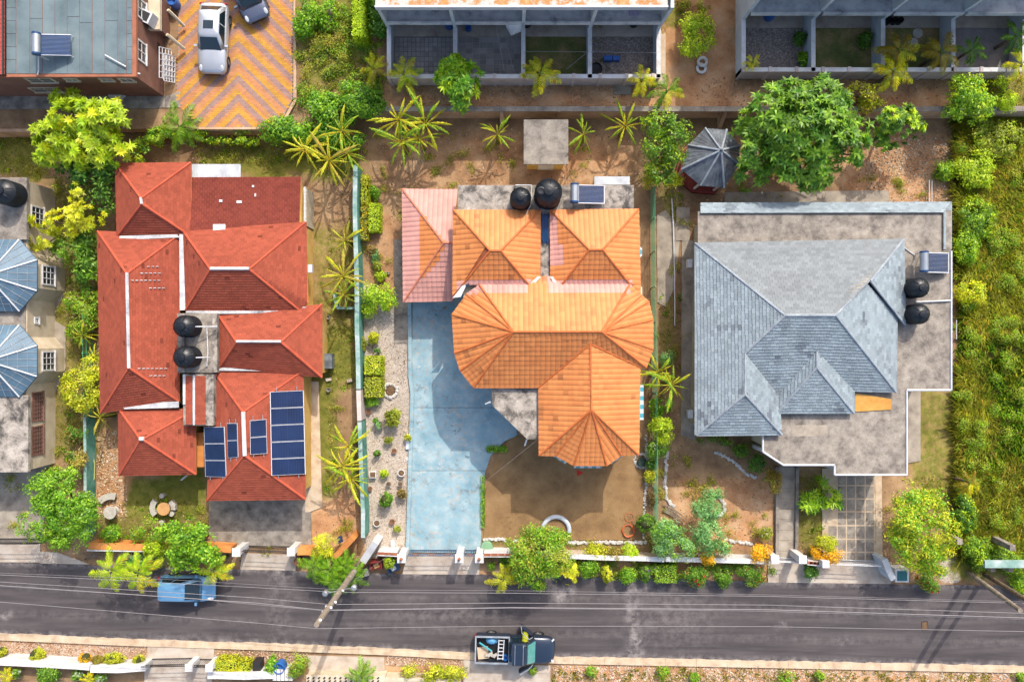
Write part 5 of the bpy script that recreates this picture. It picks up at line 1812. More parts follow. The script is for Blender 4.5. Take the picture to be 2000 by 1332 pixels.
wall_run('boundary_wall', 'dark green boundary wall beside the leafy rubble bed', 'wall', [(165, 815), (166, 900), (166, 1000), (167, 1050)], 1.2, .14, M['tealwall'], M['tealcap'])
def mesh_fence(label, pts, z):
 t = thing('mesh_fence', label, 'fence', P((pts[0][0] + pts[-1][0]) / 2, (pts[0][1] + pts[-1][1]) / 2, 0), 0, 'green mesh fences')
 for i in range(len(pts) - 1):
  a_, b_ = P(*pts[i], z), P(*pts[i + 1], z)
  m2 = MB()
  m2.tube([Vector((a_.x, a_.y, 0)), a_ + Vector((0, 0, .08))], .04, 6)
  obj('post', m2, M['fgreen'], t)
  m2 = MB()
  for zz in (.06, .35, .65, .95):
   m2.tube([Vector((a_.x, a_.y, z * zz + .1)), Vector((b_.x, b_.y, z * zz + .1))], .022, 4)
  L_ = (b_ - a_).length
  nn = int(L_ / .12)
  for k in range(1, nn):
   p = a_.lerp(b_, k / nn)
   m2.tube([Vector((p.x, p.y, .08)), Vector((p.x, p.y, z))], .01, 4)
  obj('mesh_panel', m2, M['fgreen'], t)
 a_ = P(*pts[-1], z)
 m2 = MB()
 m2.tube([Vector((a_.x, a_.y, 0)), a_ + Vector((0, 0, .08))], .04, 6)
 obj('post', m2, M['fgreen'], t)
 return t
M['fgreen'] = plain('green_fence_paint', lin(96, 186, 140), .5, .4)
mesh_fence('green mesh fence between the orange and the grey house', [(1279, 365), (1279, 425), (1280, 490), (1280, 560), (1281, 630), (1282, 700), (1283, 770), (1283, 840), (1284, 900), (1284, 960), (1285, 1050)], 1.6)
mesh_fence('green fence along the back of the cream house garden', [(160, 560), (161, 620), (162, 690), (163, 760), (164, 812)], 1.4)
pipe('garden_pipe', 'long white pipe beside the grey house path', [(1312, 388, .2), (1315, 440, .2), (1317, 520, .2), (1318, 600, .2), (1318, 636, .2)], .04, M['whitemetal'])
# ================================================================== plants
def unit(a):
 return a / np.maximum(np.linalg.norm(a, axis=-1, keepdims=True), 1e-9)
PAL = {
 'lime': ((160, 196, 30), (208, 226, 60)), 'yellow': ((190, 204, 34), (238, 232, 64)), 'green': ((80, 130, 36), (146, 186, 56)),
 'dark': ((66, 118, 38), (118, 164, 52)), 'olive': ((134, 152, 48), (184, 188, 72)), 'blue': ((112, 168, 100), (160, 204, 134)),
 'gold': ((240, 184, 24), (255, 214, 52)), 'ygreen': ((172, 192, 34), (226, 222, 66)), 'bright': ((94, 154, 34), (166, 206, 52)),
 'dead': ((150, 108, 66), (196, 156, 104)), 'brownish': ((140, 120, 70), (170, 150, 84)), 'rust': ((170, 130, 50), (150, 160, 60)), 'straw': ((196, 170, 90), (160, 170, 60)),
}
def palcol(pal, t, jit):
 a, b = (np.array(lin(*c, .95)[:3]) for c in PAL[pal])
 return (a[None] * (1 - t[:, None]) + b[None] * t[:, None]) * jit[:, None]
def leaf_quads(c, d, nrm, L, W, fold=0.18, droop=0.15):
 side = unit(np.cross(d, nrm))
 up = unit(np.cross(side, d))
 L = L[:, None]; W = W[:, None]
 mid = c + d * L * .45
 tip = c + d * L - up * L * droop
 V = np.stack([c, mid + side * W * .5 + up * W * fold, tip, mid - side * W * .5 + up * W * fold], 1)
 return V.reshape(-1, 3)
def clumps(lobes, n, inner=0.35, zmin=-0.35, shrink=1.0):
 """clump centres and outward normals on and in a set of ellipsoid lobes"""
 lob = np.array(lobes, float)
 area = (lob[:, 3] * lob[:, 4]) ** .9
 n0 = n
 n = int(n * 1.7)
 idx = RNG.choice(len(lob), n, p=area / area.sum())
 d = unit(RNG.normal(size=(n, 3)))
 d[:, 2] = np.where(d[:, 2] < zmin, -d[:, 2] * .6, d[:, 2])
 d = unit(d)
 o = lob[idx]
 nz = np.array([mnoise.noise((x * 2.1 + i * 3.3, y * 2.1, z * 2.1)) for (x, y, z), i in zip(d, idx)])
 r = (0.84 + 0.5 * nz)
 ins = RNG.random(n) < inner
 r = np.where(ins, r * RNG.uniform(.35, .8, n), r * RNG.uniform(.86, 1.0, n)) * shrink
 c = o[:, :3] + d * o[:, 3:6] * r[:, None]
 nr = unit(d / o[:, 3:6])
 q = np.array([mnoise.noise((a * 1.15, b * 1.15, e * 1.15)) for a, b, e in c]) + RNG.normal(0, .07, n)
 k = np.argsort(-np.minimum(q, .02) - RNG.random(n) * .02)[:n0]
 return c[k], nr[k], ins[k]
def foliage(lobes, n, m, rc, L, W, pal, style='bush', inner=.3, zmin=-.35, pal2=None, p2=0.0):
 c, nr, ins = clumps(lobes, n, inner, zmin)
 t = RNG.random(n)
 br = RNG.uniform(.6, 1.15, n)
 cc = np.repeat(c, m, 0)
 nn = np.repeat(nr, m, 0)
 NL = n * m
 lc = palcol(pal, np.clip(np.repeat(t, m) + RNG.normal(0, .18, NL), 0, 1), np.repeat(br, m) * RNG.uniform(.8, 1.15, NL))
 if pal2:
  sel = np.repeat(RNG.random(n) < p2, m)
  lc2 = palcol(pal2, RNG.random(NL), RNG.uniform(.8, 1.15, NL))
  lc[sel] = lc2[sel]
 ll = L * RNG.uniform(.7, 1.2, NL)
 ww = W * RNG.uniform(.75, 1.2, NL)
 rnd = unit(RNG.normal(size=(NL, 3)))
 if style == 'rosette':
  ax = unit(nn * .7 + np.array([0, 0, .6]))
  t1 = unit(np.cross(ax, np.array([.31, .77, .2])))
  t2 = np.cross(ax, t1)
  th = np.tile(np.arange(m) * 2 * np.pi / m * 2.0, n) + np.repeat(RNG.random(n) * 6.28, m) + RNG.normal(0, .2, NL)
  el = np.tile(np.linspace(.05, .75, m), n)
  d = unit((t1 * np.cos(th)[:, None] + t2 * np.sin(th)[:, None]) * np.cos(el)[:, None] + ax * np.sin(el)[:, None] + rnd * .08)
  V = leaf_quads(cc + ax * rc * .2, d, ax, ll, ww, .2, .22)
 else:
  off = unit(RNG.normal(size=(NL, 3))) * (RNG.random(NL) ** .4)[:, None] * rc
  out = unit(nn * .8 + off / rc * .9 + np.array([0, 0, .35]))
  d = unit(np.cross(out, rnd) * 1.0 + out * .3 + np.array([0, 0, -.12]))
  lift = unit(out + rnd * .45)
  V = leaf_quads(cc + off, d, lift, ll, ww)
 return V, lc
def lobe_m(lobes):
 """(px, py, z, rx_px, ry_px, rz_m) -> world"""
 out = []
 for (px, py, z, rx, ry, rz) in lobes:
  p = P(px, py, z)
  k = (CAM_H - z) / FPX
  out.append((p.x, p.y, z, rx * k, ry * k, rz))
 return out
def shrub(name, label, cat, lobes, n, m, rc, L, W, pal, style='bush', group=None, trunk=0.09, z0=0.0, flowers=None, pal2=None, p2=0, inner=.3, limbs=6, thin=False, core=False):
 lb = lobe_m(lobes)
 cx = sum(l[0] for l in lb) / len(lb)
 cy = sum(l[1] for l in lb) / len(lb)
 t = thing(name, label, cat, (cx, cy, z0), 0, group)
 V, lc = foliage(lb, n, m, rc, L, W, pal, style, inner, pal2=pal2, p2=p2)
 V[:, 2] = np.maximum(V[:, 2], z0 + .03)
 me = np_quads('crown', V, lc, M['leaf_thin'] if thin else M['leaf'])
 cr = link('crown', me, t)
 mb = MB()
 fork = Vector((cx, cy, z0 + max(.15, (min(l[2] for l in lb) - z0) * .55)))
 mb.tube([(cx + .05, cy, z0 - .05), (cx, cy + .03, (z0 + fork.z) / 2), tuple(fork)], [trunk * 1.3, trunk, trunk * .85], 7)
 for k in range(limbs):
  l = lb[k % len(lb)]
  a = random.uniform(0, 6.28)
  e = Vector((l[0] + math.cos(a) * l[3] * .6, l[1] + math.sin(a) * l[4] * .6, l[2] + l[5] * random.uniform(.0, .5)))
  mid = fork.lerp(e, .5) + Vector((random.uniform(-.1, .1), random.uniform(-.1, .1), .1))
  mb.tube([tuple(fork), tuple(mid), tuple(e)], [trunk * .7, trunk * .45, trunk * .18], 5)
 obj('trunk', mb, M['bark'], t)
 if core:
  mb = MB()
  for l in lb:
   prof = [(0, -.8), (.5, -.68), (.74, -.3), (.78, 0), (.7, .32), (.45, .62), (0, .78)]
   s0 = len(mb.v)
   mb.lathe([(r, z * l[5]) for r, z in prof], (0, 0, 0), 14)
   mb.xform(Matrix.Translation((l[0], l[1], l[2])) @ Matrix.Diagonal((l[3], l[4], 1, 1)), s0)
  obj('twigs', mb, M['twig'], t, smooth=True)  # solid filler core, no modelled twigs; inner shade is in its colour
 if flowers:
  fc, nf, fs = flowers
  c_, nr_, _ = clumps(lb, nf, 0.0, .0)
  c_ += nr_ * rc * .4
  mm = 5
  rn = unit(RNG.normal(size=(nf * mm, 3)))
  cc = np.repeat(c_, mm, 0)
  nn = np.repeat(nr_, mm, 0)
  d = unit(np.cross(nn, rn) + nn * .25)
  V = leaf_quads(cc, d, nn, np.full(nf * mm, fs), np.full(nf * mm, fs * .8), .1, 0)
  cl = np.array(lin(*fc)[:3])[None] * RNG.uniform(.8, 1.15, nf * mm)[:, None]
  link('blossom', np_quads('blossom', V, cl, M['leaf_thin']), t)
 return t
M['twig'] = mat('dark_core_shade', [(0.3, lin(60, 66, 34)), (0.7, lin(88, 92, 46))], 4, 5, rough=1, bmp=.6, fine=.4)  # dark tone painted in for the shade inside clipped foliage
def hedge(label, px0, py0, px1, py1, z1, n, pal, z0=0.0, L=.09, W=.06, group='clipped hedges', name='hedge', flowers=None, pal2=None, p2=0):
 a, b = P(px0, py1, z1), P(px1, py0, z1)
 t = thing(name, label, 'hedge', ((a.x + b.x) / 2, (a.y + b.y) / 2, z0), 0, group)
 mb = MB()
 g = .07
 mb.box(a.x + g, b.x - g, a.y + g, b.y - g, z0, z1 - .08)
 obj('twigs', mb, M['twig'], t)  # added solid box, coloured dark as the hedge's shaded inside
 sx, sy, sz = b.x - a.x, b.y - a.y, z1 - z0
 ar = np.array([sx * sy * 1.6, sx * sz, sx * sz, sy * sz, sy * sz])
 f = RNG.choice(5, n, p=ar / ar.sum())
 u, v = RNG.random(n), RNG.random(n)
 c = np.zeros((n, 3)); nr = np.zeros((n, 3))
 nz = RNG.normal(0, .025, n)
 top = f == 0
 c[top] = np.stack([a.x + u * sx, a.y + v * sy, np.full(n, z1) + nz], 1)[top]; nr[top] = (0, 0, 1)
 for k, (ax, s) in enumerate((((1), -1), ((1), 1), ((0), -1), ((0), 1))):
  q = f == k + 1
  if ax == 1:
   cc = np.stack([a.x + u * sx, np.full(n, a.y if s < 0 else b.y) + nz, z0 + v * sz], 1); nn = (0, s, 0)
  else:
   cc = np.stack([np.full(n, a.x if s < 0 else b.x) + nz, a.y + u * sy, z0 + v * sz], 1); nn = (s, 0, 0)
  c[q] = cc[q]; nr[q] = nn
 ctr = np.array([(a.x + b.x) / 2, (a.y + b.y) / 2, (z0 + z1) / 2])
 rnd = unit(RNG.normal(size=(n, 3)))
 d = unit(np.cross(nr, rnd) + nr * .35)
 V = leaf_quads(c, d, unit(nr + rnd * .5), L * RNG.uniform(.7, 1.3, n), W * RNG.uniform(.7, 1.3, n))
 tt = np.clip(.5 + .6 * np.array([mnoise.noise((p[0] * 2.2, p[1] * 2.2, 0)) for p in c]) + RNG.normal(0, .2, n), 0, 1)
 cl = palcol(pal, tt, RNG.uniform(.75, 1.15, n))
 if pal2:
  q = RNG.random(n) < p2
  cl[q] = palcol(pal2, RNG.random(n), RNG.uniform(.8, 1.1, n))[q]
 link('foliage', np_quads('foliage', V, cl, M['leaf']), t)
 return t
FROND = {}
def frond_mesh(pal, var, dry=False):
 key = (pal, var)
 if key in FROND:
  return FROND[key]
 rs = random.Random(hash(var) + 5)
 ns = 13
 e = [math.radians(62), math.radians(38), math.radians(12)][var % 3]
 bend = [1.9, 1.5, 1.1][var % 3]
 pts, x, z, an = [], 0.0, 0.0, e
 for i in range(ns + 1):
  pts.append(Vector((x, .05 * math.sin(i * .35 + var), z)))
  x += math.cos(an) / ns
  z += math.sin(an) / ns
  an -= bend / ns
 k = 1.0 / pts[-1].x if pts[-1].x > .3 else 1.0
 pts = [p * k for p in pts]
 mb = MB()
 rc = lin(*PAL[pal][1])[:3]
 mb.tube(pts, [.02 * (1 - .8 * i / ns) for i in range(ns + 1)], 3, rc)
 a, b = (lin(*c, .9) for c in PAL[pal])
 nl = 26
 for s in (-1, 1):
  for i in range(nl):
   f = .12 + .87 * i / (nl - 1)
   j = min(ns - 1, int(f * ns))
   q = pts[j].lerp(pts[j + 1], f * ns - j)
   tg = (pts[j + 1] - pts[j]).normalized()
   ll = (.27 * math.sin(math.pi * min(1, (f * .82 + .16))) + .06) * rs.uniform(.85, 1.1)
   fw = math.radians(48 - 20 * f + rs.uniform(-6, 6))
   dr = -.35 + rs.uniform(-.22, .1)
   d = (tg * math.sin(fw) + Vector((0, s, 0)) * math.cos(fw) + Vector((0, 0, dr))).normalized()
   wv = tg * .015
   m = q + d * ll * .5 + Vector((0, 0, .03))
   tip = q + d * ll + Vector((0, 0, -.03))
   t_ = rs.random()
   col = tuple((a[c] * (1 - t_) + b[c] * t_) * rs.uniform(.8, 1.15) for c in range(3))
   mb.face([q - wv * .6, q + wv * .6, m + wv, tip, m - wv], col)
 FROND[key] = mb.mesh('frond', M['leaf_thin'])
 return FROND[key]
def palm(label, px, py, zc, r_px, pal, nf=10, z0=0.0, group='palms', trunk=.09, name='palm_tree', pal2=None, spin=0.0, lean=(0, 0)):
 c = P(px, py, zc)
 base = Vector((c.x + lean[0], c.y + lean[1], z0))
 t = thing(name, label, 'palm', base, 0, group)
 L = r_px * (CAM_H - zc) / FPX
 mb = MB()
 mb.tube([(0, 0, -.05), (-lean[0] * .4, -lean[1] * .4, (zc - z0) * .5), (-lean[0], -lean[1], zc - z0 - .1)], [trunk * 1.3, trunk, trunk * .9], 8)
 obj('trunk', mb, M['bark'], t, local=True)
 if zc - z0 > 1.2:
  mb = MB()
  mb.tube([(-lean[0], -lean[1], zc - z0 - .55), (-lean[0], -lean[1], zc - z0 + .05)], [trunk * 1.1, trunk * .5], 8, lin(120, 170, 60)[:3])
  obj('crownshaft', mb, M['leaf'], t, local=True)
 for k in range(nf):
  v = 0 if k < nf * .2 else (1 if k < nf * .6 else 2)
  p_ = pal2 if (pal2 and k % 3 == 2) else pal
  o = bpy.data.objects.new('frond', frond_mesh(p_, v + 3 * (k % 2)))
  COL.objects.link(o)
  o.parent = t
  o.location = (-lean[0], -lean[1], zc - z0 - .05)
  o.rotation_euler = (random.uniform(-.15, .15), random.uniform(-.1, .1), spin + k * 2.399 + random.uniform(-.2, .2))
  s = L * random.uniform(.82, 1.1) * (.75 if v == 0 else 1.0)
  o.scale = (s, s, s)
 return t
BLEAF = {}
def banana_leaf(pal, var):
 key = (pal, var)
 if key in BLEAF:
  return BLEAF[key]
 rs = random.Random(var * 7 + 3)
 ns = 14
 an = math.radians([70, 50, 32, 15][var % 4])
 bend = [1.5, 1.7, 1.6, 1.5][var % 4]
 pts, x, z = [], 0.0, 0.0
 for i in range(ns + 1):
  pts.append(Vector((x, 0, z)))
  x += math.cos(an) / ns; z += math.sin(an) / ns
  an -= bend / ns
 k = 1.0 / max(.5, pts[-1].x)
 pts = [p * k for p in pts]
 mb = MB()
 mb.tube(pts, [.018 * (1 - .7 * i / ns) for i in range(ns + 1)], 4, lin(214, 200, 70, .8)[:3])
 a, b = (lin(*c, .85) for c in PAL[pal])
 fold = math.radians([20, 48, 35, 58][var % 4])
 for s in (-1, 1):
  for i in range(3, ns):
   f0, f1 = i / ns, (i + 1) / ns
   w0 = .072 * math.sin(math.pi * min(1, (f0 - .17) / .83 * .95 + .05)) ** .6
   w1 = .072 * math.sin(math.pi * min(1, (f1 - .17) / .83 * .95 + .05)) ** .6
   for h in range(2):
    g0, g1 = f0 + (f1 - f0) * h / 2, f0 + (f1 - f0) * (h + 1) / 2
    p0 = pts[i].lerp(pts[i + 1], h / 2)
    p1 = pts[i].lerp(pts[i + 1], (h + 1) / 2)
    w = (w0 + w1) / 2 * rs.uniform(.75, 1.1)
    dr = fold + rs.uniform(-.25, .25)
    d = Vector((.25 + rs.uniform(-.1, .1), s * math.cos(dr), -math.sin(dr)))
    gap = .85 if rs.random() < .5 else 1.0
    q0 = p0 + d * w
    q1 = p0.lerp(p1, gap) + d * w
    t_ = rs.random()
    col = tuple((a[c] * (1 - t_) + b[c] * t_) * rs.uniform(.8, 1.15) for c in range(3))
    f = [p0, p1, q1, q0]
    mb.face(f if s > 0 else f[::-1], col)
 BLEAF[key] = mb.mesh('leaf', M['leaf_thin'])
 return BLEAF[key]
def banana(label, px, py, zc, r_px, pal='ygreen', nl=9, z0=0.0, spin=0.0, pal2='bright', group='banana plants'):
 c = P(px, py, zc)
 t = thing('banana_plant', label, 'banana plant', (c.x, c.y, z0), 0, group)
 mb = MB()
 mb.tube([(0, 0, -.05), (.03, .02, (zc - z0) * .5), (0, 0, zc - z0)], [.14, .11, .07], 8, lin(150, 160, 70)[:3])
 obj('stem', mb, M['leaf'], t, local=True)
 L = r_px * (CAM_H - zc) / FPX
 nl += 7
 for k in range(3):
  o = bpy.data.objects.new('dead_leaf', banana_leaf('dead', 3 + 4 * (k % 2)))
  COL.objects.link(o)
  o.parent = t
  o.location = (0, 0, (zc - z0) * .8)
  o.rotation_euler = (random.uniform(-.4, .4), .75, spin + k * 2.1)
  o.scale = (L * .6,) * 3
 for k in range(nl):
  v = (k * 4 // nl)
  o = bpy.data.objects.new('leaf', banana_leaf(pal if k % 2 else pal2, v + 4 * (k % 2)))
  COL.objects.link(o)
  o.parent = t
  o.location = (0, 0, zc - z0 - .03 * k)
  o.rotation_euler = (random.uniform(-.25, .25), 0, spin + k * 2.399 + random.uniform(-.25, .25))
  s = L * random.uniform(.5, 1.3)
  o.scale = (s, s, s)
 return t
shrub('almond_tree', 'large yellow green tree with whorled leaves below the felt roofed house', 'tree',
  [(150, 235, 3.8, 55, 45, 1.3), (205, 235, 4.0, 50, 40, 1.3), (110, 275, 3.4, 55, 45, 1.2), (170, 290, 3.6, 60, 40, 1.2), (225, 285, 3.4, 40, 40, 1.1), (135, 200, 3.4, 35, 25, .9), (95, 300, 3.0, 40, 30, 1.0)],
  430, 14, .2, .38, .13, 'lime', 'rosette', 'garden trees', .16, pal2='yellow', p2=.12)
shrub('leafy_tree', 'dark green tree crowded against the red house north west corner', 'tree',
  [(180, 345, 2.6, 50, 45, 1.0), (200, 390, 2.2, 25, 45, .9), (150, 330, 2.4, 40, 25, .8), (190, 320, 2.8, 40, 25, .9)], 260, 12, .3, .24, .11, 'dark', 'bush', 'garden trees')
shrub('yellow_tree', 'bright yellow leaved tree between the cream and red houses', 'tree',
  [(120, 435, 3.0, 45, 28, .9), (160, 425, 3.0, 40, 30, .9), (150, 385, 3.2, 14, 25, .6), (75, 430, 2.8, 20, 15, .5), (75, 475, 2.7, 25, 16, .5), (135, 460, 2.6, 35, 15, .6)], 210, 14, .25, .24, .1, 'yellow', 'rosette', 'garden trees', .1)
shrub('leafy_tree', 'green tree just south of the bright yellow tree', 'tree',
  [(140, 490, 2.0, 45, 30, .9), (170, 520, 1.8, 25, 40, .8), (165, 470, 2.0, 28, 20, .7)], 200, 13, .28, .26, .1, 'green', 'bush', 'garden trees')
palm('short coconut palm between the chevron drive and the red house', 352, 248, 2.6, 50, 'green', 11, 0.0, lean=(.3, .2), trunk=.13)
for i, (x, y, rx, ry, z, lab) in enumerate(((560, 255, 55, 25, 1.6, 'west end beside the red house yard'), (630, 215, 55, 45, 1.9, 'middle at the corner of the chevron drive'), (695, 195, 50, 38, 2.0, 'east end near the yellow palms'), (650, 265, 50, 25, 1.3, 'lower part above the banana clump'))):
 shrub('vine_mass', 'dense green vine thicket, ' + lab, 'vines', [(x, y, z, rx, ry, .7), (x + 20, y + 8, z - .3, rx * .8, ry * .8, .6)], 330, 12, .3, .17, .11, 'bright', 'bush', 'vine thicket on the bank', .05, z0=.6, pal2='dark', p2=.3)
shrub('vine_mass', 'narrow green vines trailing along the wall below the chevron drive', 'vines', [(430, 258, 1.0, 60, 8, .4), (310, 268, 1.0, 40, 18, .7), (270, 300, .9, 25, 25, .6), (470, 276, .7, 90, 6, .4)], 260, 12, .2, .16, .1, 'lime', 'bush', 'vine thicket on the bank', .04, pal2='green', p2=.5)
shrub('shrub', 'green shrub at the top edge beside the chevron drive wall', 'shrub', [(600, 30, 2.2, 26, 38, .8), (590, 55, 2.0, 20, 20, .6), (640, 35, 1.9, 20, 30, .6)], 220, 12, .25, .2, .1, 'bright', 'bush', 'shrubs', z0=ZT)
shrub('shrub', 'weedy low growth on the rubble slope near the drive', 'shrub', [(625, 95, 1.5, 35, 35, .35), (600, 130, 1.5, 25, 30, .35), (655, 70, 1.5, 18, 30, .3), (660, 120, 1.5, 25, 20, .25)], 230, 8, .25, .14, .06, 'olive', 'bush', 'shrubs', .03, z0=ZT, pal2='straw', p2=.4, thin=True)
hedge('tall green hedge along the west side of the row house', 690, -40, 712, 72, ZT + 1.8, 4200, 'lime', ZT, .14, .1)
shrub('shrub', 'dark bushy growth between the tall hedge and the row house', 'shrub', [(735, 30, 2.0, 22, 42, .9), (745, 60, 2.0, 14, 14, .6)], 200, 12, .25, .18, .1, 'dark', 'bush', 'shrubs', z0=ZT, pal2='bright', p2=.2)
palm('smaller yellow palm at the west corner of the row house garden', 729, 133, 3.2, 32, 'ygreen', 9, ZT, pal2='straw')
palm('bushy yellow palm at the first garden wall pier of the row house', 788, 146, 3.4, 40, 'ygreen', 11, ZT, pal2='lime')
shrub('round_tree', 'round bright green tree on the retaining wall before the row house', 'tree', [(893, 160, 3.4, 42, 36, 1.3), (897, 190, 2.9, 30, 30, 1.0), (885, 138, 3.4, 25, 22, .8)], 240, 11, .25, .42, .16, 'bright', 'rosette', 'garden trees', .1, z0=.2, pal2='lime', p2=.25)
palm('bright yellow palm in front of the third row house yard', 1055, 143, 3.6, 42, 'ygreen', 10, ZT, pal2='yellow')
palm('yellow palm at the fourth garden wall of the row house', 1253, 156, 3.4, 32, 'yellow', 9, ZT, pal2='ygreen')
palm('greener palm at the corner beside the sandy clearing', 1303, 177, 3.6, 38, 'green', 10, ZT, pal2='ygreen')
shrub('shrub', 'round lime green shrub beside the stacked white tyres', 'shrub', [(1358, 55, 2.3, 32, 30, .9), (1352, 90, 2.2, 32, 25, .8), (1375, 75, 2.2, 18, 30, .7)], 280, 12, .24, .16, .08, 'lime', 'bush', 'shrubs', z0=ZT)
shrub('shrub', 'small yellowish weeds north of the lime green shrub', 'shrub', [(1338, 10, 1.6, 10, 10, .3), (1373, 12, 1.7, 14, 12, .4)], 60, 10, .15, .14, .06, 'olive', 'bush', 'shrubs', .02, z0=ZT)
shrub('breadfruit_tree', 'huge glossy green breadfruit tree beside the gazebo', 'tree',
  [(1560, 260, 5.0, 80, 75, 1.9), (1500, 220, 4.6, 55, 45, 1.5), (1600, 200, 4.6, 60, 45, 1.5), (1640, 280, 4.4, 50, 55, 1.4), (1560, 325, 4.2, 75, 40, 1.3), (1480, 300, 4.0, 45, 45, 1.2), (1540, 190, 4.4, 55, 35, 1.3), (1465, 345, 3.2, 35, 25, .8), (1625, 225, 4.6, 45, 40, 1.3), (1455, 240, 3.8, 30, 28, .9), (1590, 350, 3.4, 40, 22, .8), (1675, 255, 3.6, 26, 26, .8)],
  1150, 10, .25, .4, .14, 'green', 'rosette', 'garden trees', .24, pal2='dark', p2=.2, limbs=14)
shrub('shrub', 'yellow green shrub with dry twigs above the retaining wall', 'shrub', [(1680, 185, 2.3, 36, 24, .7), (1695, 205, 1.8, 28, 18, .6)], 200, 11, .24, .16, .08, 'ygreen', 'bush', 'shrubs', z0=ZT, pal2='brownish', p2=.15)
shrub('round_tree', 'rounded green tree east of the breadfruit tree', 'tree', [(1745, 240, 3.0, 35, 32, 1.0), (1770, 250, 2.8, 35, 30, .9), (1735, 270, 2.6, 32, 28, .8), (1760, 225, 2.9, 28, 20, .8)], 260, 13, .26, .24, .1, 'green', 'rosette', 'garden trees', .1, pal2='lime', p2=.2)
shrub('round_tree', 'dense light green tree at the east end of the retaining wall', 'tree', [(1880, 185, 3.2, 38, 38, 1.1), (1905, 210, 3.0, 35, 30, .9), (1865, 210, 2.8, 28, 28, .8)], 280, 13, .26, .2, .09, 'bright', 'bush', 'garden trees', .1, pal2='lime', p2=.35)
shrub('shrub', 'thin yellow green sapling at the right edge near the wall', 'shrub', [(1955, 170, 2.5, 14, 22, .6), (1965, 200, 2.1, 24, 20, .6)], 130, 11, .22, .15, .07, 'lime', 'bush', 'shrubs', z0=ZT, thin=True)
shrub('leafy_tree', 'tall dense green tree behind the gazebo and mesh fence', 'tree', [(1290, 245, 3.4, 38, 30, 1.0), (1315, 262, 3.4, 36, 32, 1.0), (1285, 290, 3.0, 35, 35, 1.0), (1315, 300, 2.9, 25, 30, .9), (1290, 335, 2.2, 32, 30, .8)], 340, 13, .28, .2, .09, 'green', 'bush', 'garden trees', .11, pal2='lime', p2=.22)
shrub('shrub', 'fine leaved shrub south of the dense green fence tree', 'shrub', [(1272, 350, 1.2, 22, 16, .5), (1308, 352, 1.4, 26, 14, .5)], 120, 12, .22, .17, .05, 'ygreen', 'bush', 'shrubs', .04)
banana('banana plant with broad leaves in the clump behind the red house, northern', 668, 256, 3.2, 48, 'ygreen', 7, spin=.4)
banana('yellowing banana plant in the clump behind the red house, western', 595, 292, 2.8, 45, 'ygreen', 8, pal2='yellow', spin=1.0)
banana('banana plant in the clump behind the red house, southern', 642, 312, 2.8, 52, 'ygreen', 9, pal2='straw', spin=2.0)
banana('banana plant in the clump behind the red house, beside the teal wall', 678, 300, 2.5, 38, 'bright', 7, spin=.2)
banana('tall banana plant north west of the garden shed, topmost of its clump', 778, 234, 3.4, 50, 'yellow', 9, pal2='ygreen', spin=1.2)
banana('banana plant north west of the garden shed, eastern of its clump', 830, 240, 3.2, 52, 'ygreen', 10, spin=2.2)
banana('banana plant north west of the garden shed, southern of its clump', 785, 278, 2.8, 50, 'bright', 10, spin=.5)
banana('small banana plant in the middle of the clump by the shed', 818, 272, 2.6, 42, 'ygreen', 8, spin=3.0)
banana('sparse banana plant west of the garden shed', 971, 262, 2.2, 34, 'ygreen', 7, spin=.8)
banana('leafy banana plant east of the garden shed', 1140, 262, 2.4, 36, 'bright', 8, spin=1.5)
banana('banana plant with long leaves toward the fence tree', 1222, 246, 2.6, 48, 'ygreen', 8, spin=.3)
banana('banana plant leaning on the teal wall beside the red house', 670, 540, 2.6, 46, 'ygreen', 8, pal2='straw', spin=1.1)
banana('broad leaved banana plant in the teal walled bed', 672, 575, 2.2, 34, 'bright', 8, spin=2.1)
banana('small banana plant with dry leaves near the hedge strip', 674, 470, 2.0, 36, 'straw', 6, pal2='ygreen', spin=.5)
banana('banana plant at the south end of the teal wall, northern one', 680, 872, 2.6, 40, 'ygreen', 8, spin=.9)
banana('banana plant at the south end of the teal wall, largest', 668, 910, 2.8, 52, 'yellow', 9, pal2='ygreen', spin=.1)
banana('banana plant at the south end of the teal wall, with drooping leaves', 685, 935, 2.4, 42, 'ygreen', 8, spin=2.6)
banana('banana plant at the fence between the orange and grey houses, northern', 1286, 728, 2.6, 42, 'ygreen', 8, spin=.7)
banana('banana plant at the fence between the orange and grey houses, larger one', 1312, 752, 2.8, 50, 'bright', 9, pal2='ygreen', spin=1.9)
banana('little banana plant at the cream house fence', 160, 655, 1.6, 24, 'ygreen', 7, spin=.3)
banana('star shaped banana plant by the red house west eave', 183, 697, 1.8, 24, 'yellow', 7, pal2='ygreen', spin=1.3)
banana('thin banana plant at the corner of the red house south west roof', 196, 815, 1.8, 26, 'straw', 5, pal2='ygreen', spin=2.2)
palm('small yellow palm at the west corner of the eastern row house', 1470, 122, 3.2, 20, 'yellow', 8, ZT)
palm('large orange tinged palm in the second eastern yard', 1757, 98, 3.6, 44, 'rust', 10, ZT, pal2='ygreen')
palm('bright yellow palm outside the eastern garden wall', 1745, 140, 3.4, 44, 'yellow', 10, ZT, pal2='ygreen')
palm('orange brown palm in the third eastern yard', 1838, 102, 3.6, 42, 'rust', 10, ZT, pal2='straw')
palm('dark green palm in the fourth eastern yard', 1897, 98, 3.2, 32, 'dark', 9, ZT)
palm('dark palm at the right edge of the eastern yards', 1985, 70, 3.4, 36, 'dark', 9, ZT)
palm('yellow palm at the right edge outside the eastern garden wall', 1995, 125, 3.4, 36, 'ygreen', 9, ZT)
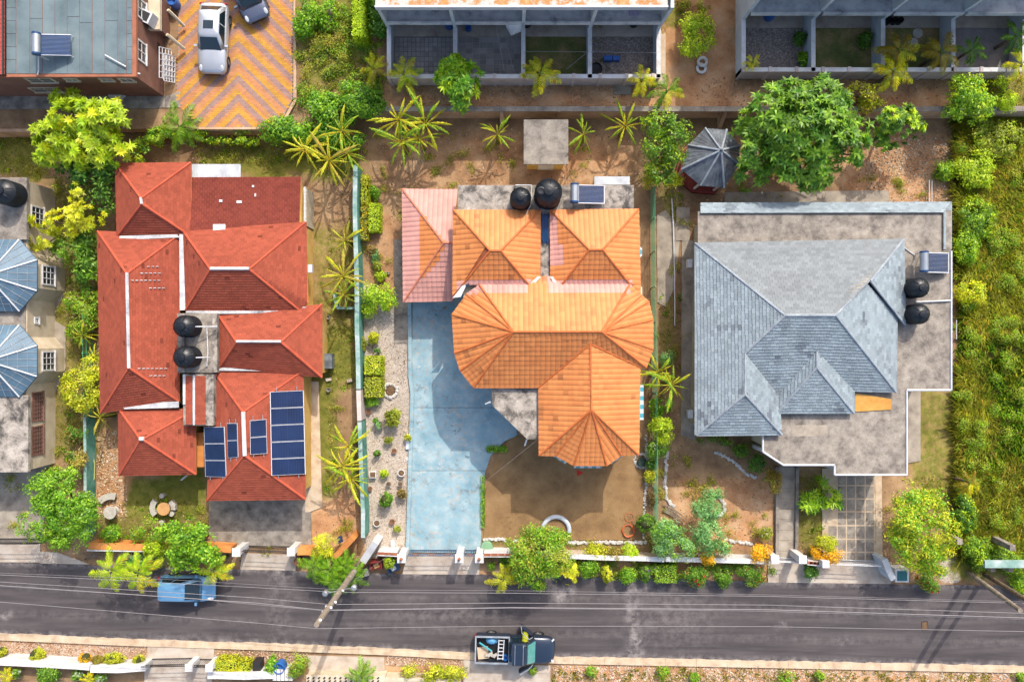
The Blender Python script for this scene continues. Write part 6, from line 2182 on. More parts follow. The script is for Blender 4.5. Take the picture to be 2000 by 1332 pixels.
for i, (x, y, lab) in enumerate(((1560, 75, 'dark potted bush at the first eastern party wall'), (1690, 80, 'dark climbing bush in the second eastern yard'), (1567, 118, 'small bright bush in a white pot in the eastern gravel yard'))):
 shrub('shrub', lab, 'shrub', [(x, y, 1.7, 10, 14, .4)], 60, 10, .18, .2, .08, 'dark' if i < 2 else 'bright', 'bush', 'shrubs', .03, z0=ZT)
shrub('leafy_tree', 'lime green bush between the cream house and red house, north of the wall', 'tree', [(160, 745, 1.9, 38, 30, .8), (155, 775, 1.8, 40, 32, .8), (175, 720, 1.7, 25, 22, .6)], 260, 13, .25, .17, .08, 'ygreen', 'bush', 'garden trees', .07)
shrub('shrub', 'mixed flowering shrubs along the cream house garden fence', 'shrub', [(165, 620, 1.3, 30, 40, .6), (175, 580, 1.2, 20, 40, .6), (150, 650, 1.0, 22, 25, .5), (140, 590, 1.0, 16, 20, .5)], 260, 11, .22, .2, .07, 'bright', 'bush', 'shrubs', .05, pal2='olive', p2=.4, flowers=((226, 150, 170), 12, .1))
shrub('shrub', 'reddish brown shrub on the dark green wall', 'shrub', [(150, 850, 1.2, 20, 22, .6), (150, 890, 1.2, 18, 20, .6)], 130, 11, .22, .17, .08, 'dark', 'bush', 'shrubs', .04, pal2='brownish', p2=.4)
shrub('shrub', 'pale yellow croton above the corner tree by the wall', 'shrub', [(152, 905, 1.4, 17, 22, .5)], 80, 12, .2, .15, .08, 'straw', 'bush', 'shrubs', .04)
shrub('leafy_tree', 'large feathery green tree at the street corner of the cream house', 'tree', [(90, 960, 3.0, 45, 45, 1.1), (130, 1000, 3.2, 60, 50, 1.3), (80, 1020, 2.9, 45, 45, 1.1), (140, 1040, 2.8, 50, 35, 1.0), (165, 1000, 2.8, 35, 40, .9), (120, 940, 2.8, 45, 25, .8)], 640, 15, .3, .2, .09, 'bright', 'bush', 'garden trees', .14, pal2='green', p2=.4)
shrub('leafy_tree', 'bright green tree overhanging the street near the blue car', 'tree', [(370, 1054, 3.0, 45, 38, 1.1), (395, 1086, 2.8, 38, 30, 1.0), (355, 1086, 2.8, 33, 28, .9), (395, 1050, 2.8, 28, 28, .8), (340, 1040, 2.4, 35, 22, .8)], 420, 13, .26, .2, .11, 'bright', 'bush', 'garden trees', .12)
shrub('shrub', 'olive bush between the stone tables and the orange wall', 'shrub', [(290, 1032, 1.2, 30, 22, .5), (310, 1050, 1.4, 32, 20, .6), (265, 1040, 1.0, 18, 18, .4)], 190, 12, .22, .16, .06, 'olive', 'bush', 'shrubs', .05, pal2='bright', p2=.4)
shrub('shrub', 'round green bush on the rubble behind the orange wall', 'shrub', [(219, 1043, .9, 17, 16, .5)], 80, 11, .2, .16, .08, 'bright', 'bush', 'shrubs', .04)
shrub('shrub', 'pale yellow green shrub growing over the orange wall', 'shrub', [(300, 1075, 1.6, 20, 18, .5)], 70, 11, .2, .18, .1, 'lime', 'bush', 'shrubs', .04)
shrub('shrub', 'blue green bush in the street bed below the orange wall', 'shrub', [(255, 1088, .8, 22, 12, .45), (315, 1092, .7, 20, 10, .4), (285, 1100, .6, 20, 10, .35)], 130, 11, .2, .16, .06, 'blue', 'bush', 'shrubs', .04)
palm('palm over the street left of the blue car, western of the pair', 218, 1112, 3.0, 45, 'lime', 9, 0, lean=(.2, .3))
palm('palm over the street left of the blue car, eastern of the pair', 270, 1118, 3.0, 44, 'lime', 9, 0, pal2='ygreen', lean=(.1, .3))
palm('yellowish palm between the bright green tree and the gate pillar', 418, 1112, 2.4, 38, 'lime', 9, 0, pal2='yellow', lean=(.0, .2))
shrub('variegated_shrub', 'yellow variegated spiky bush beside the orange wing wall', 'shrub', [(632, 1066, 1.4, 25, 22, .55)], 70, 13, .2, .34, .05, 'yellow', 'rosette', 'shrubs', .05, pal2='straw', p2=.3)
for i, (x, y) in enumerate(((612, 1105), (645, 1112), (675, 1105), (648, 1135), (690, 1125))):
 palm('dark green cycad like palm under the utility pole, ' + ('west side', 'middle', 'east side', 'street side', 'nearest the pole')[i], x, y, 1.8, 34, 'bright', 10, 0, 'cycads at the pole foot', .14, 'cycad', pal2='green')
palm('lone yellow palm leaning over the street right of the blue driveway', 983, 1130, 2.6, 34, 'ygreen', 9, 0, pal2='yellow', lean=(.0, .2))
shrub('feathery_tree', 'large feathery olive green tree at the orange house front wall', 'tree', [(1055, 1050, 3.0, 45, 30, 1.0), (1020, 1075, 3.0, 35, 35, 1.0), (1075, 1090, 3.2, 50, 38, 1.1), (1050, 1120, 2.9, 50, 28, .9), (1090, 1060, 2.8, 35, 28, .9), (1035, 1100, 3.0, 40, 30, .9)], 680, 16, .3, .2, .07, 'bright', 'bush', 'garden trees', .12, pal2='olive', p2=.45)
shrub('feathery_tree', 'blue green feathery shrub at the fence corner, western', 'shrub', [(1300, 1040, 1.8, 30, 28, .8), (1325, 1070, 1.8, 34, 24, .8), (1290, 1070, 1.6, 18, 20, .6)], 340, 14, .26, .17, .06, 'blue', 'bush', 'feathery shrubs', .07, pal2='bright', p2=.3)
shrub('feathery_tree', 'blue green feathery shrub at the stone ring, eastern', 'shrub', [(1385, 1045, 2.0, 34, 34, .9), (1380, 1000, 1.8, 34, 26, .8), (1400, 1070, 1.6, 24, 20, .7), (1390, 965, 1.0, 22, 16, .5)], 420, 14, .26, .17, .06, 'blue', 'bush', 'feathery shrubs', .07)
shrub('shrub', 'green bush behind the white wall at the feathery shrubs', 'shrub', [(1405, 1068, 1.0, 18, 24, .5), (1350, 1085, .8, 12, 10, .4)], 90, 12, .2, .13, .07, 'bright', 'bush', 'shrubs', .04, pal2='gold', p2=.25)
shrub('leafy_tree', 'large yellow green tree beside the tiled drive of the grey house', 'tree', [(1795, 985, 2.8, 55, 40, 1.1), (1780, 1025, 3.0, 50, 45, 1.2), (1830, 1030, 3.0, 40, 50, 1.1), (1800, 1075, 2.8, 55, 35, 1.0), (1765, 1050, 2.6, 35, 40, .9), (1820, 1100, 2.4, 35, 25, .8)], 680, 15, .3, .19, .08, 'ygreen', 'bush', 'garden trees', .13, pal2='bright', p2=.5)
for args in (('gold', 'round golden croton at the grey house gate walk', [(1486, 1083, 1.2, 24, 23, .6)], None), ('gold', 'golden croton behind the white wall at the tiled drive', [(1622, 1085, 1.1, 22, 16, .5), (1598, 1078, 1.0, 18, 16, .5)], None),
    ('ygreen', 'yellow green bush above the golden croton at the tiled drive', [(1613, 1062, 1.2, 20, 18, .5)], None), ('gold', 'small orange flowered bush over the white wall', [(1384, 1090, 1.1, 16, 10, .4)], None),
    ('rust', 'golden bush beside the porch of the grey house', [(1507, 940, 1.3, 19, 24, .7)], None)):
 shrub('croton_shrub', args[1], 'shrub', args[2], 110, 13, .2, .13, .06, args[0], 'bush', 'croton shrubs', .05)
shrub('shrub', 'tall lime green bush at the fence beside the stone ring', 'shrub', [(1290, 835, 1.6, 24, 22, .8), (1295, 850, 1.4, 20, 20, .7)], 170, 12, .2, .14, .07, 'lime', 'bush', 'shrubs', .05)
shrub('shrub', 'white flowering bush at the fence by the round stone bed', 'shrub', [(1282, 878, 1.1, 22, 16, .5)], 90, 11, .2, .15, .07, 'green', 'bush', 'shrubs', .04, flowers=((246, 246, 246), 34, .08))
shrub('shrub', 'round grey green bush in the orange house path at the fence', 'shrub', [(1302, 697, .9, 15, 15, .5)], 80, 12, .18, .14, .04, 'blue', 'bush', 'shrubs', .04)
shrub('shrub', 'bright round bush beside the banana plants at the fence', 'shrub', [(1297, 790, 1.0, 16, 14, .5), (1280, 800, .8, 12, 20, .4)], 90, 12, .18, .17, .07, 'bright', 'bush', 'shrubs', .04)
for i, (x, y, rx, ry, z) in enumerate(((1272, 905, 10, 10, .8), (1270, 930, 12, 14, .7), (1275, 970, 12, 16, .6))):
 shrub('shrub', ('small dark bush just below the round stone bed', 'yellow leaved bush along the lower fence bed', 'sparse reddish bush along the lower fence bed')[i], 'shrub', [(x, y, z * .7, rx, ry, .35)], 60, 11, .16, .13, .06, ('dark', 'ygreen', 'brownish')[i], 'bush', 'shrubs', .03)
shrub('shrub', 'lush tropical planting beside the grey house front walk', 'shrub', [(1590, 955, .9, 22, 25, .6), (1620, 975, .9, 24, 20, .5), (1580, 985, .8, 20, 16, .5)], 110, 10, .25, .42, .1, 'bright', 'rosette', 'shrubs', .05, pal2='lime', p2=.3)
palm('yellow orange palm in the overgrown lot beside the grey house', 1893, 942, 1.8, 28, 'rust', 8, 0, pal2='yellow')
shrub('shrub', 'low green plants along the grey house front eave', 'shrub', [(1400, 862, .4, 35, 8, .3), (1450, 880, .4, 22, 12, .3)], 120, 9, .2, .15, .07, 'green', 'bush', 'shrubs', .03)
shrub('shrub', 'weedy plants hugging the porch of the grey house', 'shrub', [(1480, 905, .6, 20, 20, .4)], 80, 9, .2, .15, .07, 'dark', 'bush', 'shrubs', .03)
shrub('shrub', 'dusty rose bush beside the grey house walk', 'shrub', [(1498, 1043, .7, 17, 15, .4)], 80, 10, .18, .13, .07, 'olive', 'bush', 'shrubs', .03, flowers=((250, 240, 240), 10, .08))
hedge('narrow clipped hedge strip along the teal wall, northern length', 706, 342, 719, 398, 1.0, 1300, 'ygreen')
hedge('narrow clipped hedge strip along the teal wall, southern length', 705, 402, 718, 468, .9, 1300, 'olive', pal2='gold', p2=.2)
hedge('bright green clipped hedge block beside the strip', 721, 398, 742, 452, .9, 1700, 'lime')
hedge('square clipped hedge on the gravel, northern of two', 713, 697, 746, 731, 1.1, 2000, 'ygreen', pal2='lime', p2=.3)
hedge('square clipped hedge on the gravel, southern of two', 713, 738, 746, 775, 1.1, 2000, 'olive', pal2='ygreen', p2=.4)
shrub('shrub', 'spiky green plant at the foot of the southern hedge block', 'shrub', [(728, 784, .35, 14, 9, .3)], 26, 10, .15, .3, .06, 'bright', 'rosette', 'shrubs', .02)
shrub('shrub', 'large lime shrub at the north end of the gravel strip', 'shrub', [(728, 575, 1.2, 24, 26, .7), (755, 580, 1.1, 22, 28, .7), (740, 600, .9, 22, 16, .5), (720, 600, .8, 14, 22, .5)], 260, 12, .24, .15, .08, 'lime', 'bush', 'shrubs', .06, pal2='bright', p2=.4)
shrub('topiary_ball', 'green topiary ball on the gravel strip near the street', 'topiary', [(754, 975, .75, 13, 14, .55)], 260, 12, .07, .08, .05, 'green', 'bush', 'topiary balls', .05, core=True, inner=0)
shrub('topiary_ball', 'yellow green topiary ball at the street kerb', 'topiary', [(1188, 1119, .8, 14, 17, .6)], 280, 12, .07, .08, .05, 'ygreen', 'bush', 'topiary balls', .05, core=True, inner=0)
shrub('topiary_ball', 'dark green topiary ball at the lawn corner by the hose', 'topiary', [(1261, 1020, .8, 18, 18, .6)], 300, 12, .07, .08, .05, 'green', 'bush', 'topiary balls', .05, core=True, inner=0)
shrub('topiary_ball', 'small yellow topiary bush north of the square hedges', 'topiary', [(730, 660, .5, 11, 12, .45)], 160, 12, .07, .08, .05, 'ygreen', 'bush', 'topiary balls', .04, core=True, inner=0)
shrub('topiary_ball', 'small clipped bush by the teal wall north of the hedges', 'topiary', [(709, 672, .5, 7, 14, .45)], 120, 12, .07, .08, .05, 'olive', 'bush', 'topiary balls', .04, core=True, inner=0)
shrub('topiary_ball', 'small topiary ball on the pillar foot by the pole', 'topiary', [(761, 1098, 1.0, 11, 11, .4)], 150, 12, .07, .08, .05, 'lime', 'bush', 'topiary balls', .04, core=True, inner=0)
for i, (x, y, rx, ry, pal, lab) in enumerate(((728, 372, 5, 9, 'bright', 'first'), (735, 378, 6, 12, 'bright', 'second'), (727, 490, 10, 10, 'brownish', 'reddish brown'), (733, 500, 6, 14, 'blue', 'grey green'), (741, 540, 10, 8, 'lime', 'yellowish'), (736, 520, 9, 9, 'olive', 'dull'))):
 shrub('bedding_plant', lab + ' small plant in the bed south of the hedge block' if i > 1 else lab + ' small upright plant in the bed beside the hedge strip', 'plant', [(x, y, .35, rx, ry, .3)], 34, 9, .15, .2, .06, pal, 'bush', 'bedding plants', .02)
hedge('clipped hedge with purple flowers on the street verge', 1280, 1104, 1321, 1137, 1.0, 2300, 'green', pal2='lime', p2=.3)
shrub('flower_bush', 'purple flowered bush beside the clipped verge hedge', 'shrub', [(1266, 1118, .7, 16, 16, .45)], 120, 10, .16, .12, .06, 'green', 'bush', 'flower bushes', .04, flowers=((176, 130, 196), 26, .07))
for i, (x, y, rx, n_, lab) in enumerate(((1357, 1122, 23, 24, 'red flowered bush on the verge, west of three'), (1411, 1122, 18, 8, 'green bush with few flowers on the verge, middle of three'), (1463, 1118, 26, 30, 'red flowered bush on the verge, east of three'), (1815, 1130, 24, 46, 'crimson flowered bush at the street below the yellow green tree'))):
 shrub('flower_bush', lab, 'shrub', [(x, y, .8, rx, 18, .5), (x + 4, y + 12, .6, rx * .7, 14, .4)], 200, 11, .18, .12, .06, 'green', 'bush', 'flower bushes', .05, flowers=((226, 60, 50) if i < 3 else (232, 50, 84), n_, .12))
for i, (x, y, rx, ry, pal, lab) in enumerate(((1228, 1085, 14, 24, 'lime', 'tall lime green plant standing over the front wall'), (1227, 1122, 16, 16, 'bright', 'bright green plant on the verge below the lime one'), (1150, 1110, 20, 18, 'bright', 'leafy creeper on the verge beside the feathery tree'), (1165, 1078, 26, 14, 'ygreen', 'low shrub in the bed behind the front wall, western'), (1195, 1080, 18, 14, 'rust', 'low shrub in the bed behind the front wall, eastern'), (1110, 1118, 20, 22, 'yellow', 'yellow spiky plant below the feathery tree'))):
 shrub('shrub', lab, 'shrub', [(x, y, .8, rx, ry, .45)], 110, 11, .18, .19 if i in (0, 5) else .14, .06, pal, 'rosette' if i in (0, 5) else 'bush', 'shrubs', .03)
shrub('shrub', 'small weeds on the verge by the blue driveway', 'shrub', [(960, 1105, .4, 9, 8, .25), (985, 1100, .4, 9, 10, .3)], 60, 9, .14, .12, .06, 'bright', 'bush', 'shrubs', .02)
shrub('shrub', 'bush in the gateway of the grey house at the street', 'shrub', [(1582, 1118, .6, 14, 14, .5)], 80, 10, .18, .16, .08, 'dark', 'bush', 'shrubs', .03)
hedge('low edging hedge along the blue drive at the lawn', 940, 930, 946, 1030, .3, 700, 'bright', group='edging hedges')
hedge('curved edging hedge at the lawn corner, upper part', 950, 872, 990, 882, .3, 500, 'bright', group='edging hedges')
for i, (x, y, rx, pal, lab) in enumerate(((2, 1272, 11, 'ygreen', 'round clipped bush at the left edge of the south verge'), (72, 1279, 17, 'ygreen', 'round yellow green bush on the south verge above the white wall'), (167, 1285, 12, 'gold', 'small golden bush on the south verge'), (193, 1290, 11, 'rust', 'brownish bush between the golden and the large bush'), (222, 1287, 24, 'ygreen', 'largest rounded bush on the south verge'), (272, 1288, 10, 'ygreen', 'smallest bush beside the driveway apron'))):
 shrub('verge_bush', lab, 'shrub', [(x, y, .5, rx, min(rx, 16), .45)], 150, 12, .1, .09, .04, pal, 'bush', 'bushes on the south verge', .04, core=True, inner=0)
hedge('yellow green hedge block on the south verge beside the gate', 421, 1288, 463, 1315, .9, 1900, 'ygreen')
hedge('small hedge block next to a dark box on the south verge', 466, 1291, 488, 1314, .8, 1100, 'ygreen')
shrub('shrub', 'leafy green bush beside the blue tub', 'shrub', [(530, 1300, .7, 12, 18, .5)], 90, 11, .18, .16, .09, 'bright', 'bush', 'shrubs', .03)
shrub('shrub', 'mottled green bush right of the blue tub', 'shrub', [(580, 1297, .9, 24, 20, .6), (570, 1310, .8, 20, 12, .5)], 170, 11, .18, .13, .06, 'olive', 'bush', 'shrubs', .04, pal2='bright', p2=.3)
palm('green palm at the bottom edge beside the tiled wall', 705, 1320, 1.8, 34, 'bright', 10, 0)
shrub('hedge_row', 'loose green hedge at the bottom edge left of the pickup', 'hedge', [(800, 1312, .7, 30, 14, .5), (840, 1312, .8, 34, 18, .6), (885, 1312, .8, 28, 16, .6)], 300, 11, .2, .15, .06, 'olive', 'bush', None, .04, pal2='ygreen', p2=.5)
shrub('shrub', 'round bush at the bottom edge below the white wall', 'shrub', [(93, 1318, 1.0, 24, 16, .6)], 120, 11, .2, .17, .06, 'green', 'bush', 'shrubs', .04)
for i, (x, y, lab) in enumerate(((34, 1314, 'white flowering plant below the white wall, western'), (150, 1318, 'white flowering plant below the white wall, middle'), (198, 1322, 'white flowering plant below the white wall, eastern'))):
 shrub('flower_bush', lab, 'shrub', [(x, y, .6, 10, 9, .35)], 50, 10, .14, .14, .07, 'green', 'bush', 'flower bushes', .03, flowers=((244, 248, 255), 26, .09))
palm('yellow spiky plant at the bottom left corner', 12, 1318, .9, 20, 'yellow', 9, 0)
palm('yellow spiky plant between the white flowering plants', 172, 1325, .9, 18, 'yellow', 8, 0)
for i, (x, y, rx, lab) in enumerate(((1295, 1312, 12, 'upright weed clump on the rubble verge'), (1155, 1312, 10, 'feathery weed on the rubble verge by the pickup'), (1355, 1325, 10, 'bright weed at the bottom edge'), (1535, 1324, 16, 'broad weed clump at the bottom edge'), (1600, 1322, 9, 'little weed right of the broad clump'), (1040, 1308, 7, 'green weed touching the pickup door'), (1995, 1325, 12, 'bush at the bottom right corner'))):
 shrub('weed', lab, 'plant', [(x, y, .35, rx, rx, .3)], 50, 9, .16, .14, .06, 'bright', 'bush', 'weeds', .02, pal2='straw', p2=.2)
for i, (x, y, rx, ry, z, pal, lab) in enumerate(((1900, 330, 45, 38, 1.0, 'lime', 'pale flowering scrub at the north end of the overgrown lot'), (1945, 270, 50, 40, 1.0, 'olive', 'olive scrub below the light green tree'), (1905, 425, 35, 40, 1.1, 'green', 'green bush in the overgrown lot beside the roof corner'), (1885, 480, 20, 35, 1.0, 'bright', 'bright bush at the lot edge beside the solar heater'), (1893, 570, 28, 22, 1.1, 'yellow', 'yellow green bush in the lot beside the tanks'), (1960, 1090, 30, 22, .9, 'green', 'green creeper at the pole feet'), (1905, 1075, 26, 34, 1.1, 'green', 'leafy weeds between the concrete posts'), (1880, 1000, 18, 40, 1.0, 'dark', 'dark creeper at the lot edge near the street'), (1990, 1135, 16, 18, .8, 'bright', 'fern like bush at the right edge under the poles'), (1835, 330, 22, 14, .6, 'bright', 'low bush at the lot fence posts'))):
 shrub('scrub', lab, 'shrub', [(x, y, z * .8, rx, ry, .6), (x + 8, y + 10, z * .6, rx * .8, ry * .8, .5)], int(150 + rx * ry * .09), 12, .26, .17, .07, pal, 'bush', 'scrub on the overgrown lot', .05, pal2='lime', p2=.25)
def zone_weight(px, py, zones, ch):
 w_ = np.zeros(px.shape)
 for poly, c, wt, nb in zones:
  if c == ch:
   w_ = np.maximum(w_, inside(px, py, poly) * wt)
 return w_
BLOCK = [R4(191, 320, 640, 977), R4(800, 590, 960, 1080), R4(890, 360, 1275, 910), R4(1357, 395, 1858, 930), R4(-50, 345, 106, 925), R4(408, 930, 606, 1066), R4(1518, 900, 1560, 1100), R4(1610, 915, 1724, 1100), R4(1330, 250, 1445, 370)]
def scatter(n, x0, y0, x1, y1, zones=None, ch=0, thr=.25, blk=True, avoid=None):
 px, py = RNG.uniform(x0, x1, n), RNG.uniform(y0, y1, n)
 k = np.ones(n, bool)
 if zones is not None:
  wt = zone_weight(px, py, zones, ch)
  k &= (wt > thr) & (RNG.random(n) < wt)
 if blk:
  for b in BLOCK:
   k &= ~inside(px, py, b)
 k &= ~((py > np.interp(px, *zip(*TOPE)) - 3) & (py < np.interp(px, *zip(*BOTE)) + 14))
 return px[k], py[k]
def to_world(px, py, z):
 f = (CAM_H - z) / FPX
 return np.stack([(px - 1000) * f, (666 - py) * f, np.full(px.shape, z)], 1)
def blades(name, label, cat, px, py, z, m, h, wd, pal, pal2, p2, spread=.08, lean=.5):
 c = np.repeat(to_world(px, py, z), m, 0)
 n = len(c)
 c[:, :2] += RNG.normal(0, spread, (n, 2))
 az = RNG.uniform(0, 2 * np.pi, n)
 d = np.stack([np.cos(az), np.sin(az), np.zeros(n)], 1)
 s = np.stack([-np.sin(az), np.cos(az), np.zeros(n)], 1)
 hh = h * RNG.uniform(.5, 1.2, n)
 ln = lean * RNG.uniform(.4, 1.4, n)
 up = np.array([0, 0, 1.0])
 mid = c + up * (hh * .65)[:, None] + d * (hh * ln * .35)[:, None]
 tip = c + up * (hh * (1 - .35 * ln))[:, None] + d * (hh * ln * 1.0)[:, None]
 W_ = (wd * RNG.uniform(.7, 1.3, n))[:, None]
 V = np.stack([c - s * W_ * .5, c + s * W_ * .5, mid + s * W_ * .5, tip, mid - s * W_ * .5], 1).reshape(-1, 3)
 t = RNG.random(n)
 patch = np.array([mnoise.noise((a * .35, b * .35, 3.3)) for a, b, _ in c[::m]]).repeat(m)[:n]
 cl = palcol(pal, np.clip(t * .5 + .5 * (patch + .5), 0, 1), RNG.uniform(.75, 1.15, n))
 q = RNG.random(n) < p2 * (1 - patch)
 cl[q] = palcol(pal2, RNG.random(n), RNG.uniform(.8, 1.1, n))[q]
 o = link(name, np_quads(name, V, cl, M['leaf_thin'], 5))
 return tag(o, label, cat, kind='stuff')
LB = []
for k in range(95):
 x, y = RNG.uniform(1878, 2070), RNG.uniform(230, 1085)
 LB.append((x, y, RNG.uniform(.1, .7), RNG.uniform(8, 28), RNG.uniform(8, 28), RNG.uniform(.2, .5)))
V, lc = foliage(lobe_m(LB), 3000, 12, .26, .13, .05, 'olive', 'bush', pal2='bright', p2=.38)
V[:, 2] = np.maximum(V[:, 2], .03)
tag(link('ground_cover', np_quads('ground_cover', V, lc, M['leaf_thin'])), 'tangled scrub and creepers filling the overgrown lot', 'scrub', kind='stuff')
px, py = scatter(5200, 1874, 230, 2080, 1075, blk=True)
kk = np.array([mnoise.noise((a * .02, b * .012, 4.4)) for a, b in zip(px, py)]) > -.12
px, py = px[kk], py[kk]
blades('tall_grass', 'tall yellow green grass covering the overgrown lot at the right', 'grass', px, py, .0, 26, .6, .045, 'olive', 'straw', .3, .12, 1.5)
px, py = scatter(1500, 1872, 150, 2080, 1095)
blades('undergrowth', 'dark low undergrowth between the tall grass of the lot', 'grass', px, py, .0, 18, .5, .05, 'green', 'olive', .4, .2, .9)
px, py = scatter(60000, -60, 250, 1880, 1110, ZONES, GR, .2)
blades('lawn_grass', 'short patchy grass in the house yards', 'grass', px, py, .0, 5, .11, .018, 'olive', 'straw', .3, .05, .7)
LB = []
while len(LB) < 330:
 x, y = RNG.uniform(-40, 1880), RNG.uniform(255, 1085)
 if any(inside(np.array([x]), np.array([y]), b)[0] for b in BLOCK) or inside(np.array([x]), np.array([y]), R4(940, 850, 1262, 1060))[0] or 706 < x < 806 and y > 600:
  continue
 if mnoise.noise((x * .012, y * .012, 8.8)) < -.1:
  continue
 LB.append((x, y, .06, RNG.uniform(4, 17), RNG.uniform(4, 17), RNG.uniform(.08, .22)))
V, lc = foliage(lobe_m(LB), 4200, 7, .2, .11, .045, 'olive', 'bush', pal2='straw', p2=.35)
V[:, 2] = np.maximum(V[:, 2], .03)
tag(link('yard_weeds', np_quads('yard_weeds', V, lc, M['leaf_thin'])), 'low weeds and dry tufts scattered over the bare yards', 'weeds', kind='stuff')
LB = [(RNG.uniform(985, 1500), RNG.uniform(1098, 1128), .12, RNG.uniform(8, 22), RNG.uniform(5, 11), RNG.uniform(.1, .3)) for k in range(60)]
V, lc = foliage(lobe_m(LB), 900, 9, .2, .12, .06, 'green', 'bush', pal2='olive', p2=.4)
V[:, 2] = np.maximum(V[:, 2], .03)
tag(link('verge_creeper', np_quads('verge_creeper', V, lc, M['leaf'])), 'low creeper and weeds between the bushes of the street verge', 'creeper', kind='stuff')
LB = [(RNG.uniform(580, 740), RNG.uniform(20, 200), ZT + .1, RNG.uniform(5, 22), RNG.uniform(5, 22), RNG.uniform(.1, .4)) for k in range(70)]
V, lc = foliage(lobe_m(LB), 1300, 9, .2, .14, .06, 'olive', 'bush', pal2='bright', p2=.4)
V[:, 2] = np.maximum(V[:, 2], ZT + .03)
tag(link('slope_weeds', np_quads('slope_weeds', V, lc, M['leaf'])), 'weeds covering the rough slope beside the chevron drive', 'weeds', kind='stuff')
px, py = scatter(1500, -60, 250, 1880, 1090, ZONES, GR, .3)
blades('weed_tufts', 'tufts of greener weeds in the yards', 'weeds', px, py, .0, 16, .18, .05, 'bright', 'lime', .3, .12, 1.0)
px, py = scatter(2600, 575, -40, 2060, 208, TZ, GR, .2)
blades('terrace_grass', 'patchy grass on the terrace bank', 'grass', px, py, ZT, 10, .2, .03, 'olive', 'straw', .4, .12, .8)
px, py = scatter(900, 1080, 1302, 2060, 1345, blk=False)
blades('verge_weeds', 'sparse dry weeds on the rubble verge', 'weeds', px[:260], py[:260], .0, 14, .16, .03, 'olive', 'straw', .5, .12, 1.0)
def litter(name, label, cat, px, py, z, s0, s1, cols):
 n = len(px)
 c = to_world(px, py, z)
 sz = RNG.uniform(s0, s1, n)
 az = RNG.uniform(0, 6.28, n)
 base = []
 for k in range(4):
  a = az + k * np.pi / 2 + RNG.normal(0, .3, n)
  r = sz * RNG.uniform(.6, 1.1, n)
  base.append(np.stack([c[:, 0] + np.cos(a) * r, c[:, 1] + np.sin(a) * r, np.full(n, z)], 1))
 top = c + np.stack([RNG.normal(0, .25, n) * sz, RNG.normal(0, .25, n) * sz, sz * RNG.uniform(.35, .9, n)], 1)
 V = np.concatenate([np.stack([base[k], base[(k + 1) % 4], top], 1) for k in range(4)], 0).reshape(-1, 3)
 ca = np.array([lin(*c_)[:3] for c_ in cols])
 cl = ca[RNG.integers(0, len(cols), n)] * RNG.uniform(.8, 1.15, n)[:, None]
 o = link(name, np_quads(name, V, np.tile(cl, (4, 1)), M['pebble'], 3))
 return tag(o, label, cat, kind='stuff')
M['pebble'] = mat('pebble', [(0.3, (.85, .85, .85, 1)), (0.7, W3)], 12, 4, bmp=.3, fine=.2, attr=True)
px, py = scatter(30000, -60, 250, 1870, 1095)
litter('ground_litter', 'dry leaves and pebbles scattered over the bare yard soil', 'litter', px, py, .01, .012, .065, [(206, 170, 124), (176, 134, 92), (236, 214, 180), (110, 84, 58), (196, 150, 96)])
px, py = scatter(500, 740, 330, 1250, 365)
px2, py2 = scatter(5000, 190, 840, 248, 1010, blk=False)
litter('rubble_bed', 'pale rubble and dry leaves in the bed west of the red house', 'rubble', px2[:1500], py2[:1500], .01, .03, .1, [(236, 200, 160), (216, 170, 120), (246, 226, 200), (190, 140, 96)])
px, py = scatter(5000, 1080, 1300, 2060, 1345, blk=False)
litter('verge_rubble', 'pale limestone rubble on the south verge', 'rubble', px, py, .0, .02, .11, [(240, 214, 190), (226, 196, 168), (246, 230, 212), (214, 182, 152)])
px, py = scatter(5200, 575, 150, 2060, 212, blk=False)
litter('bank_litter', 'stones and litter on the brown terrace bank', 'litter', px, py, ZT + .0, .015, .06, [(190, 140, 100), (226, 196, 160), (130, 92, 66), (206, 150, 104)])
px, py = scatter(2200, 1300, -20, 1440, 205, blk=False)
px3, py3 = scatter(1600, 1690, 270, 1850, 395, blk=False)
litter('yard_stones', 'white limestone chips in the yard behind the grey house', 'stones', px3, py3, .01, .02, .08, [(246, 232, 210), (226, 196, 160), (200, 160, 120)])
px, py = scatter(3200, -30, 1252, 285, 1288, blk=False)
px4, py4 = scatter(1800, 420, 1270, 600, 1295, blk=False)
px5, py5 = scatter(2500, 755, 1280, 905, 1300, blk=False)
litter('verge_stones', 'pale stones and dry soil lumps on the planted south verge', 'stones', np.concatenate([px, px4, px5]), np.concatenate([py, py4, py5]), .0, .015, .07, [(246, 226, 206), (206, 160, 124), (226, 196, 170), (176, 130, 96)])
px, py = scatter(7000, 708, 620, 803, 1080, blk=False)
litter('gravel', 'pale gravel of the strip beside the blue drive', 'gravel', px, py, .0, .012, .035, [(236, 226, 212), (214, 202, 186), (196, 182, 164), (228, 216, 200)])
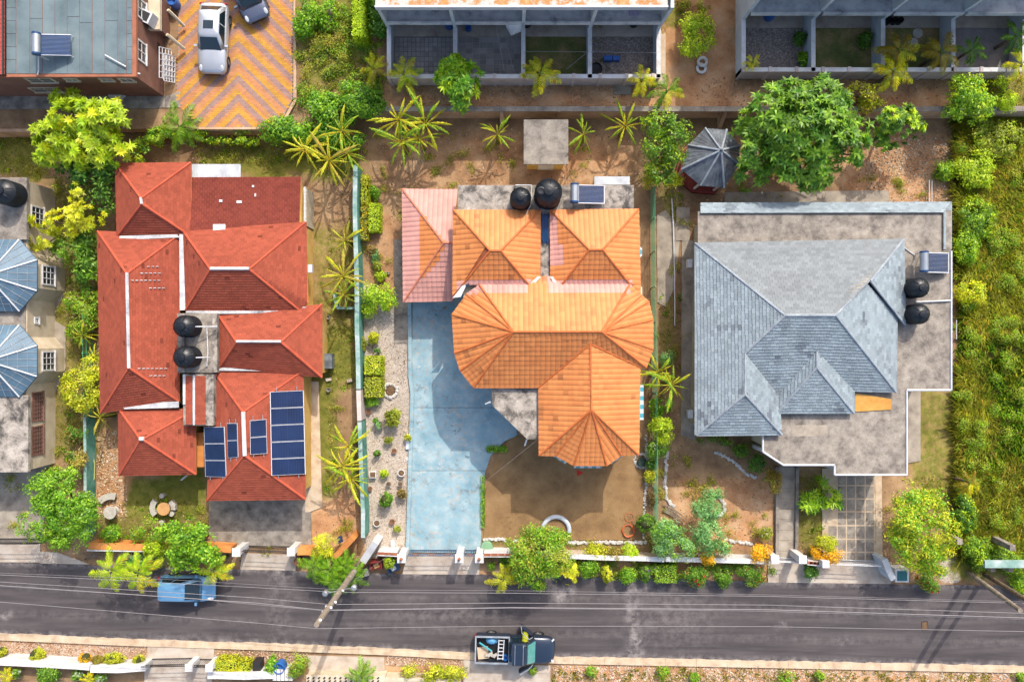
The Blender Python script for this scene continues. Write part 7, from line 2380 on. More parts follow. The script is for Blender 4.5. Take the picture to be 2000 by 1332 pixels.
# ================================================================== vehicles
def carpaint(name, c, metal=.35):
 m, nt, bs = new_mat(name)
 n1 = noise_node(nt, 1.5, 3, .5)
 col = ramp(nt, n1.outputs['Fac'], [(0.3, tuple(x * .92 for x in c[:3]) + (1,)), (0.7, c)])
 nt.links.new(col, bs.inputs['Base Color'])
 bs.inputs['Metallic'].default_value = metal
 bs.inputs['Roughness'].default_value = .3
 bs.inputs['Coat Weight'].default_value = .6
 bs.inputs['Coat Roughness'].default_value = .06
 return m
M['carglass'] = plain('car_glass', lin(26, 44, 52), .05, .8, var=.1)
M['headlight'] = plain('headlight', lin(236, 240, 244), .1, .8)
M['taillight'] = plain('taillight', lin(190, 26, 30), .2, .6)
M['alloy'] = plain('alloy', lin(190, 192, 196), .3, .5, .8)
def loft(mb, rings):
 n0 = len(mb.v)
 m = len(rings[0])
 for r in rings:
  mb.v.extend([tuple(p) for p in r])
 for i in range(len(rings) - 1):
  for k in range(m):
   k2 = (k + 1) % m
   mb.f.append((n0 + i * m + k, n0 + i * m + k2, n0 + (i + 1) * m + k2, n0 + (i + 1) * m + k))
   mb.c.append(None); mb.m.append(0)
 mb.f.append(tuple(n0 + k for k in range(m - 1, -1, -1))); mb.c.append(None); mb.m.append(0)
 e = n0 + (len(rings) - 1) * m
 mb.f.append(tuple(e + k for k in range(m))); mb.c.append(None); mb.m.append(0)
def section(x, w, zb, zs, zc):
 """body cross section at x: half width w, sill zb, shoulder zs, crown zc"""
 h = [(.0, zb), (.80, zb), (.95, zb + .08), (1.0, zb + (zs - zb) * .45), (.985, zs - .10), (.93, zs - .015), (.80, zs + (zc - zs) * .45), (.5, zs + (zc - zs) * .85), (.2, zc), (0, zc)]
 right = [(x, w * f, z) for f, z in h[1:-1]]
 left = [(x, -w * f, z) for f, z in reversed(h[1:-1])]
 return left[::-1][::-1] + right if False else right + left
def wheels(t, L, W, wb, r, xoff=0.0):
 for sx in (-1, 1):
  for sy in (-1, 1):
   mb = MB()
   mb.lathe([(r * .62, -.1), (r * .9, -.11), (r, -.07), (r, .07), (r * .9, .11), (r * .62, .1)], (0, 0, 0), 20)
   Mx = Matrix.Translation((sx * wb / 2 + xoff, sy * (W / 2 - .1), r)) @ Matrix.Rotation(math.pi / 2 * sy, 4, 'X')
   mb.xform(Mx)
   wh = obj('wheel', mb, M['tyre'], t, local=True)
   mb = MB()
   mb.lathe([(r * .64, -.09), (r * .63, -.04), (0, -.03)], (0, 0, 0), 20)
   for k in range(5):
    s0 = len(mb.v)
    mb.obox((r * .32, 0, -.065), (r * .6, .05, .04))
    mb.xform(Matrix.Rotation(k * 2 * math.pi / 5, 4, 'Z'), s0)
   mb.xform(Mx)
   ro = obj('rim', mb, M['alloy'], wh, local=True)
def lerp3(a, b, f):
 return Vector(a).lerp(Vector(b), f)
def quad_on(name, t, q, m, off=.008, sub=1):
 """a thin pane laid proud of four corner points (given counter clockwise from outside)"""
 q = [Vector(p) for p in q]
 n = newell(q)
 mb = MB()
 mb.hexa([p - n * .01 for p in q] + [p + n * off for p in q])
 return obj(name, mb, m, t, local=True)
def car(name, label, cat, px, py, rz, L, W, Hh, paint, kind='suv', sunroof=False, group='cars'):
 c = P(px, py, .08 if py > 600 else ZT + .06)
 t = thing(name, label, cat, c, rz, group)
 hl = L / 2
 zs = Hh * .60
 w = W / 2
 if kind == 'hatch':
  st = [(-hl, w * .80, .42, zs - .12, zs - .04), (-hl + .07, w * .93, .26, zs - .02, zs + .04), (-hl + .35, w, .22, zs, zs + .05), (-hl + 1.0, w, .2, zs, zs + .06), (0, w, .2, zs - .01, zs + .06),
    (hl - 1.35, w, .2, zs - .05, zs + .06), (hl - .7, w * .985, .22, zs - .17, zs - .06), (hl - .25, w * .93, .24, zs - .26, zs - .17), (hl - .05, w * .80, .3, zs - .36, zs - .27), (hl, w * .62, .36, zs - .42, zs - .36)]
  cab = dict(b0=-hl + .06, b1=hl - .8, r0=-hl + .26, r1=hl - 1.8)
 elif kind == 'suv':
  st = [(-hl, w * .80, .44, zs - .14, zs - .06), (-hl + .06, w * .92, .28, zs - .03, zs + .03), (-hl + .35, w, .24, zs, zs + .06), (-hl + 1.0, w, .22, zs, zs + .06), (0, w, .22, zs - .01, zs + .06),
    (hl - 1.35, w, .22, zs - .03, zs + .08), (hl - .7, w * .985, .24, zs - .10, zs + .01), (hl - .25, w * .93, .26, zs - .18, zs - .09), (hl - .06, w * .80, .32, zs - .28, zs - .2), (hl, w * .62, .38, zs - .36, zs - .3)]
  cab = dict(b0=-hl + .18, b1=hl - 1.3, r0=-hl + .75, r1=hl - 2.1)
 mb = MB()
 loft(mb, [section(*s) for s in st])
 obj('body', mb, paint, t, smooth=True, local=True)
 zb_, zr = zs - .02, Hh
 wb_, wr = w * .90, w * .68
 B0, B1, R0, R1 = cab['b0'], cab['b1'], cab['r0'], cab['r1']
 mb = MB()
 rings = []
 for f, ins in ((0, 0), (.5, .0), (.92, .0), (1.0, .06)):
  x0 = B0 + (R0 - B0) * f + ins
  x1 = B1 + (R1 - B1) * f - ins
  ww = wb_ + (wr - wb_) * (f ** 1.15) - ins * .7
  z = zb_ + (zr - zb_) * f
  ring = [(x0, -ww * .86, z), (x0 + .1, -ww, z), (x1 - .14, -ww, z), (x1, -ww * .82, z), (x1 + .04, 0, z), (x1, ww * .82, z), (x1 - .14, ww, z), (x0 + .1, ww, z), (x0, ww * .86, z), (x0 - .03, 0, z)]
  rings.append(ring)
 loft(mb, rings)
 mb.f.pop(); mb.c.pop(); mb.m.pop()
 top = rings[-1]
 ctr = Vector(((top[0][0] + top[4][0]) / 2, 0, zr + .035))
 nb = len(mb.v)
 mb.v.append(tuple(ctr))
 base_i = nb - len(top)
 for k in range(len(top)):
  mb.f.append((base_i + k, base_i + (k + 1) % len(top), nb)); mb.c.append(None); mb.m.append(0)
 obj('cabin', mb, paint, t, smooth=True, local=True)
 def cp(f, s, xf):
  """point on the cabin side/front at height fraction f"""
  x0 = B0 + (R0 - B0) * f; x1 = B1 + (R1 - B1) * f
  ww = wb_ + (wr - wb_) * (f ** 1.15)
  return Vector((x0 + (x1 - x0) * xf, s * ww, zb_ + (zr - zb_) * f))
 lo, hi = .12, .88
 def front(f, s, back=False):
  x0 = B0 + (R0 - B0) * f; x1 = B1 + (R1 - B1) * f
  ww = wb_ + (wr - wb_) * (f ** 1.15)
  return Vector(((x0 if back else x1 + .015), s * ww * (.80 if not back else .80), zb_ + (zr - zb_) * f))
 quad_on('windscreen', t, [front(lo, -1), front(lo, 1), front(hi, 1), front(hi, -1)], M['carglass'], .035)
 quad_on('rear_window', t, [front(.25, 1, True), front(.25, -1, True), front(hi, -1, True), front(hi, 1, True)], M['carglass'], .035)
 for s in (-1, 1):
  for (a, b) in ((.10, .46), (.50, .90)):
   q = [cp(lo, s, a), cp(lo, s, b), cp(hi, s, b - (.05 if b > .6 else 0)), cp(hi, s, a + (.05 if a < .3 else 0))]
   if s > 0:
    q.reverse()
   quad_on('side_window', t, q, M['carglass'], .012)
  mb = MB()
  mb.obox((B1 - .32, s * (w + .05), zs + .04), (.13, .2, .13))
  obj('mirror', mb, paint, t, local=True)
  mb = MB()
  mb.lathe([(0, -.02), (.16, 0), (.13, .06), (0, .08)], (0, 0, 0), 12, sx=1.3, sy=.75)
  mb.xform(Matrix.Translation((hl - .30, s * w * .72, zs - .17 if kind == 'suv' else zs - .25)) @ Matrix.Rotation(.45, 4, 'Y'))
  obj('headlight', mb, M['headlight'], t, local=True)
  mb = MB()
  mb.obox((-hl + .06, s * w * .78, zs - .1), (.1, .26, .18))
  obj('taillight', mb, M['taillight'], t, local=True)
 mb = MB()
 mb.obox((hl - .02, 0, .45), (.06, W * .55, .16))
 obj('front_grille', mb, M['black'], t, local=True)
 if sunroof:
  q = [Vector((R0 + .62, -wr * .5, zr + .03)), Vector((R0 + 1.12, -wr * .5, zr + .03)), Vector((R0 + 1.12, wr * .5, zr + .03)), Vector((R0 + .62, wr * .5, zr + .03))]
  quad_on('sunroof', t, q, M['carglass'], .012)
 wheels(t, L, W, L * .59, .33)
 return t
car('parked_car', 'silver crossover with sunroof parked on the chevron drive', 'car', 424, 84, math.radians(-92), 4.35, 1.82, 1.52, carpaint('silver_paint', lin(222, 226, 232), .45), 'suv', True)
car('parked_car', 'dark grey car at the top edge of the chevron drive', 'car', 484, -14, math.radians(-66), 4.3, 1.78, 1.48, carpaint('dark_grey_paint', lin(120, 128, 150), .5), 'hatch')
car('parked_car', 'light blue hatchback parked at the kerb under the trees', 'car', 374, 1143, math.radians(-1), 3.6, 1.66, 1.5, carpaint('light_blue_paint', lin(120, 178, 222), .2), 'hatch')
TP = carpaint('navy_paint', lin(44, 60, 82), .3)
tc = P(1006, 1258, .08)
T = thing('pickup_truck', 'dark navy pickup truck with open doors and tools in its bed', 'pickup truck', tc, math.radians(-1.5), 'cars')
hl, w_t = 2.55, .89
mb = MB()
loft(mb, [section(*s) for s in [(-.35, w_t, .38, 1.0, 1.03), (.2, w_t, .36, 1.0, 1.05), (1.2, w_t, .36, 1.0, 1.08), (1.6, w_t * .99, .38, .98, 1.08), (2.05, w_t * .97, .4, .93, 1.03), (2.28, w_t * .9, .42, .87, .96), (2.42, w_t * .79, .44, .8, .88), (2.51, w_t * .64, .47, .72, .79), (2.56, w_t * .44, .5, .64, .7)]])
obj('body', mb, TP, T, smooth=True, local=True)
mb = MB()
mb.box(-2.5, -.33, -w_t + .02, w_t - .02, .42, .56)
obj('bed_floor', mb, M['black'], T, local=True)
for nm, bx in (('bed_side', (-2.5, -.35, w_t - .1, w_t, .44, 1.05)), ('bed_side', (-2.5, -.35, -w_t, -w_t + .1, .44, 1.05)), ('tailgate', (-2.56, -2.48, -w_t + .02, w_t - .02, .5, 1.04)), ('bed_front', (-.42, -.35, -w_t + .1, w_t - .1, .56, 1.05))):
 mb = MB()
 mb.box(*bx)
 o = obj(nm, mb, TP, T, local=True)
 mb = MB()
 x0, x1, y0, y1, z0, z1 = bx
 mb.box(x0 - .005, x1 + .005, y0 - .006, y1 + .006, z1 + .001, z1 + .03)
 obj('bed_rail', mb, M['greycap'], o, local=True)
mb = MB()
loft(mb, [[(x0, -ww * .9, z), (x0 + .1, -ww, z), (x1 - .14, -ww, z), (x1, -ww * .84, z), (x1 + .05, 0, z), (x1, ww * .84, z), (x1 - .14, ww, z), (x0 + .1, ww, z), (x0, ww * .9, z), (x0 - .02, 0, z)]
   for x0, x1, ww, z in ((-.36, 1.3, w_t * .95, 1.0), (-.3, 1.0, w_t * .86, 1.4), (-.2, .68, w_t * .77, 1.74), (-.14, .6, w_t * .72, 1.79))])
obj('cabin', mb, TP, T, local=True)
quad_on('windscreen', T, [(1.24, -.66, 1.1), (1.24, .66, 1.1), (.76, .58, 1.68), (.76, -.58, 1.68)], plain('teal_glass', lin(96, 172, 170), .06, .8, var=.2), .05)
quad_on('rear_window', T, [(-.36, .6, 1.15), (-.36, -.6, 1.15), (-.26, -.5, 1.6), (-.26, .5, 1.6)], M['carglass'], .03)
for s in (-1, 1):
 q = [Vector((-.22, s * w_t * .93, 1.1)), Vector((.25, s * w_t * .93, 1.1)), Vector((.25, s * w_t * .8, 1.64)), Vector((-.14, s * w_t * .8, 1.64))]
 if s > 0: q.reverse()
 quad_on('side_window', T, q, M['carglass'], .02)
 q = [Vector((.32, s * w_t * .93, 1.06)), Vector((1.02, s * w_t * .93, 1.06)), Vector((.72, s * w_t * .8, 1.64)), Vector((.32, s * w_t * .8, 1.64))]
 if s > 0: q.reverse()
 quad_on('doorway_shade', T, q, M['black'], .02)  # black panel on the solid cabin, painted in for the shaded interior
 hx, hy = 1.15, s * w_t
 an = math.radians(38 if s > 0 else 32)
 d = Vector((-math.cos(an), s * math.sin(an), 0))
 nrm = Vector((d.y, -d.x, 0)) * .04
 h0 = Vector((hx, hy, 0))
 mb = MB()
 a, b = h0 + d * .03, h0 + d * 1.02
 mb.hexa([v + Vector((0, 0, .42)) for v in (a - nrm, b - nrm, b + nrm, a + nrm)] + [v + Vector((0, 0, 1.04)) for v in (a - nrm, b - nrm, b + nrm, a + nrm)])
 dr = obj('door', mb, TP, T, local=True)
 mb = MB()
 inw = Vector((0, -s * .14, 0))
 mb.tube([a + Vector((0, 0, 1.04)), h0 + d * .35 + inw + Vector((0, 0, 1.66)), b - d * .06 + inw + Vector((0, 0, 1.68)), b + Vector((0, 0, 1.04))], .03, 5)
 obj('window_frame', mb, M['greycap'], dr, local=True)
 mb = MB()
 mb.obox((1.12, s * (w_t + .1), 1.12), (.1, .18, .15))
 obj('mirror', mb, M['black'], T, local=True)
 mb = MB()
 mb.obox((2.36, s * w_t * .7, .83), (.1, .3, .1), s * -.75)
 obj('headlight', mb, M['headlight'], T, local=True)
 mb = MB()
 mb.obox((-2.53, s * w_t * .9, .8), (.12, .16, .3))
 obj('taillight', mb, M['taillight'], T, local=True)
for x in (-.02, .5):
 mb = MB()
 mb.tube([(x, -.62, 1.8), (x, -.5, 1.86), (x, .5, 1.86), (x, .62, 1.8)], .025, 5)
 obj('roof_bar', mb, M['steel'], T, local=True)
wheels(T, 5.1, 1.78, 3.05, .37, -.02)
def local_to_truck(v):
 return Matrix.Translation(tc) @ Matrix.Rotation(math.radians(-1.5), 4, 'Z') @ Vector(v)
mb = MB()
for y in (-.5, .42):
 pass
for x in (-1.05, -.72):
 mb.tube([local_to_truck((x - .05, -.62, .98)), local_to_truck((x, .68, 1.08))], .035, 5)
for k in range(6):
 y = -.55 + k * .23
 mb.tube([local_to_truck((-1.06, y, 1.0)), local_to_truck((-.72, y, 1.0))], .03, 5)
solo('ladder', 'white metal ladder lying across the pickup bed', 'ladder', mb, M['whitemetal'])
mb = MB()
mb.tube([local_to_truck((-2.3, .4, .9)), local_to_truck((-1.5, -.1, .95))], .06, 7)
solo('pipe_roll', 'teal roll lying slanted in the pickup bed', 'roll', mb, plain('teal_plastic', lin(40, 170, 180), .5, .4))
mb = MB()
mb.lathe([(0, 0), (.3, .02), (.36, .14), (.2, .3), (0, .36)], tuple(local_to_truck((-1.5, .5, .57))), 10, sx=1.1, sy=.8)
solo('tarpaulin', 'crumpled light blue tarpaulin in the pickup bed', 'tarpaulin', mb, plain('blue_tarp', lin(110, 186, 232), .5, .4, var=.35, scale=9))
mb = MB()
mb.obox(local_to_truck((-2.05, -.35, .62)), (.7, .75, .1), .1)
solo('plywood_board', 'sandy board lying at the back of the pickup bed', 'board', mb, M['kerb'])
mb = MB()
for k in range(5):
 mb.obox(local_to_truck((-1.75 + .12 * k, -.45 + .07 * (k % 3), .74 + .03 * k)), (.3, .16, .12), k * .9)
solo('tool_pile', 'heap of grey and tan tools in the pickup bed', 'tools', mb, M['benchstone'])
mb = MB()
mb.lathe([(0, 0), (.16, 0), (.18, .34), (.14, .34), (.13, .1), (0, .1)], tuple(local_to_truck((-.62, -.55, .57))), 12)
solo('bucket', 'dark blue bucket in the front corner of the pickup bed', 'bucket', mb, M['bluebin'])
pl = local_to_truck((.62, .62, 0))
ps = thing('person', 'person in a yellow top bending into the pickup through its open door', 'person', (pl.x, pl.y + .42, .09))
vv = [(0, 0, .92), (0, -.12, 1.15), (.0, -.3, 1.36), (.0, -.40, 1.44), (.0, -.46, 1.5), (.0, -.5, 1.62), (-.1, .0, .88), (-.11, .02, .48), (-.11, .08, .08), (-.11, -.05, .03), (.1, 0, .88), (.11, .02, .48), (.11, .08, .08), (.11, -.05, .03),
  (-.2, -.3, 1.38), (-.25, -.42, 1.14), (-.18, -.6, 1.02), (-.17, -.68, 1.0), (.2, -.3, 1.38), (.27, -.4, 1.14), (.22, -.58, 1.0), (.21, -.66, .98)]
ee = [(0, 1), (1, 2), (2, 3), (3, 4), (4, 5), (0, 6), (6, 7), (7, 8), (8, 9), (0, 10), (10, 11), (11, 12), (12, 13), (2, 14), (14, 15), (15, 16), (16, 17), (2, 18), (18, 19), (19, 20), (20, 21)]
rr_ = [.15, .16, .17, .09, .06, .1, .1, .07, .05, .05, .1, .07, .05, .05, .08, .055, .042, .04, .08, .055, .042, .04]
me = bpy.data.meshes.new('body')
me.from_pydata(vv, ee, [])
sk = plain('trouser_navy', lin(44, 48, 66), .8, .2)
body = link('body', me, ps, local=True)
md = body.modifiers.new('skin', 'SKIN')
for i, r in enumerate(rr_):
 me.skin_vertices[0].data[i].radius = (r, r)
me.skin_vertices[0].data[0].use_root = True
ss = body.modifiers.new('sub', 'SUBSURF'); ss.levels = 1; ss.render_levels = 2
me.materials.append(sk)
mb = MB()
mb.tube([(0, .02, .86), (0, -.12, 1.15), (0, -.3, 1.38), (0, -.39, 1.45)], [.19, .2, .21, .1], 12)
for s in (-1, 1):
 mb.tube([(s * .12, -.3, 1.39), (s * .24, -.38, 1.26), (s * .26, -.42, 1.12)], [.11, .085, .07], 8)
obj('shirt', mb, plain('yellow_cloth', lin(186, 190, 44), .8, .2), ps, local=True, smooth=True)
mb = MB()
mb.lathe([(0, -.12), (.08, -.09), (.1, 0), (.085, .09), (0, .125)], (0, -.52, 1.63), 14)
obj('head', mb, plain('skin', lin(126, 84, 60), .6, .3), ps, local=True, smooth=True)
mb = MB()
mb.lathe([(.095, 0), (.112, .03), (.1, .1), (0, .145)], (0, -.51, 1.64), 14)
obj('hair', mb, M['black'], ps, local=True, smooth=True)
# ================================================================== poles and wires
def pole(label, base, top, h, r0, r1, m):
 b, tp = P(base[0], base[1], 0), P(top[0], top[1], h)
 t = thing('utility_pole', label, 'pole', b, 0, 'utility poles')
 mb = MB()
 mb.tube([(b.x, b.y, -.2)] + [tuple(b.lerp(tp, f)) for f in (.3, .6, 1)], [r0, r0 * .93, (r0 + r1) / 2, r1], 12)
 obj('shaft', mb, m, t, smooth=False)
 return t, b, tp
TPOLE, pb, pt = pole('tall weathered utility pole at the street with wires and insulators', (703, 1100), (618, 1220), 11.2, .2, .14, M['wood'])
for f, wd in ((.72, .35), (.80, .3), (.97, .16), (.54, .3)):
 c = pb.lerp(pt, f)
 for s in (-1, 1):
  m2 = MB()
  m2.lathe([(0, -.1), (.06, -.08), (.09, 0), (.05, .06), (0, .1)], (c.x + s * wd * .7, c.y + s * .12, c.z), 10)
  obj('insulator', m2, M['whitemetal'], TPOLE)
 m2 = MB()
 m2.tube([(c.x - wd * .7, c.y - .12, c.z), (c.x + wd * .7, c.y + .12, c.z)], .03, 5)
 obj('bracket', m2, M['steel'], TPOLE)
for (f, dx, dy) in ((.48, .75, .15), (.5, -.85, -.1)):
 c = pb.lerp(pt, f)
 m2 = MB()
 m2.lathe([(0, 0), (.16, 0), (.17, .3), (.1, .36), (0, .36)], (c.x + dx, c.y + dy, c.z), 12)
 obj('splice_box', m2, M['steel'], TPOLE)
 m2 = MB()
 m2.tube([tuple(c), (c.x + dx, c.y + dy, c.z + .2)], .025, 5)
 obj('bracket', m2, M['steel'], TPOLE)
pole('leaning brown pole at the right street corner, front one', (1892, 1118), (1993, 1192), 7.4, .16, .13, M['wood'])
pole('reddish brown pole at the right street corner, rear one', (1925, 1122), (2012, 1176), 6.8, .15, .13, M['bark'])
def square_post(label, base, top, h, s):
 b, tp = P(base[0], base[1], 0), P(top[0], top[1], h)
 mb = MB()
 q = []
 for p, z in ((b, -.1), (tp, h)):
  q += [(p.x - s, p.y - s, z), (p.x + s, p.y - s, z), (p.x + s, p.y + s, z), (p.x - s, p.y + s, z)]
 mb.hexa(q)
 return solo('concrete_post', label, 'post', mb, M['slab_roof'], 'square concrete posts')
square_post('square concrete post in the overgrown lot, western', (1845, 1043), (1875, 1058), 1.8, .17)
square_post('square concrete post in the overgrown lot, eastern', (1935, 1048), (1978, 1070), 2.2, .17)
def wire(label, pts, r):
 """pts: (px, py, z) along the wire; sags between"""
 mb = MB()
 W_ = [P(*p) for p in pts]
 out = []
 for a, b in zip(W_[:-1], W_[1:]):
  for k in range(10):
   out.append(a.lerp(b, k / 10))
 out.append(W_[-1])
 mb.tube(out, r, 5)
 return solo('overhead_wire', label, 'wire', mb, M['wire'], 'overhead street wires')
wire('overhead wire nearest the houses', [(-120, 1117, 6.2), (175, 1130, 5.6), (500, 1147, 5.8), (662, 1156, 6.0), (1000, 1158, 5.4), (1500, 1164, 5.4), (2120, 1181, 6.0)], .014)
wire('thin overhead line just beside the wire nearest the houses', [(-120, 1114, 6.4), (325, 1131, 5.9), (660, 1151, 6.3), (1000, 1153, 5.7), (1500, 1161, 5.7), (2120, 1178, 6.2)], .008)
wire('second overhead wire from the houses', [(-120, 1128, 8.2), (0, 1136, 8.0), (500, 1167, 7.7), (645, 1180, 8.0), (1000, 1177, 7.4), (1500, 1181, 7.4), (2120, 1201, 8.0)], .014)
wire('thick overhead wire in the middle of the street', [(-120, 1135, 9.0), (0, 1143, 8.9), (500, 1177, 8.6), (630, 1191, 9.0), (1000, 1186, 8.4), (1500, 1190, 8.4), (2120, 1210, 9.0)], .02)
wire('overhead wire twinned with the thick middle wire', [(-120, 1138, 8.9), (350, 1166, 8.6), (628, 1192, 8.9), (1000, 1187, 8.3), (1500, 1193, 8.2), (2120, 1213, 8.9)], .012)
wire('topmost overhead wire farthest from the houses', [(-120, 1167, 11.2), (0, 1175, 11.0), (500, 1216, 11.0), (618, 1227, 11.3), (1000, 1222, 10.7), (1500, 1223, 10.7), (2120, 1235, 11.2)], .012)
wire('service wire crossing to the orange house corner', [(662, 1155, 6.0), (860, 1010, 5.2), (1052, 857, 4.5)], .005)
# ================================================================== street walls, pillars and gates
def pillar(label, px, py, h, s, m=None, group='white gate pillars', orn=False):
 """px, py: middle of the top"""
 c = P(px, py, h)
 t = thing('gate_pillar', label, 'pillar', (c.x, c.y, 0), 0, group)
 mb = MB()
 mb.obox((c.x, c.y, h / 2 - .06), (s, s, h - .02))
 obj('shaft', mb, m or M['white'], t)
 mb = MB()
 e = s / 2 + .06
 mb.hexa([(c.x - e, c.y - e, h - .07), (c.x + e, c.y - e, h - .07), (c.x + e, c.y + e, h - .07), (c.x - e, c.y + e, h - .07), (c.x - e * .9, c.y - e * .9, h + .03), (c.x + e * .9, c.y - e * .9, h + .03), (c.x + e * .9, c.y + e * .9, h + .03), (c.x - e * .9, c.y + e * .9, h + .03)])
 obj('cap', mb, m or M['white'], t)
 if orn:
  mb = MB()
  mb.lathe([(.09, 0), (.1, .08), (.05, .12), (.09, .2), (0, .28)], (c.x, c.y, h + .03), 10)
  obj('finial', mb, M['clay'], t)
 return t
pillar('white pillar west of the blue driveway gate', 784, 1091, 2.1, .44, orn=True)
pillar('white pillar between the wide and the narrow blue gate', 897, 1091, 2.1, .44, orn=True)
pillar('white pillar east of the blue driveway gate', 936, 1091, 2.1, .44, orn=True)
pillar('white pillar between the orange wall and the red house gate', 461, 1079, 1.9, .42)
pillar('white pillar east of the red house gate', 568, 1078, 1.9, .4)
pillar('white pillar west of the grey house walk gate', 1514, 1093, 1.9, .42)
pillar('white pillar east of the grey house walk gate', 1568, 1093, 1.9, .42)
pillar('white pillar west of the grey house drive gate', 1613, 1102, 1.8, .36)
def gate(label, a, b, h, m, bars=.14, group='street gates', orn=None):
 """a, b: px ends of the top rail"""
 A_, B_ = P(a[0], a[1], h), P(b[0], b[1], h)
 t = thing('driveway_gate', label, 'gate', ((A_.x + B_.x) / 2, (A_.y + B_.y) / 2, 0), 0, group)
 for nm, z in (('top_rail', h), ('middle_rail', h * .8), ('bottom_rail', .15)):
  mb = MB()
  mb.tube([(A_.x, A_.y, z), (B_.x, B_.y, z)], .028, 5)
  obj(nm, mb, m, t)
 n = int((B_ - A_).length / bars)
 for k in range(n + 1):
  p = A_.lerp(B_, k / n)
  mb = MB()
  mb.tube([(p.x, p.y, .1), (p.x, p.y, h + .06)], .014, 4)
  obj('bar', mb, m, t)
 if orn:
  for k in range(orn):
   p = A_.lerp(B_, (k + .5) / orn)
   mb = MB()
   pts = [(p.x + .16 * math.cos(q * .7), p.y, h * .9 + .12 * math.sin(q * .7)) for q in range(10)]
   mb.tube(pts, .025, 5)
   obj('scroll', mb, M['clay'], t)
 return t
M['bluegate'] = plain('dark_blue_iron', lin(48, 84, 120), .5, .4)
gate('wide dark blue iron gate of the blue driveway', (796, 1085), (888, 1085), 1.5, M['bluegate'], .13, orn=3)
gate('narrow dark blue side gate between two white pillars', (906, 1085), (928, 1085), 1.5, M['bluegate'], .13, orn=1)
gate('dark iron gate of the red house drive', (470, 1076), (560, 1080), 1.5, M['darkmetal'], .13)
gate('dark iron gate of the cream house at the left edge', (-60, 1062), (74, 1062), 1.5, M['darkmetal'], .13)
gate('white and black iron gate of the grey house drive', (1622, 1102), (1728, 1106), 1.4, M['whitemetal'], .13)
gate('low white gate at the grey house front walk', (1522, 1097), (1561, 1099), 1.2, M['whitemetal'], .13)
gate('slanted dark gate of the house at the bottom edge', (275, 1302), (365, 1300), 1.4, M['darkmetal'], .13)
gate('narrow dark side gate beside the bottom edge house', (374, 1302), (412, 1303), 1.4, M['darkmetal'], .13)
wall_run('front_wall', 'orange painted front wall with white balustrade edge by the street', 'wall', [(172, 1066), (230, 1067), (290, 1069)], 1.1, .34, M['orangewall'], M['orangewall'], 'front walls')
wall_run('front_wall', 'orange front wall between the bright green tree and the white pillar', 'wall', [(410, 1070), (452, 1073)], 1.1, .34, M['orangewall'], M['orangewall'], 'front walls')
wall_run('front_wall', 'hidden part of the orange front wall under the shrubs', 'wall', [(292, 1069), (350, 1070), (408, 1070)], 1.05, .3, M['orangewall'], M['orangewall'], 'front walls')
for k, (x0, x1) in enumerate(((170, 290), (410, 452))):
 t = thing('balustrade', ('long white balustrade on the street side of the orange wall', 'short white balustrade beside the red house gate pillar')[k], 'balustrade', P((x0 + x1) / 2, 1076, 0), 0, 'white balustrades')
 a, b = P(x0, 1074, 1.0), P(x1, 1076, 1.0)
 n = int((b - a).length / .2)
 for i in range(n + 1):
  p = a.lerp(b, i / n)
  mb = MB()
  mb.lathe([(.05, 0), (.08, .25), (.05, .5), (.06, .9)], (p.x, p.y, .0), 8)
  obj('baluster', mb, M['white'], t)
 mb = MB()
 mb.tube([a, b], .07, 6)
 obj('handrail', mb, M['white'], t)
wall_run('front_wall', 'orange front wall stub right of the red house gate', 'wall', [(580, 1077), (600, 1077), (640, 1079)], 1.1, .36, M['orangewall'], M['orangewall'], 'front walls')
for k, (lab, a, b, za, zb2, wd, m) in enumerate((('sloping orange wing wall beside the yellow variegated bush', (688, 1052), (652, 1090), 1.9, 1.3, .36, M['orangewall']), ('sloping white wing wall at the utility pole foot', (733, 1060), (708, 1098), 2.1, 1.4, .44, M['white']))):
 A_, B_ = P(*a, za), P(*b, zb2)
 d = (B_ - A_); d.z = 0; d.normalize()
 nr = Vector((-d.y, d.x, 0)) * wd / 2
 mb = MB()
 mb.hexa([Vector((p.x, p.y, -.1)) for p in (A_ - nr, B_ - nr, B_ + nr, A_ + nr)] + [A_ - nr, B_ - nr, B_ + nr, A_ + nr])
 solo('wing_wall', lab, 'wall', mb, m, 'wing walls')
def block_wall(label, a, b, h, m, holes, thick=.26, group='front walls'):
 t = wall_run('front_wall', label, 'wall', [a, b], h, thick, m, m, group)
 A_, B_ = P(*a, h), P(*b, h)
 for k in range(holes):
  p = A_.lerp(B_, (k + .5) / holes)
  mb = MB()
  mb.obox((p.x, p.y, h + .012), (.42, .16, .03))
  obj('block_inset', mb, M['clay'], t)
 return t
block_wall('white front wall with clay insets left of the blue gate', (738, 1080), (776, 1082), 1.3, M['white'], 3)
block_wall('white front wall with clay insets right of the blue gate', (945, 1083), (1000, 1083), 1.3, M['white'], 4)
wall_run('front_wall', 'weathered white front wall stepping behind the verge hedges', 'wall', [(1000, 1084), (1040, 1085), (1085, 1086), (1130, 1087), (1175, 1089), (1218, 1090), (1262, 1091), (1298, 1093)], 1.2, .24, M['cream'], M['white'], 'front walls')
wall_run('front_wall', 'clean white front wall behind the red flowered bushes', 'wall', [(1300, 1092), (1360, 1093), (1430, 1095), (1472, 1096), (1502, 1097)], 1.2, .24, M['white'], M['white'], 'front walls')
block_wall('short white block wall at the golden croton', (1577, 1098), (1606, 1101), 1.1, M['white'], 4)
wall_run('front_wall', 'white painted wall curving to the teal bin at the grey house drive', 'wall', [(1728, 1092), (1738, 1118), (1746, 1132)], 1.6, .3, M['bluewall'], M['white'], 'front walls')
t = thing('bin_enclosure', 'white street box with a teal lid beside the grey house drive', 'bin', P(1760, 1128, 0))
c = P(1762, 1124, 1.0)
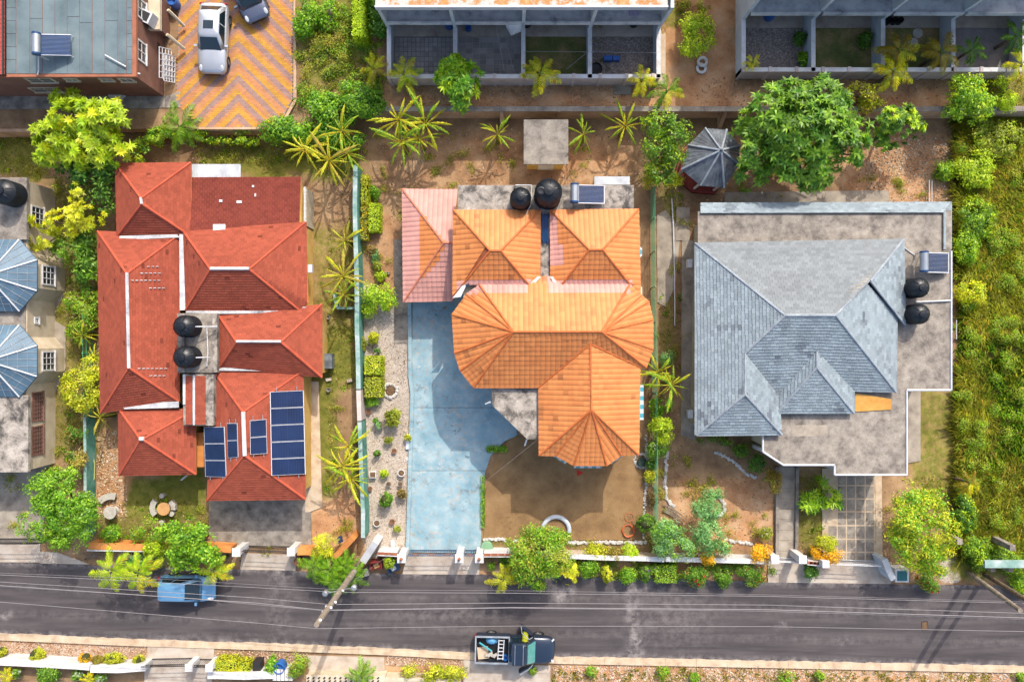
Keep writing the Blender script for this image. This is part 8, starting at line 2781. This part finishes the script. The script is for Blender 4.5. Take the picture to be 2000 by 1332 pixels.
mb = MB(); mb.obox((c.x, c.y, .5), (.86, .84, 1.0)); obj('box', mb, M['white'], t)
mb = MB(); mb.obox((c.x, c.y, 1.02), (.62, .62, .04)); obj('lid', mb, plain('teal_lid', lin(40, 116, 122), .5, .4), t)
t = thing('carport_beam', 'pale aqua beam on concrete posts at the right street corner', 'beam', P(1960, 1100, 0))
A_, B_ = P(1924, 1101, 2.2), P(2060, 1100, 2.2)
mb = MB(); mb.box(A_.x, B_.x, A_.y - .25, A_.y + .2, 2.0, 2.2); obj('beam', mb, M['tealcap'], t)
for x in (1940, 1975):
 p = P(x, 1112, 1.7)
 mb = MB(); mb.obox((p.x, p.y, .85), (.3, .3, 1.7)); obj('post', mb, M['slab_roof'], t)
wall_run('front_wall', 'long white garden wall along the bottom left', 'wall', [(-60, 1290), (60, 1296), (150, 1301), (175, 1303)], 1.1, .3, M['white'], M['white'], 'southern street walls')
wall_run('front_wall', 'white garden wall stepping down to the bottom gate', 'wall', [(176, 1306), (230, 1307), (284, 1303)], 1.15, .36, M['white'], M['white'], 'southern street walls')
wall_run('front_wall', 'white wall right of the bottom gate below the hedge blocks', 'wall', [(405, 1318), (480, 1320), (535, 1318)], 1.1, .36, M['white'], M['white'], 'southern street walls')
pillar('white slanted pillar of the bottom gate', 368, 1304, 1.5, .36, group='southern gate pillars')
pillar('white pillar right of the bottom side gate', 408, 1305, 1.5, .36, group='southern gate pillars')
t = wall_run('front_wall', 'cream wall with pierced decorative blocks at the bottom edge', 'wall', [(598, 1326), (680, 1327), (752, 1328)], 1.0, .42, M['cream'], M['cream'], 'southern street walls')
for k in range(14):
 p = P(602 + k * 10.5, 1326.5, 1.0)
 for dy in (-.1, .1):
  mb = MB(); mb.obox((p.x, p.y + dy, 1.006), (.16, .1, .02), .78); obj('hole_shade', mb, M['darkmetal'], t)  # dark plates on the solid wall stand in for shade in the holes
t = wall_run('front_wall', 'cream wall with pierced blocks below the loose hedge', 'wall', [(752, 1331), (900, 1333)], 1.0, .4, M['cream'], M['cream'], 'southern street walls')
for k in range(5):
 mb = MB()
 a = P(536 + k * 8, 1318, 1.0)
 mb.obox((a.x, a.y, .5), (.22, .7, 1.0))
 solo('step_block', ['leftmost', 'second', 'middle', 'fourth', 'rightmost'][k] + ' white step block of the bottom edge wall', 'block', mb, M['white'], 'white step blocks')
# ================================================================== small garden things
def pot(label, px, py, r, h, m, plant=None, square=False, group='pots on the gravel strip'):
 c = P(px, py, .02)
 t = thing('plant_pot', label, 'pot', c, 0, group)
 mb = MB()
 if square:
  mb.obox((0, 0, h / 2), (r * 2, r * 2, h))
  mb.obox((0, 0, h + .005), (r * 2.16, r * 2.16, .05))
 else:
  mb.lathe([(0, 0), (r * .7, 0), (r * .95, h * .85), (r * 1.08, h * .88), (r * 1.08, h), (r * .9, h), (r * .86, h * .85), (0, h * .84)], (0, 0, 0), 16)
 obj('container', mb, m, t, local=True)
 mb = MB()
 if square:
  mb.obox((0, 0, h + .035), (r * 1.7, r * 1.7, .02))
 else:
  mb.lathe([(r * .88, h * .9), (0, h * .92)], (0, 0, 0), 14)
 obj('soil', mb, M['potsoil'], t, local=True)
 if plant:
  pal, sp, n = plant
  V, lc = foliage([(0, 0, h + sp * .7, sp, sp, sp * .7)], n, 9, sp * .25, sp * .7, sp * .22, pal, 'rosette' if n < 20 else 'bush')
  link('plant', np_quads('plant', V, lc, M['leaf']), t, local=True)
 return t
M['greypot'] = mat('grey_pot', [(0.3, lin(120, 116, 112)), (0.7, lin(166, 160, 154))], 3, 5, bmp=.15, fine=.15)
pots = [('terracotta pot beside the faded wall section', 721, 804, .14, .25, 'clay', None, 0), ('olive bush in a pot in the middle of the gravel', 774, 815, .2, .3, 'greypot', ('olive', .5, 60), 0),
  ('dark slim potted plant north of the barrel shadow', 737, 821, .13, .4, 'tank', ('dark', .2, 10), 0), ('grey pot beside the slim dark plant', 744, 828, .22, .5, 'greypot', ('blue', .22, 10), 0),
  ('small olive plant in a pot south of the olive bush', 760, 859, .14, .25, 'greypot', ('olive', .25, 24), 0), ('empty clay pot near the blue drive', 771, 880, .15, .25, 'clay', None, 0),
  ('dark pot with a thin plant beside the wall', 740, 884, .16, .4, 'tank', ('dark', .22, 14), 0), ('square white pot with soil', 730, 925, .2, .35, 'white', None, 1),
  ('pale leaved plant between the square and the round white pot', 752, 924, .12, .2, 'greypot', ('lime', .26, 30), 0), ('round white pot near the blue drive', 785, 922, .22, .35, 'white', None, 0),
  ('grey pot in the row below the pale plant', 760, 944, .15, .3, 'greypot', None, 0), ('grey pot next to the blue drive in the same row', 783, 944, .15, .3, 'greypot', None, 0),
  ('small clay pot next to the teal wall', 724, 953, .14, .25, 'clay', None, 0), ('dry grey plant in a pot by the drive edge', 789, 963, .14, .25, 'greypot', ('brownish', .32, 40), 0),
  ('low white round planter below the topiary ball', 737, 1020, .22, .25, 'white', None, 0), ('brown glazed pot below the topiary ball', 767, 1017, .17, .3, 'clay', None, 0),
  ('small tufted plant near the drive gate', 777, 1032, .1, .15, 'greypot', ('olive', .24, 24), 0), ('yellow plant in a pot at the drive edge', 798, 854, .14, .25, 'greypot', ('ygreen', .22, 20), 0),
  ('dark potted plant between the hedges and small topiary', 740, 686, .12, .3, 'tank', ('dark', .2, 14), 0)]
for (lab, x, y, r, h, m, pl_, sq) in pots:
 pot(lab, x, y, r, h, M[m], pl_, bool(sq))
pot('brown clay urn at the red house gate pillar', 587, 1091, .26, .6, M['clay'], None, False, 'street pots')
mb = MB(); mb.obox(P(799, 868, .1), (.42, .6, .2)); solo('inspection_cover', 'pale concrete cover box at the blue drive edge', 'cover', mb, M['bluewall'])
mb = MB(); mb.lathe([(0, 0), (.12, 0), (.13, .03), (0, .05)], tuple(P(796, 896, .02)), 14); solo('lid', 'small pale round lid on the gravel by the drive', 'lid', mb, M['white'])
mb = MB(); mb.lathe([(0, 0), (.2, .03), (.25, .1), (.12, .22), (0, .24)], tuple(P(767, 1062, .02)), 8, sx=.8, sy=1.3); solo('white_stone', 'single white stone near the front wall of the gravel strip', 'stone', mb, M['white'])
mb = MB(); mb.lathe([(0, 0), (.38, 0), (.4, .35), (.36, .4), (0, .42)], tuple(P(951, 1066, .05)), 20); solo('drum_lid', 'round pale green drum beside the blue gate pillar', 'drum', mb, plain('pale_green', lin(140, 186, 146), .6, .3))
mb = MB()
a = P(664, 1053, .9)
mb.tube([(a.x, a.y, 0), (a.x, a.y, .9)], .03, 6)
mb.obox((a.x, a.y, .95), (.36, .4, .04), .4, tilt=('X', -.4))
solo('solar_lamp', 'small solar lamp panel behind the orange wing wall', 'lamp', mb, M['solar'])
STONES = []
for v in range(5):
 rs = random.Random(v)
 mb = MB()
 prof = [(0, 0), (.8, .05), (1.0, .4), (.7, .8), (0, .95)]
 mb.lathe(prof, (0, 0, 0), 7, (1, 1, 1))
 mb.v = [(x * rs.uniform(.75, 1.15), y * rs.uniform(.75, 1.15), z * rs.uniform(.8, 1.1)) for x, y, z in mb.v]
 STONES.append(mb.mesh('stone', M['stone']))
def stone_line(name, label, cat, pts, size, n, closed=False, group='white stone borders', double=False):
 W_ = [P(x, y, .05) for x, y in pts]
 if closed:
  W_.append(W_[0])
 t = thing(name, label, cat, sum(W_, Vector()) / len(W_), 0, group)
 t.location.z = 0
 loc0 = t.location.copy()
 Ls = [(W_[i + 1] - W_[i]).length for i in range(len(W_) - 1)]
 tot = sum(Ls)
 for k in range(n):
  s = (k + .5) / n * tot
  i = 0
  while i < len(Ls) - 1 and s > Ls[i]:
   s -= Ls[i]; i += 1
  p = W_[i].lerp(W_[i + 1], s / Ls[i]) + Vector((random.uniform(-.05, .05), random.uniform(-.05, .05), 0))
  o = bpy.data.objects.new('stone', random.choice(STONES))
  COL.objects.link(o)
  o.parent = t
  o.location = p - loc0 - Vector((0, 0, .03))
  sz = size * random.uniform(.75, 1.25)
  o.scale = (sz, sz * random.uniform(.8, 1.1), sz * random.uniform(.8, 1.2))
  o.rotation_euler = (0, 0, random.uniform(0, 6.28))
 return t
def ring(cx, cy, rx, ry, n=24, a0=0, a1=2 * math.pi):
 return [(cx + rx * math.cos(a0 + (a1 - a0) * i / (n - 1)), cy + ry * math.sin(a0 + (a1 - a0) * i / (n - 1))) for i in range(n)]
tr = stone_line('stone_planter', 'round bed ringed with white stones on the gravel strip', 'planter', ring(762, 763, 13.5, 13.5), .12, 22)
mb = MB(); c = P(762, 763, .06); mb.lathe([(.36, .0), (.3, .08), (0, .12)], (c.x, c.y, 0), 16); obj('soil', mb, M['potsoil'], tr)
stone_line('stone_planter', 'round bed of white stones with a green pot at the lawn corner', 'planter', ring(1252, 899, 13, 13), .1, 22)
barrel('dark green tub inside the round white stone bed', 1253, 901, .0, .3, .5, plain('dark_green', lin(60, 84, 70), .6, .3), 'barrels')
tr = thing('rubber_ring', 'pale blue painted ring half hidden by the feathery tree', 'ring', P(1085, 1022, 0))
mb = MB()
mb.tube([P(x, y, .18) for x, y in ring(1086, 1035, 26, 26, 20, math.pi * 1.0, math.pi * 2.05)], .14, 8)
obj('rim', mb, M['bluewall'], tr)
stone_line('stone_border', 'white stone border along the south edge of the lawn', 'stones', [(1000, 1056), (1060, 1057), (1130, 1059), (1200, 1059), (1262, 1060)], .13, 58)
stone_line('stone_border', 'white stone border along the fence side of the lawn', 'stones', [(1262, 850), (1263, 910), (1261, 960), (1258, 1010), (1257, 1054)], .1, 44)
stone_line('stone_border', 'pale stone border on the grey house side of the fence', 'stones', [(1303, 880), (1299, 920), (1299, 950), (1303, 975), (1318, 990)], .12, 34)
stone_line('stone_border', 'curved white stone border before the grey house porch', 'stones', [(1395, 883), (1420, 893), (1440, 908), (1455, 925), (1478, 932)], .11, 28)
stone_line('stone_border', 'curved white stone border at the eastern feathery shrub', 'stones', [(1400, 966), (1415, 985), (1414, 1000), (1400, 1008)], .12, 20)
stone_line('stone_border', 'white stone border at the grey house walk', 'stones', [(1415, 1054), (1440, 1058), (1470, 1062)], .11, 18)
stone_line('stone_border', 'white stones along the front bed by the green drum', 'stones', [(944, 1053), (970, 1053), (990, 1055)], .12, 13)
for k, (x, y, z) in enumerate(((1370, 134, ZT + .12), (1372, 121, ZT + .32))):
 mb = MB()
 c = P(x, y, z)
 mb.tube([(c.x + .26 * math.cos(i * math.pi / 10), c.y + .26 * math.sin(i * math.pi / 10), z) for i in range(21)], .095, 8)
 solo('tyre', ('lower white painted tyre beside the lime shrub', 'upper white painted tyre leaning on the lower one')[k], 'tyre', mb, M['white'], 'white tyres')
mb = MB()
pts = []
for i in range(90):
 a = i * .42
 r = .38 + .04 * math.sin(i * .9)
 c = P(1227, 1036, .1)
 pts.append((c.x + r * math.cos(a), c.y + r * math.sin(a), .1 + .0012 * i))
c2 = P(1229, 1010, .1)
for i in range(20):
 a = math.pi * 1.5 + i * .36
 pts.append((c2.x + .28 * math.cos(a), c2.y + .28 * math.sin(a), .1))
mb.tube(pts, .018, 5)
solo('garden_hose', 'coiled orange garden hose on the lawn', 'hose', mb, plain('orange_hose', lin(232, 120, 66), .5, .4))
def table(label, px, py, r, m):
 c = P(px, py, .72)
 t = thing('garden_table', label, 'table', (c.x, c.y, 0), 0, 'round stone tables')
 mb = MB(); mb.lathe([(0, 0), (.3, 0), (.22, .15), (.18, .5), (.3, .64)], (c.x, c.y, 0), 14); obj('pedestal', mb, M['benchstone'], t)
 mb = MB(); mb.lathe([(0, .64), (r * .96, .64), (r, .68), (r * .98, .72), (0, .722)], (c.x, c.y, 0), 28); obj('table_top', mb, m, t)
M['woodtop'] = mat('wood_tabletop', [(0.3, lin(206, 150, 92)), (0.7, lin(236, 186, 126))], 2, 6, bmp=.1, fine=.15)
table('round stone table with a wooden top under the red house shade edge', 319, 994, .42, M['woodtop'])
table('round white stone table beside the corner tree', 214, 1001, .42, M['benchstone'])
def curved_bench(label, cx, cy, r, a0, a1, wd):
 c = P(cx, cy, .42)
 t = thing('garden_bench', label, 'bench', (c.x, c.y, 0), 0, 'stone garden seats')
 mb = MB()
 n = 8
 for i in range(n):
  q = []
  for z in (.34, .42):
   for (a, rr) in ((a0 + (a1 - a0) * i / n, r - wd / 2), (a0 + (a1 - a0) * (i + 1) / n, r - wd / 2), (a0 + (a1 - a0) * (i + 1) / n, r + wd / 2), (a0 + (a1 - a0) * i / n, r + wd / 2)):
    q.append((c.x + rr * math.cos(a), c.y + rr * math.sin(a), z))
  mb.hexa(q[:4][::-1] + q[4:][::-1] if False else q)
 obj('seat', mb, M['benchstone'], t)
 for f in (.2, .8):
  a = a0 + (a1 - a0) * f
  mb = MB(); mb.obox((c.x + r * math.cos(a), c.y + r * math.sin(a), .17), (.2, .3, .34), a); obj('leg', mb, M['benchstone'], t)
curved_bench('curved stone bench left of the wooden topped table', 319, 992, .72, math.radians(140), math.radians(220), .36)
curved_bench('curved white stone bench above the white stone table', 217, 1000, 1.02, math.radians(75), math.radians(140), .4)
curved_bench('dark curved stone bench right of the wooden topped table', 318, 994, .66, math.radians(-5), math.radians(45), .28)
for k, (x, y) in enumerate(((321, 966), (343, 984), (340, 1001), (320, 1018))):
 mb = MB()
 mb.lathe([(0, 0), (.13, 0), (.1, .2), (.17, .36), (.16, .42), (0, .43)], tuple(P(x, y, .02)), 12)
 solo('garden_stool', ('stone stool north of the wooden topped table', 'stone stool in the shade east of the wooden topped table', 'sunlit stone stool east of the wooden topped table', 'stone stool south of the wooden topped table')[k], 'stool', mb, M['benchstone'], 'stone garden seats')
mb = MB()
pts = [(166, 866, .4), (178, 880, .3), (185, 905, .25), (184, 935, .25), (176, 955, .3), (160, 975, .3)]
mb.tube([P(*p) for p in pts], .035, 6)
solo('drain_hose', 'pale hose curving over the dark green wall', 'hose', mb, plain('pale_hose', lin(206, 206, 130), .6, .3))
barrel('blue tub on the south verge between green bushes', 551, 1296, .3, .38, .8, M['bluebin'], 'barrels')
mb = MB(); mb.obox(P(505, 1298, .4), (.5, .75, .8)); solo('utility_box', 'dark box standing on the south verge near the hedge blocks', 'box', mb, M['darkmetal'])
for k, (x, y, m) in enumerate(((735, 1103, 'redbase'), (768, 1108, 'bluegate'))):
 c = P(x, y, .45)
 t = thing('old_chair', ('dark red old armchair standing on the verge by the pole', 'dark blue old seat standing on the verge by the gate pillar')[k], 'chair', (c.x, c.y, 0), .1 + k * .3, 'discarded seats on the verge')
 mb = MB(); mb.obox((0, 0, .28), (.6, .56, .3)); obj('seat', mb, M[m], t, local=True)
 mb = MB(); mb.obox((0, .3, .55), (.62, .12, .7)); obj('backrest', mb, M[m], t, local=True)
 for s in (-1, 1):
  mb = MB(); mb.obox((s * .34, 0, .42), (.1, .56, .34)); obj('armrest', mb, M[m], t, local=True)
 mb = MB(); mb.obox((.0, -.03, .46), (.34, .3, .08), .3); obj('cushion', mb, M['woodtop'] if k == 0 else M['white_dirty'], t, local=True)
mb = MB(); mb.obox(P(716, 1115, .3), (.3, .5, .6), .3); solo('grey_bag', 'grey plastic bag at the foot of the utility pole', 'bag', mb, M['greypot'])
for k, (a, b, r) in enumerate((((642, 12, ZT + .2), (640, 60, ZT + .2), .12), ((652, 81, ZT + .1), (668, 81, ZT + .1), .05))):
 mb = MB(); mb.tube([P(*a), P(a[0] + 4, (a[1] + b[1]) / 2, a[2]), P(*b)], [r * .7, r, r * .6], 7)
 solo('log', ('bent pale trunk lying on the weedy slope', 'short white branch lying on the weedy slope')[k], 'log', mb, M['wood'], 'fallen wood')
t = thing('dry_branches', 'heap of dry branches at the fence of the grey house garden', 'branches', P(1325, 1000, 0))
for k in range(9):
 mb = MB()
 a = P(1300 + random.uniform(-8, 8), 990 + random.uniform(-8, 8), .15)
 b = P(1340 + random.uniform(-10, 15), 1015 + random.uniform(-5, 25), .1)
 mb.tube([a, a.lerp(b, .5) + Vector((0, .1, .12)), b], [.03, .025, .01], 5)
 obj('branch', mb, M['wood'], t)
t = thing('dry_fronds', 'brown heap of dry palm fronds below the orange wall', 'branches', P(190, 1085, 0))
for k in range(14):
 mb = MB()
 a = P(195 + random.uniform(-28, 28), 1083 + random.uniform(-6, 6), .12)
 d = Vector((random.uniform(-.7, .7), random.uniform(-.3, .3), .05))
 mb.tube([a - d, a + Vector((0, 0, .1)), a + d], [.01, .03, .01], 4)
 obj('frond', mb, M['wood'], t)
for k, (x, y, lab) in enumerate(((567, 741, 'concrete block on the grass near the red house corner'), (683, 743, 'white block on the grass near the teal wall'), (643, 761, 'small pail on the grass east of the red house'), (642, 620, 'grey jug on the grass near the teal bed'))):
 mb = MB()
 if k < 2:
  mb.obox(P(x + 75 * (k == 0), y, .1), (.35, .2, .2), .2)
 else:
  mb.lathe([(0, 0), (.11, 0), (.14, .25), (.11, .25), (0, .05)], tuple(P(x, y, .02)), 12)
 solo('loose_block' if k < 2 else 'pail', lab, 'block' if k < 2 else 'pail', mb, M['apron'] if k < 2 else M['greypot'], 'odd things on the grass')
mb = MB()
for i in range(5):
 for j in range(2):
  mb.obox(P(742 + i * 4.5, 532 + j * 3, .1), (.12, .06, .2))
solo('block_edging', 'row of small concrete blocks in the bed south of the hedges', 'blocks', mb, M['slab_dark'])
for k, (x, y, l) in enumerate(((937, 330, 30), (1100, 345, 20), (1241, 340, 26), (1815, 370, 55), (1820, 372, 60), (1869, 480, 40), (1868, 640, 45))):
 mb = MB()
 mb.tube([P(x, y - l / 3, .3), P(x, y + l / 2, .3)] if k > 2 else [P(x, y, 0), P(x, y, 2.2)], .03, 5)
 solo('white_stake', ['thin stake west of the flat roof tanks', 'thin stake behind the largest tank', 'thin stake behind the white sheet awning', 'western pipe of a pair lying behind the grey house', 'eastern pipe of a pair lying behind the grey house', 'pipe lying beside the grey house solar heater', 'pipe lying beside the grey house south tank'][k], 'stake' if k < 3 else 'pipe', mb, M['whitemetal'], 'stakes and loose pipes')
